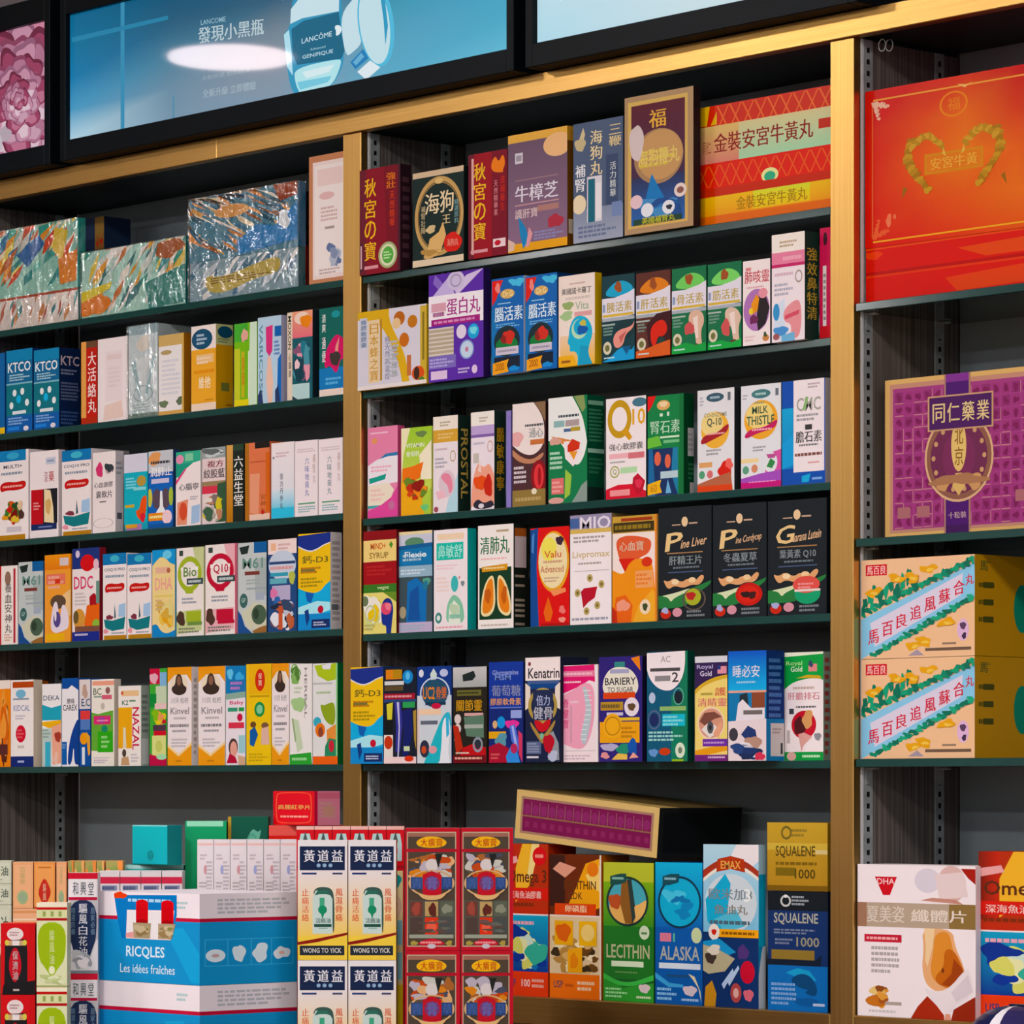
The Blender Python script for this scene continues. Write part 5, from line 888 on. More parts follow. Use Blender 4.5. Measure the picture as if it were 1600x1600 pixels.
bx('B5', 936, 1004, 1027, 'purple box with a bottle outline, orange seal and amber panel', '241c4c', R(0, 0, 100, 100, '342878') + P('e88428', 74, 2, 94, 0, 96, 14) + R(36, 5, 60, 11, '3c8c84') + P('e8e4d4', 20, 14, 34, 10, 62, 10, 78, 14, 90, 22, 92, 32, 80, 38, 22, 38, 8, 32, 10, 22) + R(26, 12, 70, 16, 'a8a8c8') + T('BARIERY', 14, 20, 86, 27, '34343c') + T('TO SUGAR', 20, 29, 80, 34, '5c5c60') + R(10, 34, 84, 40, 'd8481c') + R(4, 43, 56, 51, 'b89038') + W(6, 44, 50, 50, '6c5830', 1) + E(76, 48, 17, 9, 'e8dce8') + B(76, 48, 8, 4, '604830', 3) + R(18, 53, 56, 56, 'd0c8e0') + R(2, 62, 94, 82, 'eca83c') + R(46, 58, 94, 61, 'e8c048') + E(32, 66, 22, 12, 'f0b040') + O(32, 66, 18, 9, 2, 'b07820') + W(52, 66, 88, 78, 'b87c28', 3) + B(24, 86, 18, 4, 'b8b0d0', 3) + B(56, 88, 16, 5, '2c8c70', 5) + B(78, 86, 12, 7, '2c5cb0', 6) + B(14, 94, 10, 3, 'e09898', 2) + P('e8c060', 34, 96, 44, 92, 66, 93, 66, 98, 30, 98) + P('e8a898', 70, 97, 80, 91, 92, 96), (1009, '1c1838'), d=.05)
bx('B5', 1011, 1075, 1019, 'deep teal box with a white bib top and a large numeral two', '14505c', R(0, 0, 100, 100, '145878') + R(60, 40, 100, 100, '1c7c60') + R(80, 0, 100, 100, '1c7858') + P('f2e8ec', 0, 1, 94, 0, 94, 14, 86, 26, 66, 35, 44, 36, 22, 32, 6, 24, 0, 16) + T('AC', 34, 4, 58, 10, 'a8a0a0') + R(8, 15, 82, 18, '4c484c') + R(20, 22, 58, 27, '8c888c') + T('2', 62, 19, 78, 28, '443c40') + E(13, 42, 8, 5, 'b8c8e0') + E(78, 42, 10, 6, '14202c') + O(78, 41, 13, 8, 2, '68b0a0') + R(32, 50, 96, 54, '90b870') + R(38, 57, 94, 68, '28b8d0') + W(40, 58, 92, 68, '90e0e8', 3) + O(18, 62, 16, 9, 3, '586890') + E(18, 62, 11, 6, '202c60') + W(4, 72, 92, 82, 'a0d8d0', 3) + B(16, 92, 10, 4, '6c98d0', 3) + E(44, 91, 14, 3.4, 'c8401c') + E(82, 90, 12, 7, 'd8e8d0') + E(82, 90, 5, 3, '708068') + R(62, 98, 90, 100, '90b830'), (1084, '0c4438'), d=.05)
bx('B5', 1086, 1137, 1026, 'white-topped purple and yellow eye supplement box with a large eye', '40205c', R(0, 0, 100, 100, 'f0d880') + R(0, 0, 100, 6, 'd8d8e0') + P('342050', 0, 6, 100, 6, 100, 20, 60, 22, 20, 28, 0, 34) + T("Royal", 6, 8, 56, 13, 'b8b0d8') + T('Gold', 16, 14, 52, 19, 'd8d0e8') + R(70, 10, 98, 17, 'e098a8') + R(70, 9, 80, 13, '283c78') + P('d8b040', 0, 32, 20, 26, 60, 20, 100, 18, 100, 21, 60, 24, 24, 29, 0, 36) + W(18, 34, 56, 38, 'b0a048', 1) + T('護', 62, 30, 96, 38, 'd86858') + T('清睛靈', 8, 40, 98, 48, 'd8707c') + E(50, 64, 42, 16, 'f0d8b8') + E(50, 64, 38, 14, 'd89c84') + P('7c4c40', 14, 62, 30, 54, 60, 53, 84, 58, 60, 60, 30, 66) + P('e8e0dc', 20, 70, 40, 64, 64, 66, 76, 72, 46, 78) + E(48, 68, 10, 6, '50545c') + E(48, 68, 4, 2.6, '181818') + P('e8a888', 56, 74, 80, 62, 86, 66, 74, 78) + R(24, 79, 100, 86, '7038a0') + W(28, 81, 94, 84, 'c8a0d8', 1) + P('e8a030', 0, 90, 60, 86, 100, 86, 100, 90, 40, 94, 0, 97) + R(0, 94, 100, 100, '702878') + W(40, 95, 96, 98, 'd8b8e0', 1), d=.05)
bx('B5', 1138, 1198, 1018, 'bright blue box with white characters above two photo panels', '1c4c9c', R(0, 0, 100, 36, '1c58c8', '28b0e8') + T('睡必安', 12, 13, 82, 24, 'd8dce8') + W(22, 27, 74, 30, 'a0d0f0', 1) + R(0, 36, 100, 38, 'e0a890') + R(0, 38, 100, 66, '2c7cb0') + R(62, 38, 96, 52, '8a4c34') + P('203038', 30, 40, 50, 38, 54, 50, 30, 52) + P('e8e0e8', 26, 48, 38, 44, 60, 52, 96, 52, 96, 62, 20, 64) + R(40, 54, 90, 58, '706868') + P('e8d8dc', 0, 64, 100, 62, 100, 100, 0, 100) + E(14, 76, 12, 6, '3c3840') + P('283c70', 34, 76, 52, 68, 72, 72, 76, 80, 50, 82) + B(66, 84, 20, 7, 'b89080', 3) + P('e8e0e8', 30, 82, 56, 84, 76, 92, 40, 92) + M(4, 84, 96, 99, '24386c 304880 e0dce4 203058', 10, 4, .3) + B(84, 96, 12, 4, 'd84860', 4), (1225, '163478', W(14, 6, 86, 62, '5c84c8', 9, 3) + R(0, 62, 100, 100, '2c88c8') + R(24, 66, 100, 96, 'e0d8d8') + W(34, 70, 92, 76, 'b0a0a0', 2) + R(80, 84, 92, 94, '404048'), 'navy side with a white printed patch'), d=.05)
bx('B5', 1226, 1287, 1020, 'green-topped white liver box with a red round emblem', '9cb89c', R(0, 0, 100, 100, 'f4eaec') + R(0, 0, 100, 4, 'e8ecd8') + P('24a048', 0, 4, 100, 2, 100, 26, 80, 24, 50, 25, 20, 28, 0, 34) + T("Royal", 4, 8, 46, 13, 'a8e090') + T('Gold', 16, 13, 46, 18, 'e0f0d8') + R(62, 11, 84, 18, 'e09090') + B(68, 11, 6, 3, '3c4868', 2) + P('c8a838', 30, 24, 60, 21, 92, 22, 96, 25, 60, 24) + W(22, 31, 80, 35, 'c8b0a8', 1) + T('肝膽排石', 8, 37, 90, 44, 'd08088') + R(12, 52, 24, 57, '3c4048') + W(30, 49, 84, 52, '585860', 1) + E(50, 67, 32, 13, 'c82434') + B(40, 68, 14, 9, '501c20', 4) + B(60, 62, 14, 8, 'd8a068', 5) + P('e0a8a0', 36, 76, 50, 74, 72, 78, 50, 86, 44, 92) + B(86, 78, 8, 4, '909098', 3) + R(6, 72, 14, 84, 'b8b0b0') + R(0, 92, 100, 100, '24a048') + E(18, 96, 12, 4, 'e0b0a8') + W(46, 94, 94, 98, 'c8f0c8', 1), (1294, 'a8b8a4', W(20, 4, 90, 96, 'c84848', 12, 5)), d=.05)

# ------------------------------------------------------------------ middle bay, gold ledge
FISH = R(0, 47, 100, 84, '28a0c8', '1c3c94') + M(0, 52, 100, 84, 'd8d870 40b098 1c3890 c8e0d0 2c78b8 e8e8b0 203c98', 16, 4, .24) + W(8, 50, 70, 54, 'e0a8b8', 1)


def omega(s):
    return (R(0, 0, 100, 46, 'b83820') + P('f0b848', 40, 0, 80, 0, 60, 26, 20, 40, 10, 30) + P('f0d890', 62, 0, 80, 0, 64, 20, 50, 24) + R(0, 0, 24, 40, '7c2418', 'c83020', 1) + E(80, 8, 16, 6, 'd82c30') + W(70, 6, 90, 10, 'f0a090', 1) + P('e8a8a8', 0, 10, 26, 8, 30, 12, 0, 15) + T('Omega 3', 6, 17, 96, 28, '5c2c18') + R(0, 29, 100, 37, 'd82820') + T('深海魚油膠囊', 8, 31, 84, 36, 'f0c8c0') + W(6, 38, 70, 42, '803018', 1) + R(0, 42, 100, 46, 'c03018') + R(0, 46, 100, 47, 'f0e0e0') + FISH + R(0, 84, 100, 100, 'e8401c') + T('USP', 8, 89, 24, 94, '283c70') + T('100', 38, 89, 58, 94, 'f4d8d0') + W(62, 88, 94, 95, 'f0b0a0', 2, s))


bx('BL', 790, 857, 1318, 'orange fish oil box with a reef picture, half behind the red boxes', 'a83018', omega(2), d=.05, name='medicine_box')
bx('BL', 859, 940, 1335, 'brown and orange lecithin box with golden heart capsules', 'c06018', R(0, 0, 100, 42, '6c2c14') + P('f0a838', 100, 2, 100, 36, 60, 42, 30, 40, 50, 24, 70, 6) + P('f4d078', 100, 6, 100, 26, 80, 22, 70, 14) + R(0, 0, 30, 36, '3c1c14') + P('e0a088', 6, 10, 20, 5, 52, 9, 30, 16) + E(84, 10, 11, 5, 'e88030') + T('LECITHIN', 28, 18, 90, 24, '5c3818') + T('CDK', 36, 26, 64, 31, '604020') + R(10, 34, 90, 42, 'e0481c') + T('卵磷脂', 30, 35, 72, 40, 'f8d8b0') + R(0, 42, 100, 43.5, 'f0e0d8') + R(0, 43, 100, 83, 'e0c8a0') + M(0, 56, 100, 83, 'b88c4c f0e0b8 6c4820 d8b070 3c2c18', 34, 6, .13) + R(10, 46, 46, 63, 'f0b030') + R(58, 46, 92, 63, 'f0b838') + B(27, 54, 13, 7, 'e06828', 3) + E(75, 54, 13, 6, 'f0d080') + P('f0a820', 36, 66, 64, 64, 64, 82, 36, 82) + B(48, 74, 7, 6, 'e88820', 4) + R(0, 83, 100, 100, 'f07424') + T('USP', 8, 88, 26, 93, '383c58') + R(30, 90, 46, 92, 'c85818') + W(54, 87, 92, 95, 'f8d0a8', 2) + R(97, 0, 100, 100, 'e8d8c8'), d=.05)
LEC = O(48, 28, 42, 18, 4, '1c3830') + P('1c4c48', 14, 10, 34, 8, 46, 8, 46, 14, 30, 16, 14, 16) + W(18, 10, 42, 13, '90c0b0', 1)
bx('BL', 943, 1022, 1347, 'green soya lecithin box with a round field picture', '205c28', R(0, 0, 100, 14, 'b8c040') + R(0, 14, 100, 46, '7cac2c', '408c2c') + R(0, 46, 100, 84, '28742c') + E(48, 28, 39, 17, '50a8b8') + P('e0b068', 10, 30, 30, 24, 52, 32, 88, 28, 84, 38, 66, 44, 36, 45, 16, 38) + B(24, 28, 12, 6, 'b85838', 3) + P('8a5c2c', 36, 14, 52, 12, 62, 34, 60, 44, 44, 44, 34, 30) + P('2c3c38', 48, 12, 56, 12, 66, 38, 58, 44) + P('e8b870', 62, 32, 88, 26, 84, 38, 66, 44) + LEC + E(82, 50, 10, 5, 'd0e0c0') + W(76, 49, 88, 52, '407840', 1) + T('LECITHIN', 6, 59, 92, 69, 'b8b890') + R(16, 71, 80, 75, 'd8e8c8') + W(24, 78, 70, 80, '6c9858', 1) + P('48b850', 0, 80, 30, 86, 60, 86, 100, 80, 100, 84, 60, 89, 30, 89, 0, 84) + P('389838', 0, 84, 40, 90, 100, 86, 100, 100, 0, 100) + W(4, 90, 50, 98, 'a0e0a0', 3) + B(82, 90, 10, 3.6, 'd8c8c8', 3) + W(66, 95, 96, 98, 'c8d8b0', 1), d=.05)
bx('BL', 1024, 1098, 1347, 'blue fish oil box with a round water picture', '14448c', R(0, 0, 100, 46, '28b4e0', '1c68b8') + R(0, 46, 100, 100, '1c5cac') + E(50, 28, 44, 18, '30b0d8') + B(40, 24, 18, 6, '58c8e8', 3, 20, .6) + B(62, 34, 18, 5, '2088c0', 5, 20, .6) + B(54, 26, 14, 3, '1c78b4', 8, 20, .7) + O(52, 28, 46, 18.5, 4, '14344c') + P('1c4c58', 16, 10, 34, 8, 52, 8, 50, 14, 30, 16, 16, 16) + W(20, 10, 46, 13, '90c0d0', 1) + R(10, 50, 34, 56, 'd88098') + R(38, 50, 42, 56, '60b8a0') + E(88, 51, 11, 5.5, 'c8d8a8') + T('ALASKA', 10, 59, 94, 69, 'b0b0a8') + R(8, 71, 96, 75, 'd8e4f0') + W(24, 78, 76, 82, '28507c', 1) + P('50a8e0', 0, 78, 30, 85, 60, 86, 60, 88, 28, 88, 0, 82) + P('e8d8b0', 70, 78, 84, 80, 96, 90, 98, 98, 92, 88, 80, 82) + W(4, 88, 48, 98, '90c8f0', 3) + B(74, 90, 13, 4, 'd8c8d0', 3) + W(56, 95, 94, 98, 'a8c8e8', 1), d=.05)
bx('BL', 1099, 1186, 1319, 'tall aqua fish oil box with a seal picture and red ribbon arch', 'b8d8e8', R(0, 0, 100, 54, 'b8dcec', '80c0e0') + P('f0e8ec', 60, 0, 100, 0, 100, 10, 80, 16, 40, 14) + R(0, 54, 100, 100, '183468') + P('a84030', 0, 16, 24, 10, 50, 8, 78, 10, 100, 16, 100, 20, 78, 14, 50, 12, 24, 14, 0, 21) + P('f0e8dc', 0, 21, 24, 14, 50, 12, 78, 14, 100, 20, 100, 22, 78, 16.4, 50, 14.4, 24, 16.4, 0, 23) + P('b83c20', 26, 9, 50, 7, 74, 9, 76, 17, 50, 15, 24, 17) + T('EMAX', 32, 10, 68, 15, 'e8b060') + E(50, 36, 47, 18, 'd0dce4') + P('38b0d8', 4, 34, 40, 18, 50, 24, 40, 54, 8, 48) + P('60c0dc', 20, 46, 60, 40, 76, 50, 40, 54) + T('歐米加3', 10, 27, 88, 34, '788890') + T('3', 74, 27, 86, 35, 'f0f4f4') + T('魚油丸', 20, 37, 80, 43, '807c74') + W(12, 46, 88, 50, '506878', 1) + R(20, 52, 100, 57, 'f0a828') + W(34, 53, 96, 56, '905818', 1) + E(20, 54, 10, 5, 'ece4dc') + B(20, 54, 4, 2, 'd03830', 3) + P('3898d0', 0, 60, 30, 58, 60, 66, 20, 72, 0, 72) + P('b8b090', 0, 62, 24, 64, 58, 70, 40, 78, 10, 80, 0, 78) + B(14, 70, 9, 4, '40342c', 3) + B(20, 65, 12, 3, 'e0d8c8', 5) + P('b8d0f0', 44, 84, 64, 74, 66, 76, 48, 87) + P('b8d0f0', 34, 86, 54, 76, 56, 78, 38, 89) + E(80, 78, 13, 7, 'c8283c') + B(72, 66, 9, 5, '503878', 4) + P('c89038', 2, 98, 4, 88, 16, 84, 24, 92, 22, 100, 2, 100) + E(60, 91, 10, 6, 'b05050') + E(60, 91, 5, 3, 'e0b0a8') + B(82, 92, 8, 4, 'd87080', 3), (1196, '28a8d8', R(0, 0, 100, 18, 'b0d8ec') + P('20b8e0', 0, 30, 100, 20, 100, 60, 0, 66) + R(0, 62, 100, 100, 'd8e4f0') + P('2898d0', 0, 80, 40, 66, 60, 62, 0, 62), 'aqua side panel'), d=.05)
SQ = lambda c: P(c, 30, 26, 36, 18, 42, 26, 36, 34)
bx('BL', 1200, 1294, 1392, 'navy squalene box with gold lettering over a shark picture', '141c30', R(0, 0, 100, 100, '1c3468') + R(0, 0, 100, 16, '101820') + O(30, 8, 9, 5, 3, 'c8c8c8') + E(30, 4, 3, 1.4, 'e8e8e8') + W(40, 3, 70, 12, 'a0a8b0', 3) + T('SQUALENE', 10, 18, 84, 28, 'b0b0a0') + W(10, 31, 88, 36, '78849c', 2) + W(12, 39, 46, 45, '78849c', 2) + T('1000', 48, 38, 86, 46, '98947c') + R(6, 49, 78, 57, '8c7434') + P('101c30', 0, 57, 80, 57, 90, 52, 88, 64, 60, 64, 0, 62) + R(0, 62, 100, 100, '1c6cb8') + P('38a0d0', 30, 68, 50, 64, 70, 66, 82, 74, 60, 74) + P('184878', 36, 74, 54, 68, 72, 70, 84, 80, 80, 88, 60, 84, 70, 82, 50, 80) + B(64, 92, 18, 4, '1c5ca0', 3) + W(6, 76, 48, 96, '80a8d8', 5) + W(76, 92, 96, 96, 'c8d8f0', 1), d=.06)
e = carton(X_at(1199, .014), X_at(1293, .014), .014, .06, z_at(1199, 1391, .014), z_at(1199, 1285, .014), 'c89c38', R(0, 0, 100, 100, 'e0b848', 'c89838') + R(0, 30, 100, 40, 'e8c858') + O(32, 15, 9, 10, 3, '807030') + W(40, 8, 70, 22, 'a08838', 2) + T('SQUALENE', 14, 34, 80, 52, '60501c') + W(14, 56, 86, 64, '8c7020', 1) + R(14, 66, 48, 78, '8c7420') + T('1000', 46, 68, 80, 82, '584814') + R(80, 40, 100, 46, 'f0dca0') + R(0, 92, 100, 100, '8a6820'), None, None, 'gold foil squalene box stacked on the navy squalene box', 'boxes on the middle-bay gold ledge', 'medicine_box', 'foil')

# the purple gift box lying askew on top of the ledge boxes
Yl = .012
xa, xb = X_at(804, Yl), X_at(1026, Yl)
za, zb = z_at(804, 1309, Yl), z_at(1026, 1341, Yl)
ang = math.atan2(za - zb, xb - xa)
Lw = math.hypot(xb - xa, zb - za)
PURP = (R(0, 0, 100, 100, 'd8b878') + R(3.5, 12, 96.5, 88, 'a8806c') + R(5, 17, 95, 83, '7c2050') + sum([E(8 + 6 * i, 38, 2.4, 11, '8c3068') + R(7 + 6 * i, 62, 10 + 6 * i, 74, '8c3060') for i in range(15)], []) + R(5, 50, 95, 53, '8c6848') + sum([R(10.8 + 6 * i, 22, 11.3 + 6 * i, 50, '9c6470') for i in range(14)], []))
e = carton(-Lw / 2, Lw / 2, Yl, YB - Yl - .03, 0, z_at(804, 1233, Yl) - za, 'c8a868', PURP, ('1a1c1c', R(6, 10, 94, 90, '101214'), 'black end panel'), None, 'long gold-edged purple gift box lying askew on top of the fish oil boxes', None, 'gift_box', rot=(0, ang, 0))
e.location = ((xa + xb) / 2, Yl, (za + zb) / 2)

# ------------------------------------------------------------------ right bay
yr = Y_at(1353, LIM['C'][0] + .001)
X0, X1 = LIM['C'][0] + .001, X_at(1672, yr)
z0, z1 = SH['C1'][0] + .0003, z_at(1353, 144, yr)
red_f = (grad((('d0140c', 'd41a0a', 'd8300c', 'c81818', 'b80c24'), ('d41008', 'e04808', 'e86c08', 'd83c10', 'b8102c'), ('d80808', 'e65408', 'ea7a08', 'e86408', 'c83018'), ('d80804', 'e04004', 'e65a04', 'e87008', 'e86c0c'), ('d80804', 'dc1804', 'e03804', 'e25004', 'e04808')))
         + R(4, 6, 96, 7, 'e8a850') + R(4, 96, 96, 97, 'e8b040') + R(3.4, 8, 4, 94, 'e87850') + R(96, 8, 96.6, 94, 'e89050')
         + sum([B(x + i * 1.6 * sx, y + i * .6 * sy, 1.5 - .15 * i, 2.2 - .2 * i, c, i + 3, 12, .5) + B(x + i * .5 * sx, y + i * 2.4 * sy, 1.4 - .15 * i, 2.0 - .2 * i, c, i + 9, 12, .5) for x, y, sx, sy, c in ((5, 9, 1, 1, 'e8b8a0'), (95, 9, -1, 1, 'e8c8d8'), (5, 93, 1, -1, 'e86a48'), (95, 93, -1, -1, 'd8d848')) for i in range(5)], []) + P('e8c070', 46, 5, 50, 8, 54, 5, 51, 6.4)
         + O(44.5, 17, 7, 8, 1, 'e88828') + V('福', 41.5, 12.5, 47.5, 21.5, 'e88424')
         + R(30, 46, 59, 59, 'd88c28') + R(31.2, 47.6, 57.8, 57.4, 'e07c1c') + T('安宮牛黃', 33, 49, 56, 56.4, 'e8b050')
         + sum([B(44.5 + s * (19.5 + 4.4 * math.sin(i * .3 + .2) - i * .25), 36 + i * 2.5, 2.5 - i * .05, 2.6, ('a87820', 'c89838', 'b88a30')[i % 3], i + 3, 10, .5) for i in range(14) for s in (-1, 1)], [])
         + sum([B(44.5 + s * (6 + i * 1.6), 42 - 7.4 * math.sin(i * .32), 2, 2.3, ('b88a30', 'd0a040')[i % 2], i + 20, 10, .5) for i in range(10) for s in (-1, 1)], [])
         + sum([P('e0b858', 44.5 + s * 5, 43, 44.5 + s * 3.6, 49, 44.5 + s * 5.6, 47) + P('986818', 44.5 + s * 23, 66, 44.5 + s * 26, 72, 44.5 + s * 25, 64) for s in (-1, 1)], [])
         + B(12, 84, 1.4, 4, 'e88060', 5) + B(15, 82, .8, 1.4, 'e88060', 6))
red_b = R(0, 0, 100, 100, 'd81810') + R(0, 0, 100, 4, 'e85838') + R(0, 44, 100, 50, 'b80c08') + R(0, 50, 100, 54, 'e04020') + P('e05028', 46, 20, 100, 12, 100, 40, 60, 40) + P('e04a28', 40, 70, 100, 58, 100, 92, 46, 96) + B(4, 14, 4, 8, 'e85038', 3)
carton(X0, X1, yr, .15, z0, z1, 'cc1410', (red_f, red_b), None, None, 'large glossy red and orange gift box with twin gold dragons on the top right-bay shelf', None, 'gift_box', 'gloss', lid=.74)

Y2 = .03
X0, X1 = X_at(1383, Y2), X_at(1640, Y2)
z0, z1 = SH['C2'][0] + .0003, z_at(1383, 595, Y2)


def seal_grid():
    o = R(0, 0, 100, 100, 'd8b070') + R(3, 3, 97, 97, 'c08c78') + R(5, 6, 95, 95, 'a04480')
    r = random.Random(4)
    for i in range(15):
        for j in range(11):
            x, y = 6 + i * 5.95, 8 + j * 7.85
            o += R(x + .3, y + .4, x + 5.5, y + 7.2, '9c3c7c' if (i + j) % 3 else '8c3470')
            o += B(x + 2.9, y + 3.9, 1.7, 2.3, '7c2458', r.random() * 99, 10, .5)
            if r.random() < .5:
                o += R(x + .3, y + 7.2, x + 5.5, y + 7.7, 'c89088')
            if r.random() < .3:
                o += R(x + 5.5, y, x + 5.8, y + 7.6, 'c89088')
    for x, y in ((12, 84), (24, 84), (84, 78), (92, 78)):
        o += R(x - 4, y - 3, x + 4, y + 4, 'a86c70')
    return o


MED = (R(37, 0, 53, 100, 'a87c6c') + R(38, 0, 52, 100, '4c1c6c') + R(38, 0, 52, 5, '803890') + R(38, 94, 52, 100, '401858') + O(46, 52, 21, 28, 1.2, 'd8b088') + E(46, 52, 19.8, 26.4, '8a5c4c') + E(46, 52, 17.4, 23, '6c2c50') + E(46, 52, 10, 16, '783058')
       + sum([E(46 + 15.5 * math.cos(a * .449), 52 + 20.5 * math.sin(a * .449), 1.2, 1.6, 'c89c70') for a in range(14)], []) + E(46, 45, 4.6, 16, 'e0c078') + V('北京', 43.4, 32, 48.6, 58, '8c6430') + P('d8b470', 44, 62, 48, 62, 50, 70, 46, 76, 42, 70) + B(36, 68, 4, 5, 'c89868', 3) + B(56, 68, 4, 5, 'c89868', 5) + B(46, 66, 14, 4, 'a87858', 8, 20, .5)
       + R(27, 13, 67, 35, 'c89c78') + R(28, 14, 66, 34, '4a1c5c') + sum([T(ch, 30 + i * 9, 18, 37.4 + i * 9, 30, 'e0c890') for i, ch in enumerate('同仁藥業')], []) + T('十粒裝', 39.5, 86, 50.5, 90, 'c8a8a8'))
carton(X0, X1, Y2, .1, z0, z1, 'c8a060', seal_grid(), None, None, 'purple seal-pattern gift box with a gold rim and round medallion band', None, 'gift_box', parts=(('paper_band', MED, 'card'),))


def anc():
    o = R(0, 0, 100, 100, 'f0c49c')
    o += P('90ccec', 0, 60, 100, 8, 100, 42, 0, 100, 0, 100) + P('dcd4e8', 8, 64, 90, 18, 88, 40, 12, 88)
    r = random.Random(7)
    for i in range(21):
        x = 1 + i * 4.9
        y = 54 - x * .49
        o += B(x, y, 3.6, 3.6, ('1c8c6c', '147058', '28a078')[i % 3], i, 14, .6)
        if i < 10:
            o += B(x + 2, y - 8 - 4 * (i % 3), 2.6, 7, ('147058', '28a078', '1c7c60')[i % 3], i + 30, 14, .6)
    for i in range(18):
        x = 12 + i * 5
        y = 103 - x * .62
        o += B(x, y, 3.8, 3, ('1c8c6c', '147058', '30a880')[i % 3], i + 60, 14, .6)
    for x, y in ((11, 33), (46, 20), (60, 12), (32, 20), (47, 88), (76, 66), (56, 84)):
        o += B(x, y, 6.5, 5, 'e8a830', x, 12, .6) + B(x + 1, y + 1, 3, 2, 'f0c860', x + 3, 10, .5)
    o += sum([T(ch, 6 + i * 12.6, 72 - i * 7.6, 15.5 + i * 12.6, 86 - i * 7.6, 'd4283c', -2.5) for i, ch in enumerate('馬百良追風蘇合丸')][:7], []) + T('丸', 92, 20, 99, 31, 'd4283c', -2)
    o += R(4, 5, 23, 16, 'd42434') + T('馬百良', 5, 6, 22, 15, 'f8d0c8') + E(90, 74, 5, 11, 'e0b8dc') + B(90, 70, 2.4, 4, '5c4060', 3) + B(91, 80, 2, 3, '402c48', 5) + R(72, 86, 84, 88, '907868') + R(57, 91, 97, 94, '705848') + P('a898a8', 42, 98, 50, 92, 56, 98)
    return o


GS = (T('馬', 6, 6, 15, 16, '4c5c28') + R(14, 7, 18, 8, '5c6c30') + sum([W(4.5, y, 23, y + 8, '5c5418', 1, int(y)) + R(10, y + 1, 22, y + 7, '4c4c18') for y in (26, 43, 60)], []) + E(56, 52, 10, 24, '1c8c70'), 'ochre side with rows of characters')
Y3 = Y_at(1346, LIM['C'][0])
X0, X1 = LIM['C'][0], X_at(1523, Y3)
zm = z_at(1346, 1030.5, Y3)
carton(X0, X1, Y3, .15, SH['C3'][0] + .0003, zm - .0003, 'c09028', anc(), ('c8921c',) + GS, None, 'peach pill box with a diagonal flower banner, lower of its stack', 'boxes on the third right-bay shelf')
carton(X0, X1, Y3, .15, zm + .0003, z_at(1346, 876, Y3), 'c09028', anc(), ('c8921c',) + GS, None, 'peach pill box with a diagonal flower banner, upper of its stack', 'boxes on the third right-bay shelf')

SLIM = (R(0, 0, 100, 100, 'f4eaee') + P('d03038', 15, 8, 34, 8, 28, 20, 22, 20) + T('DHA', 17, 9, 32, 13, 'f4d0d0') + E(60, 10, 11, 8, 'dcd4e0') + E(80, 12, 12, 12, 'dcb8b4') + P('e8d4d4', 66, 6, 90, 4, 94, 20, 70, 22) + P('a82c24', 88, 2, 100, 2, 100, 12, 94, 8) + P('c89080', 54, 23, 64, 21, 84, 22, 90, 25) + R(0, 25, 100, 41, 'b8a490') + R(78, 25, 100, 41, '8c7040') + R(0, 25, 8, 41, 'a07860') + T('夏美姿', 8, 27, 40, 38, 'dcd0c4') + T('纖體片', 46, 29, 92, 37, 'e8dcd0') + R(6, 46, 38, 51, 'c83848') + W(8, 47, 36, 50, 'f0b0b0', 1) + W(12, 53, 36, 72, 'b0a8a8', 5)
        + P('e8b080', 55, 41, 81, 41, 83, 52, 90, 64, 94, 78, 78, 84, 60, 80, 55, 68, 57, 54) + P('f0d0a4', 57, 41, 66, 41, 64, 54, 60, 66, 58, 62, 58.5, 52) + P('e09448', 66, 44, 78, 42, 81, 54, 86, 66, 76, 76, 66, 76, 62, 68, 65, 56) + P('c46a2c', 74, 54, 82, 54, 90, 66, 92, 76, 80, 80, 68, 77, 66, 72, 74, 66) + P('a04418', 82, 60, 89, 66, 92, 76, 82, 79, 72, 77, 80, 70) + E(73, 68, 1.2, 1.6, '7c3814')
        + P('ece2e6', 56, 79, 66, 82, 78, 80, 92, 66, 96, 68, 99, 82, 84, 90, 78, 97, 70, 92, 62, 86) + P('dcd0d8', 80, 82, 94, 70, 98, 81, 84, 88) + P('a83828', 46, 100, 52, 92, 60, 85, 68, 91, 74, 97, 74, 100, soft=False) + P('943020', 80, 100, 82, 93, 98, 85, 100, 84, 100, 100, soft=False) + P('e0a088', 74, 100, 75, 96, 79, 96, 80, 100, soft=False)
        + M(8, 79, 28, 94, 'e0a050 c87838 a85c30 e8c880 905028', 12, 5, .3) + R(24, 90, 38, 92, 'b0a098') + W(10, 95, 34, 98, 'd0c8c8', 1))
bx('CL', 1340, 1525, 1350, 'white slimming box with a torso picture and taupe band', 'e8dce0', SLIM, d=.05)
bx('CL', 1529, 1668, 1330, 'red fish oil box with a reef picture beside the slimming box', 'a83018', omega(3), d=.05)

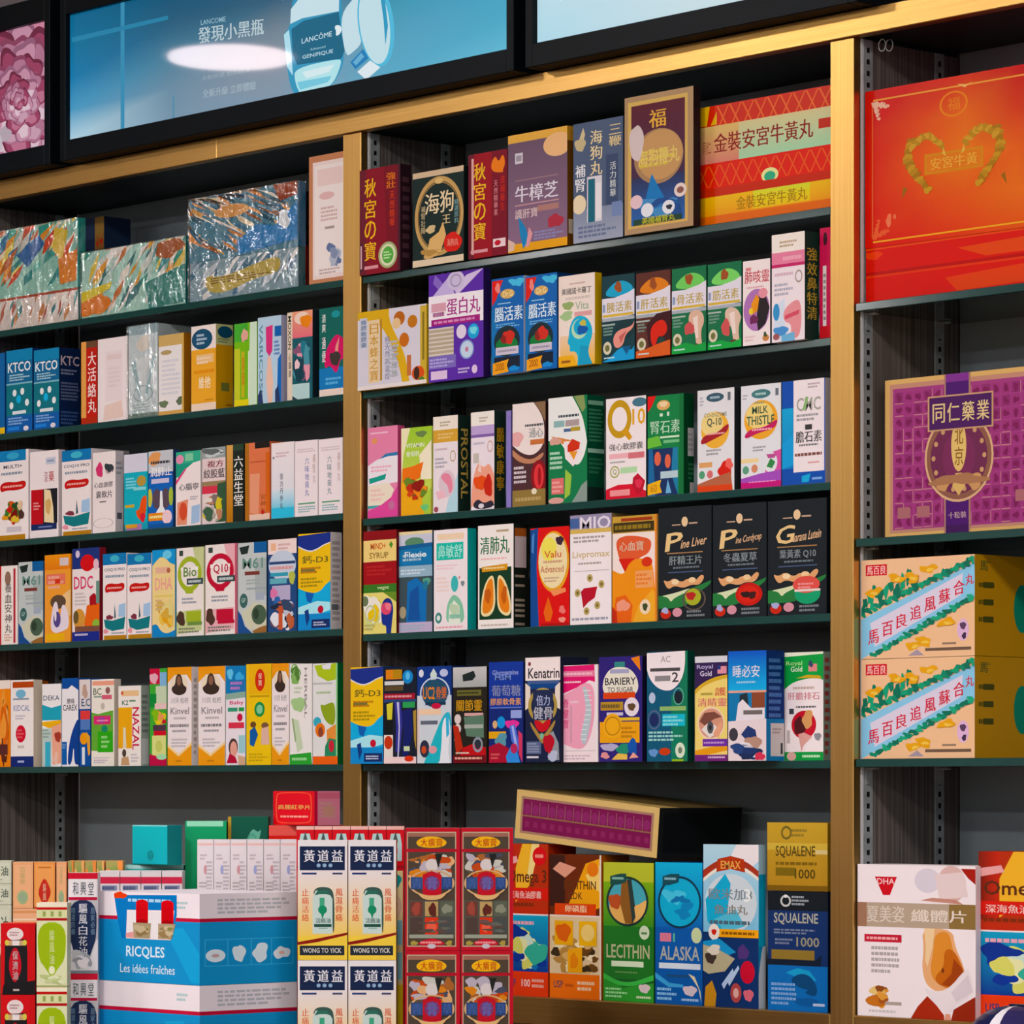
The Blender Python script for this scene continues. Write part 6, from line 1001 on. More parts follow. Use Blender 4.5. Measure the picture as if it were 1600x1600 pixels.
# a binder clip under the header of the right bay
cx, cz = X_at(1384, .03), z_at(1384, 52, .03)
e = tag(empty('binder_clip', (cx, .03, cz)), 'small black binder clip hanging under the header at the top of the right bay', 'clip')
m = MB()
v = [(-.008, -.004, .006), (.008, -.004, .006), (.008, .004, .006), (-.008, .004, .006), (-.007, -.0012, -.008), (.007, -.0012, -.008), (.007, .0012, -.008), (-.007, .0012, -.008)]
m.add(v, [(3, 2, 1, 0), (4, 5, 6, 7), (0, 1, 5, 4), (1, 2, 6, 5), (2, 3, 7, 6), (3, 0, 4, 7)], lin('111'))
m.build('clip_body', 'slot_black', e)
for sx in (-1, 1):
    m = MB()
    n, k_ = 18, 6
    v = [((.0055 + .0007 * math.cos(6.2832 * j / k_)) * math.cos(6.2832 * i / n) + sx * .003, sx * .003 + .0007 * math.sin(6.2832 * j / k_), -.014 + (.007 + .0007 * math.cos(6.2832 * j / k_)) * math.sin(6.2832 * i / n)) for i in range(n) for j in range(k_)]
    m.add(v, [(i * k_ + j, ((i + 1) % n) * k_ + j, ((i + 1) % n) * k_ + (j + 1) % k_, i * k_ + (j + 1) % k_) for i in range(n) for j in range(k_)], lin('222'))
    m.build('wire_handle', 'steel', e)
# ------------------------------------------------------------------ counter in front of the shelves, turned to face the aisle
CZ = 1.066
RZ = 1.20


def aisle(name, label, cat):
    e = tag(empty(name, (Z0 * ST, -Z0 * CT, 0)), label, cat)
    e.rotation_euler = (0, 0, TH)
    return e


counter = aisle('display_counter', 'low wooden counter that carries the stacked boxes before the shelves', 'counter')
for nm, a in (('body', (-.70, -.01, 4.45, 4.92, .0, CZ - .03)), ('worktop', (-.72, .004, 4.42, 4.935, CZ - .0295, CZ))):
    solid(nm, *a, 'counter_wood', counter)
riser = aisle('display_riser', 'wooden step along the back of the counter under the rear boxes', 'riser')
solid('step', -.70, -.10, 4.7465, 4.93, CZ + .0004, RZ, 'counter_wood', riser)
solid('lip', -.70, -.10, 4.74, 4.746, CZ + .0004, RZ, 'counter_wood', riser)


def zz(py, Z):
    return ZC + (HZ - py) * Z / F


def cf(xl, xr, Z, d, z0, z1, base, front, label, group=None, side=None, top=None, name='medicine_box', **k):
    """a box facing the aisle like the counter, Z metres from the viewer"""
    w = (xr - xl - .5) * Z / F
    e = carton(-w / 2, w / 2, 0, d, z0, z1, base, front, side, top, label, group, name, rot=(0, 0, TH), **k)
    x, y = at_depth((xl + xr) / 2, Z)
    e.location = (x, y, z0)
    return e


def fg(xl, xr, yt, Z, d, base, front, label, side=None, top=None, group=None, z0=None, name='medicine_box', **k):
    """a box standing parallel to the shelves, its near left edge Z metres away"""
    X0, Y = at_depth(xl, Z)
    X1 = X_at(xr - .6, Y)
    sd = None
    if side:
        d = max(.012, Y_at(side[0], X1) - Y)
        sd = side[1:]
    return carton(X0, X1, Y, d, z0, zz(yt, Z), base, front, sd, top, label, group, name, **k)


C1 = CZ + .0003
R1 = RZ + .0003
# mint display cartons
BLUE = 'f0e8ee'


def ric(win):
    o = (R(0, 0, 100, 100, '1a90d0') + R(0, 0, 100, 27, 'ece4ec') + R(0, 27, 100, 31, 'c02040') + P('2ca4dc', 66, 40, 84, 38, 100, 66, 100, 98, 92, 98)
         + W(78, 8, 90, 18, 'a8c8cc', 2))
    o += T('RICQLES', 28, 60, 66, 74, 'd8ecf8') + T('Les idées fraîches', 22, 80, 76, 90, 'd8ecf8')
    return o


def ric_s():
    return (R(0, 0, 100, 27, 'e8e2ec') + W(18, 5, 92, 23, 'b8bcc8', 4, 5) + R(0, 27, 100, 31, 'b81c3c') + R(5, 50, 96, 50.8, '50b8ec') + R(5, 79, 96, 79.8, '50b8ec') + sum([R(x, 50, x + .8, 79, '50b8ec') for x in (5, 28, 52, 73, 95.2)], [])
            + E(16, 68, 10, 7, 'd8ecf8') + E(16, 68, 4, 2, 'c8a8b0') + B(40, 66, 6, 10, 'd8ecf8', 3) + B(62, 66, 8, 10, 'd8ecf8', 5) + B(84, 67, 8, 7, 'e0ecf8', 7) + E(84, 67, 3, 2, 'e8c0b8'))


WIN = (P('1078c4', 16, 4, 78, 2, 78, 24, 72, 52, 24, 52, 20, 34) + W(30, 6, 74, 12, 'a8d8f4', 1) + B(22, 4, 6, 4, 'e04828', 4) + P('e8e4e8', 29, 20, 76, 19, 72, 52, 28, 52) + R(38, 11, 50, 33, 'c8141c') + E(44, 12, 6, 4, 'd01820') + E(44, 33, 6, 3, 'a01018') + R(63, 11, 75, 33, 'c8141c') + E(69, 12, 6, 4, 'd01820') + E(69, 33, 6, 3, 'a01018')
       + P('a89878', 35, 34, 53, 34, 52, 51, 36, 51) + P('b09c80', 60, 34, 77, 34, 73, 51, 60, 51) + M(36, 35, 52, 50, '907850 c0b090 7c8848', 8, 3, .3) + M(60, 35, 76, 50, '988058 c8b898 888c50', 8, 5, .3) + P('e0a0a0', 28, 46, 36, 44, 36, 51, 28, 51))
yR = -.62
zr1 = z_at(312, 1397, yR)
hR = z_at(312, 1397, yR) - z_at(312, 1540, yR)
zr0 = zr1 - hR
for i, (zb, zt, lb) in enumerate(((C1, zr0 - .0004, 'blue and white mint display carton, lower of its pair'), (zr0, zr1, 'blue and white mint display carton with a cut-out window, upper of its pair'))):
    X0, X1 = X_at(154, yR), X_at(312, yR)
    d = Y_at(464, X1) - yR
    carton(X0, X1, yR, d, zb, zt, 'e8e2ec', ric(i), ('1c94d4', ric_s()), R(0, 0, 100, 100, 'e4dee8'), lb, 'mint display cartons', 'display_carton', parts=(('display_window', WIN, 'gloss'),) if i else ())


# white and navy embrocation cartons in two tiers, with more behind
def wfl(s):
    return (R(0, 0, 100, 100, 'b8b8bc') + R(0, 0, 100, 6, 'c83040') + R(3, 6, 97, 24, 'e4e0e4') + sum([T(ch, 16 + i * 26, 9, 34 + i * 26, 22, '505860') for i, ch in enumerate('和興堂')], []) + R(2, 24, 98, 27, 'b82040') + P('1c2c50', 4, 27, 96, 27, 96, 64, 84, 74, 70, 86, 50, 92, 30, 86, 14, 74, 4, 64) + V('驅風白花油', 36, 30, 64, 84, 'd8d8e0') + V('精選良藥', 10, 34, 24, 62, '6c88a0') + V('居家必備', 76, 34, 90, 62, '6c88a0')
            + P('e0dce0', 0, 66, 8, 66, 22, 82, 40, 92, 60, 92, 80, 82, 94, 66, 100, 66, 100, 100, 0, 100) + M(4, 76, 96, 96, 'c8c8cc a8acb4 e8e4e8 989ca4', 16, s, .2) + B(50, 90, 16, 5, 'f0e8ec', 3) + R(0, 97, 100, 100, '808890'))


WT = R(0, 0, 100, 100, 'ece4e4')
ZW = 4.6
zt1, zt0 = zz(1364, ZW), zz(1521, ZW)
cf(106, 153, ZW, .03, C1, zt0 - .0004, 'd8d4d8', wfl(1), 'white and navy medicated oil box, lower of the pair beside the mint cartons', 'medicated oil boxes', None, WT)
cf(106, 153, ZW, .03, zt0, zt1, 'd8d4d8', wfl(2), 'white and navy medicated oil box, upper of the pair beside the mint cartons', 'medicated oil boxes', None, WT)
for k in range(4):
    cf(155 + 32.6 * k, 187 + 32.6 * k, 4.75, .045, R1, zz(1361, 4.75), 'd8d4d8', R(0, 0, 100, 100, 'e0d8dc') + R(0, 7, 100, 15, 'd04058') + R(12, 17, 88, 30, '8890b0') + W(16, 17, 84, 30, '485878', 2), 'narrow white and red oil box behind the mint cartons, %s of four' % ('first', 'second', 'third', 'last')[k], 'narrow white and red oil boxes', None, WT)


# lime boxes
def lime(s):
    return (R(0, 0, 100, 100, 'dce0b8') + R(0, 0, 100, 5, 'f0e8d0') + R(0, 5, 100, 8, 'c03030') + R(4, 8, 96, 18, 'd8dca8') + sum([R(20 + i * 26, 10, 30 + i * 26, 16, '98a860') for i in range(3)], []) + R(0, 18, 100, 21, 'b02830') + P('9cba2c', 4, 23, 96, 23, 96, 66, 70, 78, 50, 90, 30, 78, 4, 66) + V('驅風油', 42, 32, 58, 74, 'd0dc98') + E(50, 80, 10, 5, 'e8ecc8') + M(6, 84, 94, 97, 'c8d49c b8c888 e0e4c0', 12, s, .2) + R(0, 98, 100, 100, 'a8b070'))


def redb(s):
    return (R(0, 0, 100, 100, 'd0141c') + R(82, 0, 100, 84, 'c80c14') + E(42, 15, 24, 9, 'e8d8d8') + W(26, 11, 58, 18, 'a88888', 2) + P('181418', 12, 24, 74, 22, 78, 40, 78, 86, 10, 86, 12, 40) + R(14, 24, 72, 31, 'c8a880') + E(18, 27, 6, 4, 'd8c858') + E(70, 27, 6, 4, 'd8c858') + R(34, 24, 54, 31, 'e8e0e0') + P('c02430', 24, 52, 32, 38, 42, 33, 52, 38, 60, 52, 60, 66, 50, 78, 42, 84, 32, 78, 24, 66) + V('保濟油', 34, 38, 50, 80, 'b8b0b0') + P('141014', 8, 86, 100, 80, 100, 100, 4, 100) + R(36, 92, 54, 95, 'b8a8a8'))


ZM = 4.56
zl1, zl0 = zz(1411, ZM), zz(1542, ZM)
for zb, zt, lb in ((C1, zl0 - .0004, 'lower'), (zl0, zl1, 'upper')):
    cf(57, 105, ZM, .04, zb, zt, 'e0e0b8', lime(3), 'lime green oil box with a white foot, %s of its pair' % lb, 'lime green oil boxes', None, R(0, 0, 100, 100, 'f0e8d8'))
zl1, zl0 = zz(1443, ZM), zz(1554, ZM)
for zb, zt, lb in ((C1, zl0 - .0004, 'lower'), (zl0, zl1, 'upper')):
    cf(1, 55, ZM, .04, zb, zt, 'b81018', redb(3), 'red and black oil box with a red oval, %s of its pair' % lb, 'red and black oil boxes', None, R(0, 0, 100, 100, 'e05040'))

# orange and grey-green small boxes at the rear of the counter
ZO = 4.8
ORG = (R(0, 0, 100, 100, 'ecb084') + R(8, 6, 92, 96, 'f0b88c') + V('百靈膏', 34, 10, 60, 48, 'c8b078') + E(48, 76, 28, 15, 'a8b888') + E(48, 76, 18, 10, '98b090'))
ORG2 = (R(0, 0, 100, 100, 'f0a060') + R(6, 5, 94, 96, 'f0a868') + R(20, 10, 80, 13, 'c87840') + P('c84038', 50, 34, 66, 44, 84, 66, 66, 84, 50, 96, 34, 84, 18, 66, 34, 44) + V('驅風', 42, 46, 58, 84, 'e8b098') + R(0, 97, 100, 100, 'c83c30'))
GRY = (R(0, 0, 100, 100, 'ccd0bc') + R(10, 10, 90, 92, 'd4d8c4') + T('油', 50, 24, 84, 66, '485848') + R(14, 80, 60, 86, 'a8b0a0'))
PT = R(0, 0, 100, 100, 'f0c8a0')
zo1, zo0 = zz(1347, ZO), zz(1420, ZO)
for a, b, f, lb in ((20, 52, ORG, 'pale orange ointment box with a green round mark, beside the grey-green stack'), (53, 86, ORG2, 'orange ointment box with a red diamond mark'), (88, 104, ORG, 'narrow pale orange ointment box beside the red-diamond box')):
    cf(a, b, ZO, .03, zo0 + .0004, zo1, 'f0b07c', f, lb, 'orange ointment boxes', None, PT)
cf(20, 104, ZO, .03, R1, zo0, 'ecaa80', R(0, 0, 100, 100, 'f0b890') + R(0, 4, 100, 10, 'e0a070') + R(0, 22, 100, 26, 'f4d8c0'), 'long pale orange carton under the orange ointment boxes', None, None, PT)
for k, (a, b) in enumerate(((106, 115), (115.6, 132), (132.6, 150), (150.6, 163), (165, 192))):
    cf(a, b, ZO, .03, R1, zz(1345, ZO), 'f0a868', R(0, 0, 100, 100, ('f09858', 'e8b070')[k % 2]) + R(0, 0, 70, 9, 'a8a060') + E(50, 10, 24, 5, '90a058') + P('e07038', 10, 16, 60, 14, 90, 24, 10, 26), 'slim orange box behind the white and navy oil boxes, %s of five' % ('first', 'second', 'third', 'fourth', 'last')[k], 'slim orange boxes')
zg = [zz(y, ZO) for y in (1345, 1381, 1414)]
for i, lb in enumerate(('top', 'middle', 'lowest')):
    cf(-16, 18, ZO, .03, zg[i + 1] + .0004 if i < 2 else R1, zg[i], 'c8ccb8', GRY, 'small grey-green oil box, %s of its stack' % lb, 'grey-green oil boxes', None, R(0, 0, 100, 100, 'dce0cc'))

# teal and green cartons at the rear
ZT_ = 4.84
zt0 = zz(1351, ZT_)
cf(194, 287, ZT_ - .01, .06, R1, zt0 - .0006, '2a9c98', R(0, 0, 100, 4, 'b8e0dc') + R(0, 4, 100, 12, '48b8b4'), 'flat teal carton under the turquoise box', None, None, R(0, 0, 100, 100, '68c8c4'))
fg(207, 262, 1289, ZT_, .04, '1c8a90', R(0, 0, 100, 100, '20b4bc', '1ca8b8') + R(0, 0, 100, 3, '88dce0') + E(52, 76, 10, 14, '18989c') + O(52, 76, 8, 10, 2, '0c7c84') + R(47, 74, 57, 86, '148890') + R(0, 97, 100, 100, '14605c'), 'turquoise box with a faint emblem beside the emerald carton', (284, '167c80'), R(0, 0, 100, 100, '48c0c0'), z0=zt0)
cf(289, 354, ZT_ - .02, .05, R1, zz(1283, ZT_ - .02), '14905c', R(0, 0, 100, 100, '18a46c', '109058') + R(4, 0, 92, 4, 'a0e8c8') + W(30, 13, 76, 19, 'b8b880', 1) + R(0, 60, 100, 61, '60c8a0'), 'emerald green carton behind the white small-print row', None, None, R(0, 0, 100, 100, '50c898'))
cf(356, 419, ZT_ - .01, .05, R1, zz(1276, ZT_ - .01), '0c5c48', R(0, 0, 100, 100, '0c5c48') + R(0, 0, 8, 100, 'c8a040') + P('6cb8a0', 44, 20, 60, 8, 76, 12, 84, 8, 76, 20, 64, 16, 62, 30, 56, 36, 52, 30) + O(60, 24, 16, 12, 3, '58a890'), 'dark green carton with a gold edge and leaf emblem', None, None, R(0, 0, 100, 100, '147060'))

# ginseng boxes
zgm = zz(1289, ZT_)
cf(420, 532, ZT_ - .02, .09, R1, zgm - .0004, 'd83c38', R(0, 0, 100, 100, 'd83834') + R(0, 0, 100, 8, 'e86860'), 'flat red carton under the ginseng box', None, None, R(0, 0, 100, 100, 'e86058'))
fg(427, 492, 1236, ZT_, .05, 'cc2430', R(0, 0, 100, 100, 'd42c34') + P('e8604c', 6, 14, 14, 3, 86, 3, 94, 14, 94, 84, 86, 96, 14, 96, 6, 84) + P('d8343c', 9, 16, 16, 6, 84, 6, 91, 16, 91, 82, 84, 93, 16, 93, 9, 82) + T('高麗紅參片', 12, 40, 90, 54, 'e0b068') + W(18, 70, 88, 80, 'f0a898', 1), 'red ginseng slice box with gold characters and a pink side', (531, 'e890a8', R(0, 0, 12, 100, 'c81c44') + R(14, 4, 100, 22, 'e07890') + W(20, 30, 90, 80, 'd8a8a0', 4) + E(56, 58, 24, 18, 'd8a090'), 'pink side panel'), R(0, 0, 100, 100, 'e86058'), z0=zgm + .0002)

# white row of cartons
for k in range(6):
    a = 308 + k * 26
    cf(a, a + 25.7, 4.75, .04, R1, zz(1312, 4.75), 'e6dfe4', R(0, 0, 100, 100, 'ebe4e9') + R(4, 3, 96, 5, 'f0c8c4') + W(16, 12, 60, 18, 'c8b8c0', 2, k) + E(50, 26, 10, 4, ('d8a0a8', 'a8b0e0')[k % 2]) + W(12, 36, 60, 60, 'b8b0b4', 8, k + 3) + W(56, 18, 94, 90, 'c0b8c0', 22, k + 9) + W(12, 64, 50, 90, 'b0acb0', 8, k + 5), 'white carton of dense small print, %s in its row' % ('first', 'second', 'third', 'fourth', 'fifth', 'last')[k], 'white small-print cartons in a row', None, R(0, 0, 100, 100, 'f0eaee'))


# medicated oil: navy-topped yellow and white cartons
def wty(s):
    return (R(0, 0, 100, 100, 'e8e4e8') + R(0, 22, 100, 84, 'e8e2e8', 'f0cc58') + R(0, 80, 100, 100, 'f0d058') + R(4, 5, 95, 25, '142448') + sum([T(ch, 12 + i * 28, 8, 34 + i * 28, 18, 'e8e8f0') for i, ch in enumerate('黃道益')], []) + sum([E(42 + i * 12, 21, 4, 1.6, '90b0d0') for i in range(3)], []) + R(8, 27, 38, 28.6, '283c70') + R(70, 27, 90, 28.6, '404868')
            + V('止痛活絡', 8, 40, 22, 68, 'e0704c') + V('風濕骨痛', 76, 40, 90, 68, 'd8603c') + P('385850', 30, 46, 36, 39, 66, 39, 74, 46, 74, 77, 70, 77, 70, 50, 60, 42, 40, 42) + P('c8dcd8', 30, 78, 30, 48, 36, 42, 60, 42, 70, 49, 70, 78) + P('2c6c5c', 34, 46, 40, 42, 60, 42, 66, 46, 58, 45, 44, 45) + R(44, 48, 54, 56, '48a884') + E(50, 58, 9, 3.6, '1c8c64') + P('1c8c64', 46, 60, 54, 60, 50, 66) + T('活絡油', 36, 65, 66, 69, '507c74') + R(33, 70, 68, 72.4, '184c40') + R(42, 73, 60, 74, '90b8b0')
            + P('8c2420', 0, 85, 40, 82, 100, 77, 100, 79, 40, 85, 0, 87.4) + R(4, 88, 94, 96, '202834') + T('WONG TO YICK', 10, 90, 88, 94, 'd8d8d0'))


ZY = 4.5
zy1, zy0 = zz(1313, ZY), zz(1500, ZY)
for i, (a, b) in enumerate(((465, 543), (544, 619))):
    for j, (zb, zt) in enumerate(((C1, zy0 - .0004), (zy0, zy1))):
        cf(a, b, ZY, .045, zb, zt, 'e8dcc8', wty(i), 'navy-topped yellow and white oil carton, %s of the column %s' % (('lower', 'upper')[j], ('beside the mint cartons', 'beside the red boxes')[i]), 'navy-topped medicated oil cartons', ('e8c850',), R(0, 0, 100, 100, 'f0e8e8'))
# six narrow red and pale blue boxes behind them
TAB = R(0, 0, 100, 100, 'd82c34') + R(0, 0, 100, 1.4, 'f0c0b8') + P('b8d8d8', 14, 7, 24, 3, 76, 3, 86, 7, 86, 14, 14, 14) + P('485858', 36, 6, 50, 2, 64, 6, 56, 8, 44, 8) + R(36, 9, 64, 11, 'd890a8') + R(0, 16, 100, 17, 'b01c28') + R(6, 18, 92, 96, 'e8d8a0') + B(50, 22, 30, 3, '28a0a0', 3) + B(50, 32, 30, 6, 'd8b8a0', 4) + R(14, 38, 88, 48, '88c8d8') + R(14, 51, 88, 62, '90d0d8') + R(8, 64, 92, 86, 'e8cc38') + B(50, 92, 24, 3, 'b8c8b8', 6)
for k in range(6):
    a = 463 + k * 28.2
    cf(a, a + 27.9, 4.6, .024, C1, zz(1291, 4.6), 'c82830', TAB, 'narrow red box with a pale blue tab, %s in its row' % ('first', 'second', 'third', 'fourth', 'fifth', 'last')[k], 'narrow red boxes with pale blue tabs', None, R(0, 0, 100, 100, 'e86860'))


# ornate red boxes
def orn(s):
    r = random.Random(s)
    return (R(0, 0, 100, 100, 'c02030') + R(3, 3, 93, 97, 'c0a890') + R(5, 4, 91, 96, '4c4034') + R(5, 4, 91, 7, '9c6c5c') + P('f0b838', 18, 12, 28, 8, 46, 6.4, 68, 8, 78, 12, 66, 16, 28, 16) + sum([T(ch, 28 + i * 14, 8.4, 40 + i * 14, 15, 'c05030') for i, ch in enumerate('大癀膏')], []) + R(3, 17, 93, 19.4, 'b02030') + M(6, 20, 90, 44, 'd88838 b8b0c0 5c4c38 e0b080 484c60 a86838 c8c8c0 c0502c', 26, s, .2) + E(49, 30, 12, 5, 'd8d0d0') + P('1c1c18', 54, 21, 68, 21, 60, 33)
            + O(48, 45, 42, 11, 4, 'd8b080') + R(10, 40, 34, 50, '385080') + R(66, 40, 86, 50, '30487c') + T('青', 12, 41, 30, 49, '4c68a8') + T('草', 68, 41, 84, 49, '4c68a8') + P('c01c2c', 32, 38, 48, 35, 66, 38, 66, 54, 48, 55.6, 32, 54) + E(49, 45, 14, 6, '7c3c70') + T('膏', 40, 40, 58, 50, '6478c0') + P('e0b880', 20, 52, 32, 55, 66, 55, 78, 52, 66, 58, 48, 59, 32, 58)
            + R(6, 59, 90, 86, '505048') + R(9, 60, 32, 72, '6c3c34') + B(20, 66, 8, 5, '9c4c40', s) + R(36, 60, 60, 72, 'b89c68') + B(50, 67, 8, 5, '5c2820', s + 1) + R(64, 60, 88, 72, '586050') + B(76, 66, 9, 4, '888c78', s + 2) + R(36, 73, 60, 87, 'd84838') + B(48, 80, 8, 5, 'e86c58', s + 3) + R(9, 73, 32, 86, '4c3c38') + R(64, 73, 88, 86, '484c4c') + M(10, 74, 88, 86, '584840 60645c 6c504c', 8, s, .14) + R(7, 87, 88, 90, '98a090') + P('c8283c', 22, 95, 30, 92, 48, 90, 66, 92, 74, 95, 62, 96, 34, 96) + W(28, 92, 68, 95, 'f0a0a0', 1) + B(16, 94, 6, 2, 'a89848', 4) + B(80, 94, 6, 2, 'a89848', 5) + E(48, 96.5, 8, 2, 'c8c0cc'))


zq1, zq0 = zz(1294, ZY), zz(1485, ZY)
for i, (a, b) in enumerate(((633, 719), (720, 802))):
    for j, (zb, zt) in enumerate(((C1, zq0 - .0004), (zq0, zq1))):
        cf(a, b, ZY, .045, zb, zt, 'b81c2c', orn(3 + i + 2 * j), 'ornate red ointment box, %s of the column %s' % (('lower', 'upper')[j], ('beside the navy-topped cartons', 'beside the fish oil boxes')[i]), 'ornate red ointment boxes', None, R(0, 0, 100, 100, 'e07878'))

# a round striped bag on a plinth before the right bay
ZD = 4.28
xd, yd = at_depth(1592, ZD)
zd = zz(1571, ZD)
e = tag(empty('round_bag', (xd, yd, zd - .105)), 'dark navy rounded bag with white seams, only its top showing below the slimming box', 'bag')
m, na, nb, rad = MB(), 48, 16, .062
vv, ff = [], []
for i in range(nb + 1):
    t = math.pi * i / nb
    for k in range(na):
        p = 6.2832 * k / na
        q = abs(math.sin(t)) ** .8
        vv.append((rad * q * math.cos(p), rad * q * math.sin(p), .0525 + .0525 * math.cos(t)))
for i in range(nb):
    for k in range(na):
        ff.append((i * na + k, (i + 1) * na + k, (i + 1) * na + (k + 1) % na, i * na + (k + 1) % na))
for n_, f_ in enumerate(ff):
    k = n_ % na
    i = n_ // na
    m.add([vv[j] for j in f_], [(0, 1, 2, 3)], lin('e8e4ec' if k % 12 in (0, 1) else ('c8b898' if i == 5 else ('1c2048', '34305c')[(k // 12) % 2])))
m.build('bag_body', 'gloss', e, None, True)
m = MB()
m.box(-.012, .012, -.004, .004, .1045, .1065, '2a2848', .001)
m.build('pull_tab', 'gloss', e)
pl = tag(empty('display_plinth', (xd, yd, 0)), 'wooden display plinth under the navy rounded bag', 'plinth')
solid('column', -.07, .07, -.07, .07, 0, zd - .106, 'counter_wood', pl)
solid('cap', -.08, .08, -.08, .08, zd - .1058, zd - .1053, 'counter_wood', pl)
# ------------------------------------------------------------------ light boxes above the shelves
yS = -.03


def light_box(pxl, pxr, cb, ct, label, front, mat='lit_poster'):
    Xl, Xr = X_at(pxl, yS), X_at(pxr, yS)
    zb, zt = zc(cb), zc(ct)
    e = empty('light_box', ((Xl + Xr) / 2, yS, zb))
    w, h = Xr - Xl, zt - zb
    fz0, fz1 = ZH1 + .0006 - zb, ZT - zb
    bw = .0135
    m = MB()
    for a in ((-w / 2 - bw, -w / 2, fz0, fz1), (w / 2, w / 2 + bw, fz0, fz1), (-w / 2 + .0001, w / 2 - .0001, h, fz1), (-w / 2 + .0001, w / 2 - .0001, fz0, 0)):
        m.box(a[0], a[1], -.006, YB - yS, a[2], a[3], '888', .001)
    m.build('frame', 'black_frame', e)['label'] = 'black frame'
    m = MB()
    m.box(-w / 2 + .0003, w / 2 - .0003, .003, .02, .0003, h - .0003, '223', .0005)
    m.prints(R(0, 0, 100, 100, '0c2a44') + front, (-w / 2, .003, h), (w, 0, 0), (0, 0, -h), (0, -1, 0))
    m.build('lit_panel', mat, e)['label'] = 'glowing poster panel'
    tag(e, label, 'light box')


LBX = (X_at(107, yS), X_at(796, yS), zc(.2446), zc(.205))


def pp(c, *q, soft=None):
    """a poster patch from points measured on the blue light box"""
    o = []
    for i in range(0, len(q), 2):
        X = X_at(q[i], yS)
        o += [100 * (X - LBX[0]) / (LBX[1] - LBX[0]), 100 * (LBX[2] - z_at(q[i], q[i + 1], yS)) / (LBX[2] - LBX[3])]
    return P(c, *o, soft=soft) if c else o


def pt(s, x0, y0, x1, y1, h, c):
    """poster lettering: upper corners measured, and its height"""
    a = pp(None, x0, y0, x1, y1, x0, y0 + h)
    return T(s, a[0], a[1], a[2], a[5], c, a[3] - a[1])


def pe(cx, cy, rx, ry, c, tilt=0):
    q = []
    for i in range(36):
        t = 6.2832 * i / 36
        u, v = rx * math.cos(t), ry * math.sin(t)
        q += [cx + u * math.cos(tilt) - v * math.sin(tilt), cy + u * math.sin(tilt) + v * math.cos(tilt)]
    return pp(c, *q)


BOT = (pp('3c9cc4', 463, -40, 452, 14, 451, 40, 441, 54, 445, 100, 452, 140, 464, 152, 512, 140, 526, 118, 536, 94, 533, 50, 530, -40) + pp('cfeaf4', 466, -40, 463, 0, 452, 14, 451, 37, 470, 28, 527, 17, 528, -40, soft=False) + pp('b4e6f6', 441, 54, 449, 46, 453, 80, 455, 118, 446, 104)
       + pp('246c8c', 453, 45, 472, 32, 527, 18, 530, 46, 536, 78, 531, 91, 462, 101, 455, 84, soft=False) + pp('b8ecf4', 458, 106, 527, 91, 532, 96, 520, 128, 506, 138, 466, 147, 458, 126) + pp('7cd0e8', 462, 128, 516, 118, 510, 128, 466, 140) + pp('dcf4f8', 470, 112, 520, 100, 512, 112, 476, 122)
       + pp('cce8f2', 530, 22, 552, -6, 558, -6, 560, 50, 563, 68, 548, 82, 539, 88, 533, 62) + pp('2c84c0', 545, 97, 565, 76, 574, 90, 553, 108) + pp('6cb4dc', 549, 97, 562, 82, 567, 88, 554, 102)
       + pe(585, 36, 28, 68, '58c0e4', -.12) + pe(583, 37, 23.5, 63, 'c8e8f2', -.12) + pp('38a0c8', 590, -20, 597, -20, 604, 40, 600, 70, 597, 30) + pp('e4f2f8', 556, 112, 576, 94, 592, 105, 570, 126, soft=False)
       + pp('e8f6fa', 520, 42, 524, 38, 530, 40, 532, 46, 528, 54, 522, 56, 523, 48)
       + pt('LANCÔME', 469, 58, 516, 46, 10, 'd0e8f2') + pt('Advanced', 482, 75, 506, 70, 4, '98c4d4') + pt('GENIFIQUE', 470, 86, 518, 76, 7, 'bcdcea'))
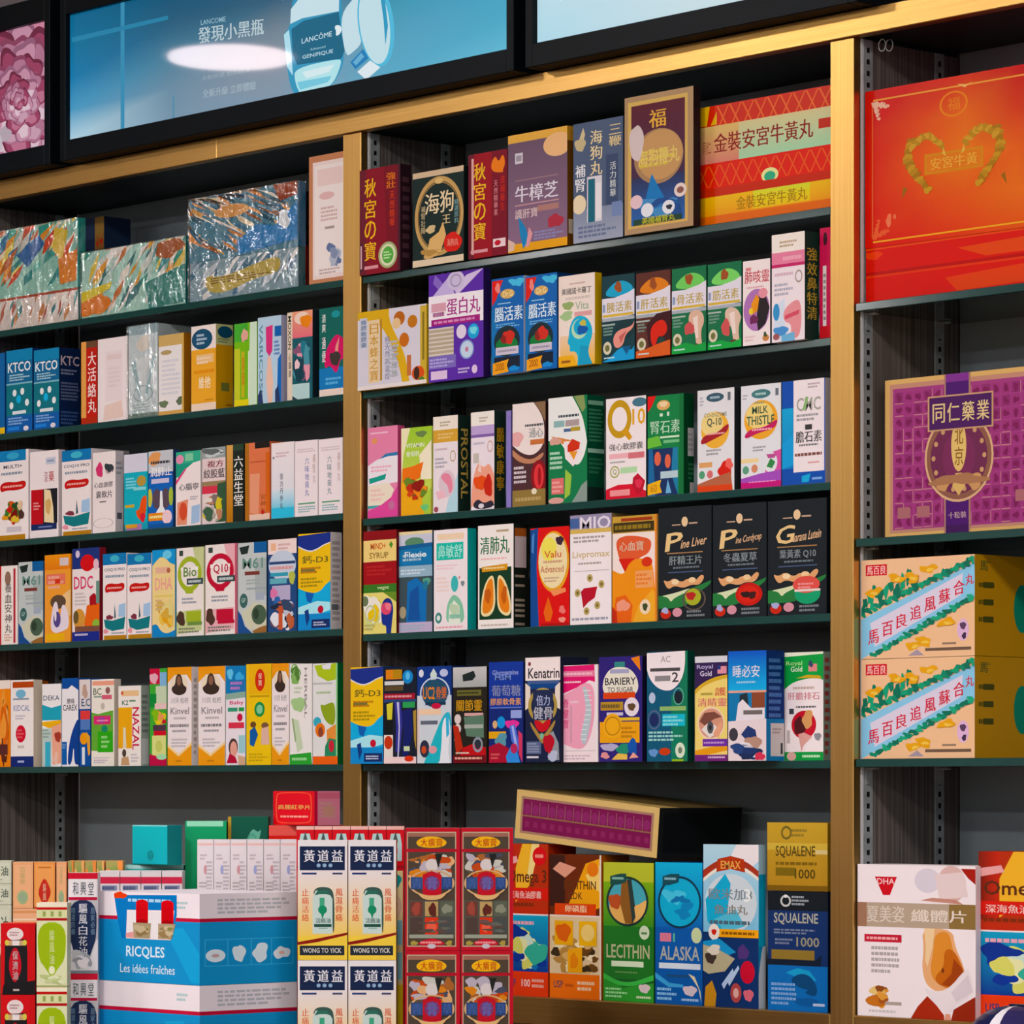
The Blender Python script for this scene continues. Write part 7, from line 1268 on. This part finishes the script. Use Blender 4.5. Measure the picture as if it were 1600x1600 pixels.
light_box(107, 796, .205, .2446, 'backlit blue light box with a bottle picture, between the rose and the pale one', grad((('0c6c98', '10587c', '0c5478', '2080a8', '1c6c94'), ('1478a4', '2c6484', '386480', '1c7ca4', '3494bc'), ('1c80b4', '4c84a0', '788c9c', '48a0bc', '48a8cc'), ('4ca0cc', '7094ac', '8c98a8', '5ca8c8', '50b0d0'), ('b8dcec', '7c9cb4', '88a0b4', '60b0d0', '68c0dc')))
          + pp('3c94bc', 186, -40, 192, -40, 192, 215, 186, 216) + pp('2c88b0', 110, 58, 260, 24, 260, 30, 110, 66) + pp('5c94b0', 267, 150, 270, 150, 270, 200, 267, 200) + BOT
          + pt('LANCOME', 311, 31, 350, 25, 8, '90b8cc') + pt('發現小黑瓶', 307, 43, 409, 28, 25, 'c0d4dc') + pt('全新修護 肌底精華', 312, 119, 388, 105, 7, '98acb8') + pt('全新升級 立即體驗', 314, 140, 397, 126, 13, 'a8bcc8'))


def rose():
    r, o = random.Random(9), grad((('8c4c70', 'b87898', 'd890a8'), ('b0648c', 'b0486c', 'c05080'), ('d098b4', 'd080a8', 'b86088'), ('c87898', 'd89ab8', 'd090b4'), ('c878a4', 'd898bc', 'd8a0c0')))
    for i in range(64):
        m = 1 - i / 66
        a = i * 2.4
        x, y = 80 + 26 * m * math.cos(a), 56 + 44 * m * math.sin(a)
        w, h = 10 * m + 2.4, 19 * m + 4
        c = [('8c4460', 'b47894', 'cca0b4'), ('702c44', '9c4464', 'c07490'), ('96607c', 'c890a8', 'e0c4d0')][i % 3]
        s = r.random() * 99
        o += B(x, y, w, h, c[0], s, 20, .3) + B(x + .08 * w, y + .12 * h, w * .86, h * .84, c[1], s, 20, .3) + B(x + .2 * w, y + .4 * h, w * .5, h * .4, c[2], s, 20, .3)
    return o + B(72, 84, 4, 7, 'b8a8b4', 4) + B(68, 90, 3, 6, 'c8c0cc', 6)


light_box(-160, 74, .205, .2446, 'backlit pink rose poster light box, cut by the frame edge', rose())
light_box(837, 1330, .205, .2446, 'backlit pale white-blue light box over the middle bay', grad((('d0ecf4', 'd8eaf2', 'dcecf4'), ('c8e8f4', 'd4e8f2', 'd8e8f2'), ('b8e4f4', 'd0e8f0', 'd4e6ee'))) + R(86, 0, 100, 100, 'd8e8f0'))
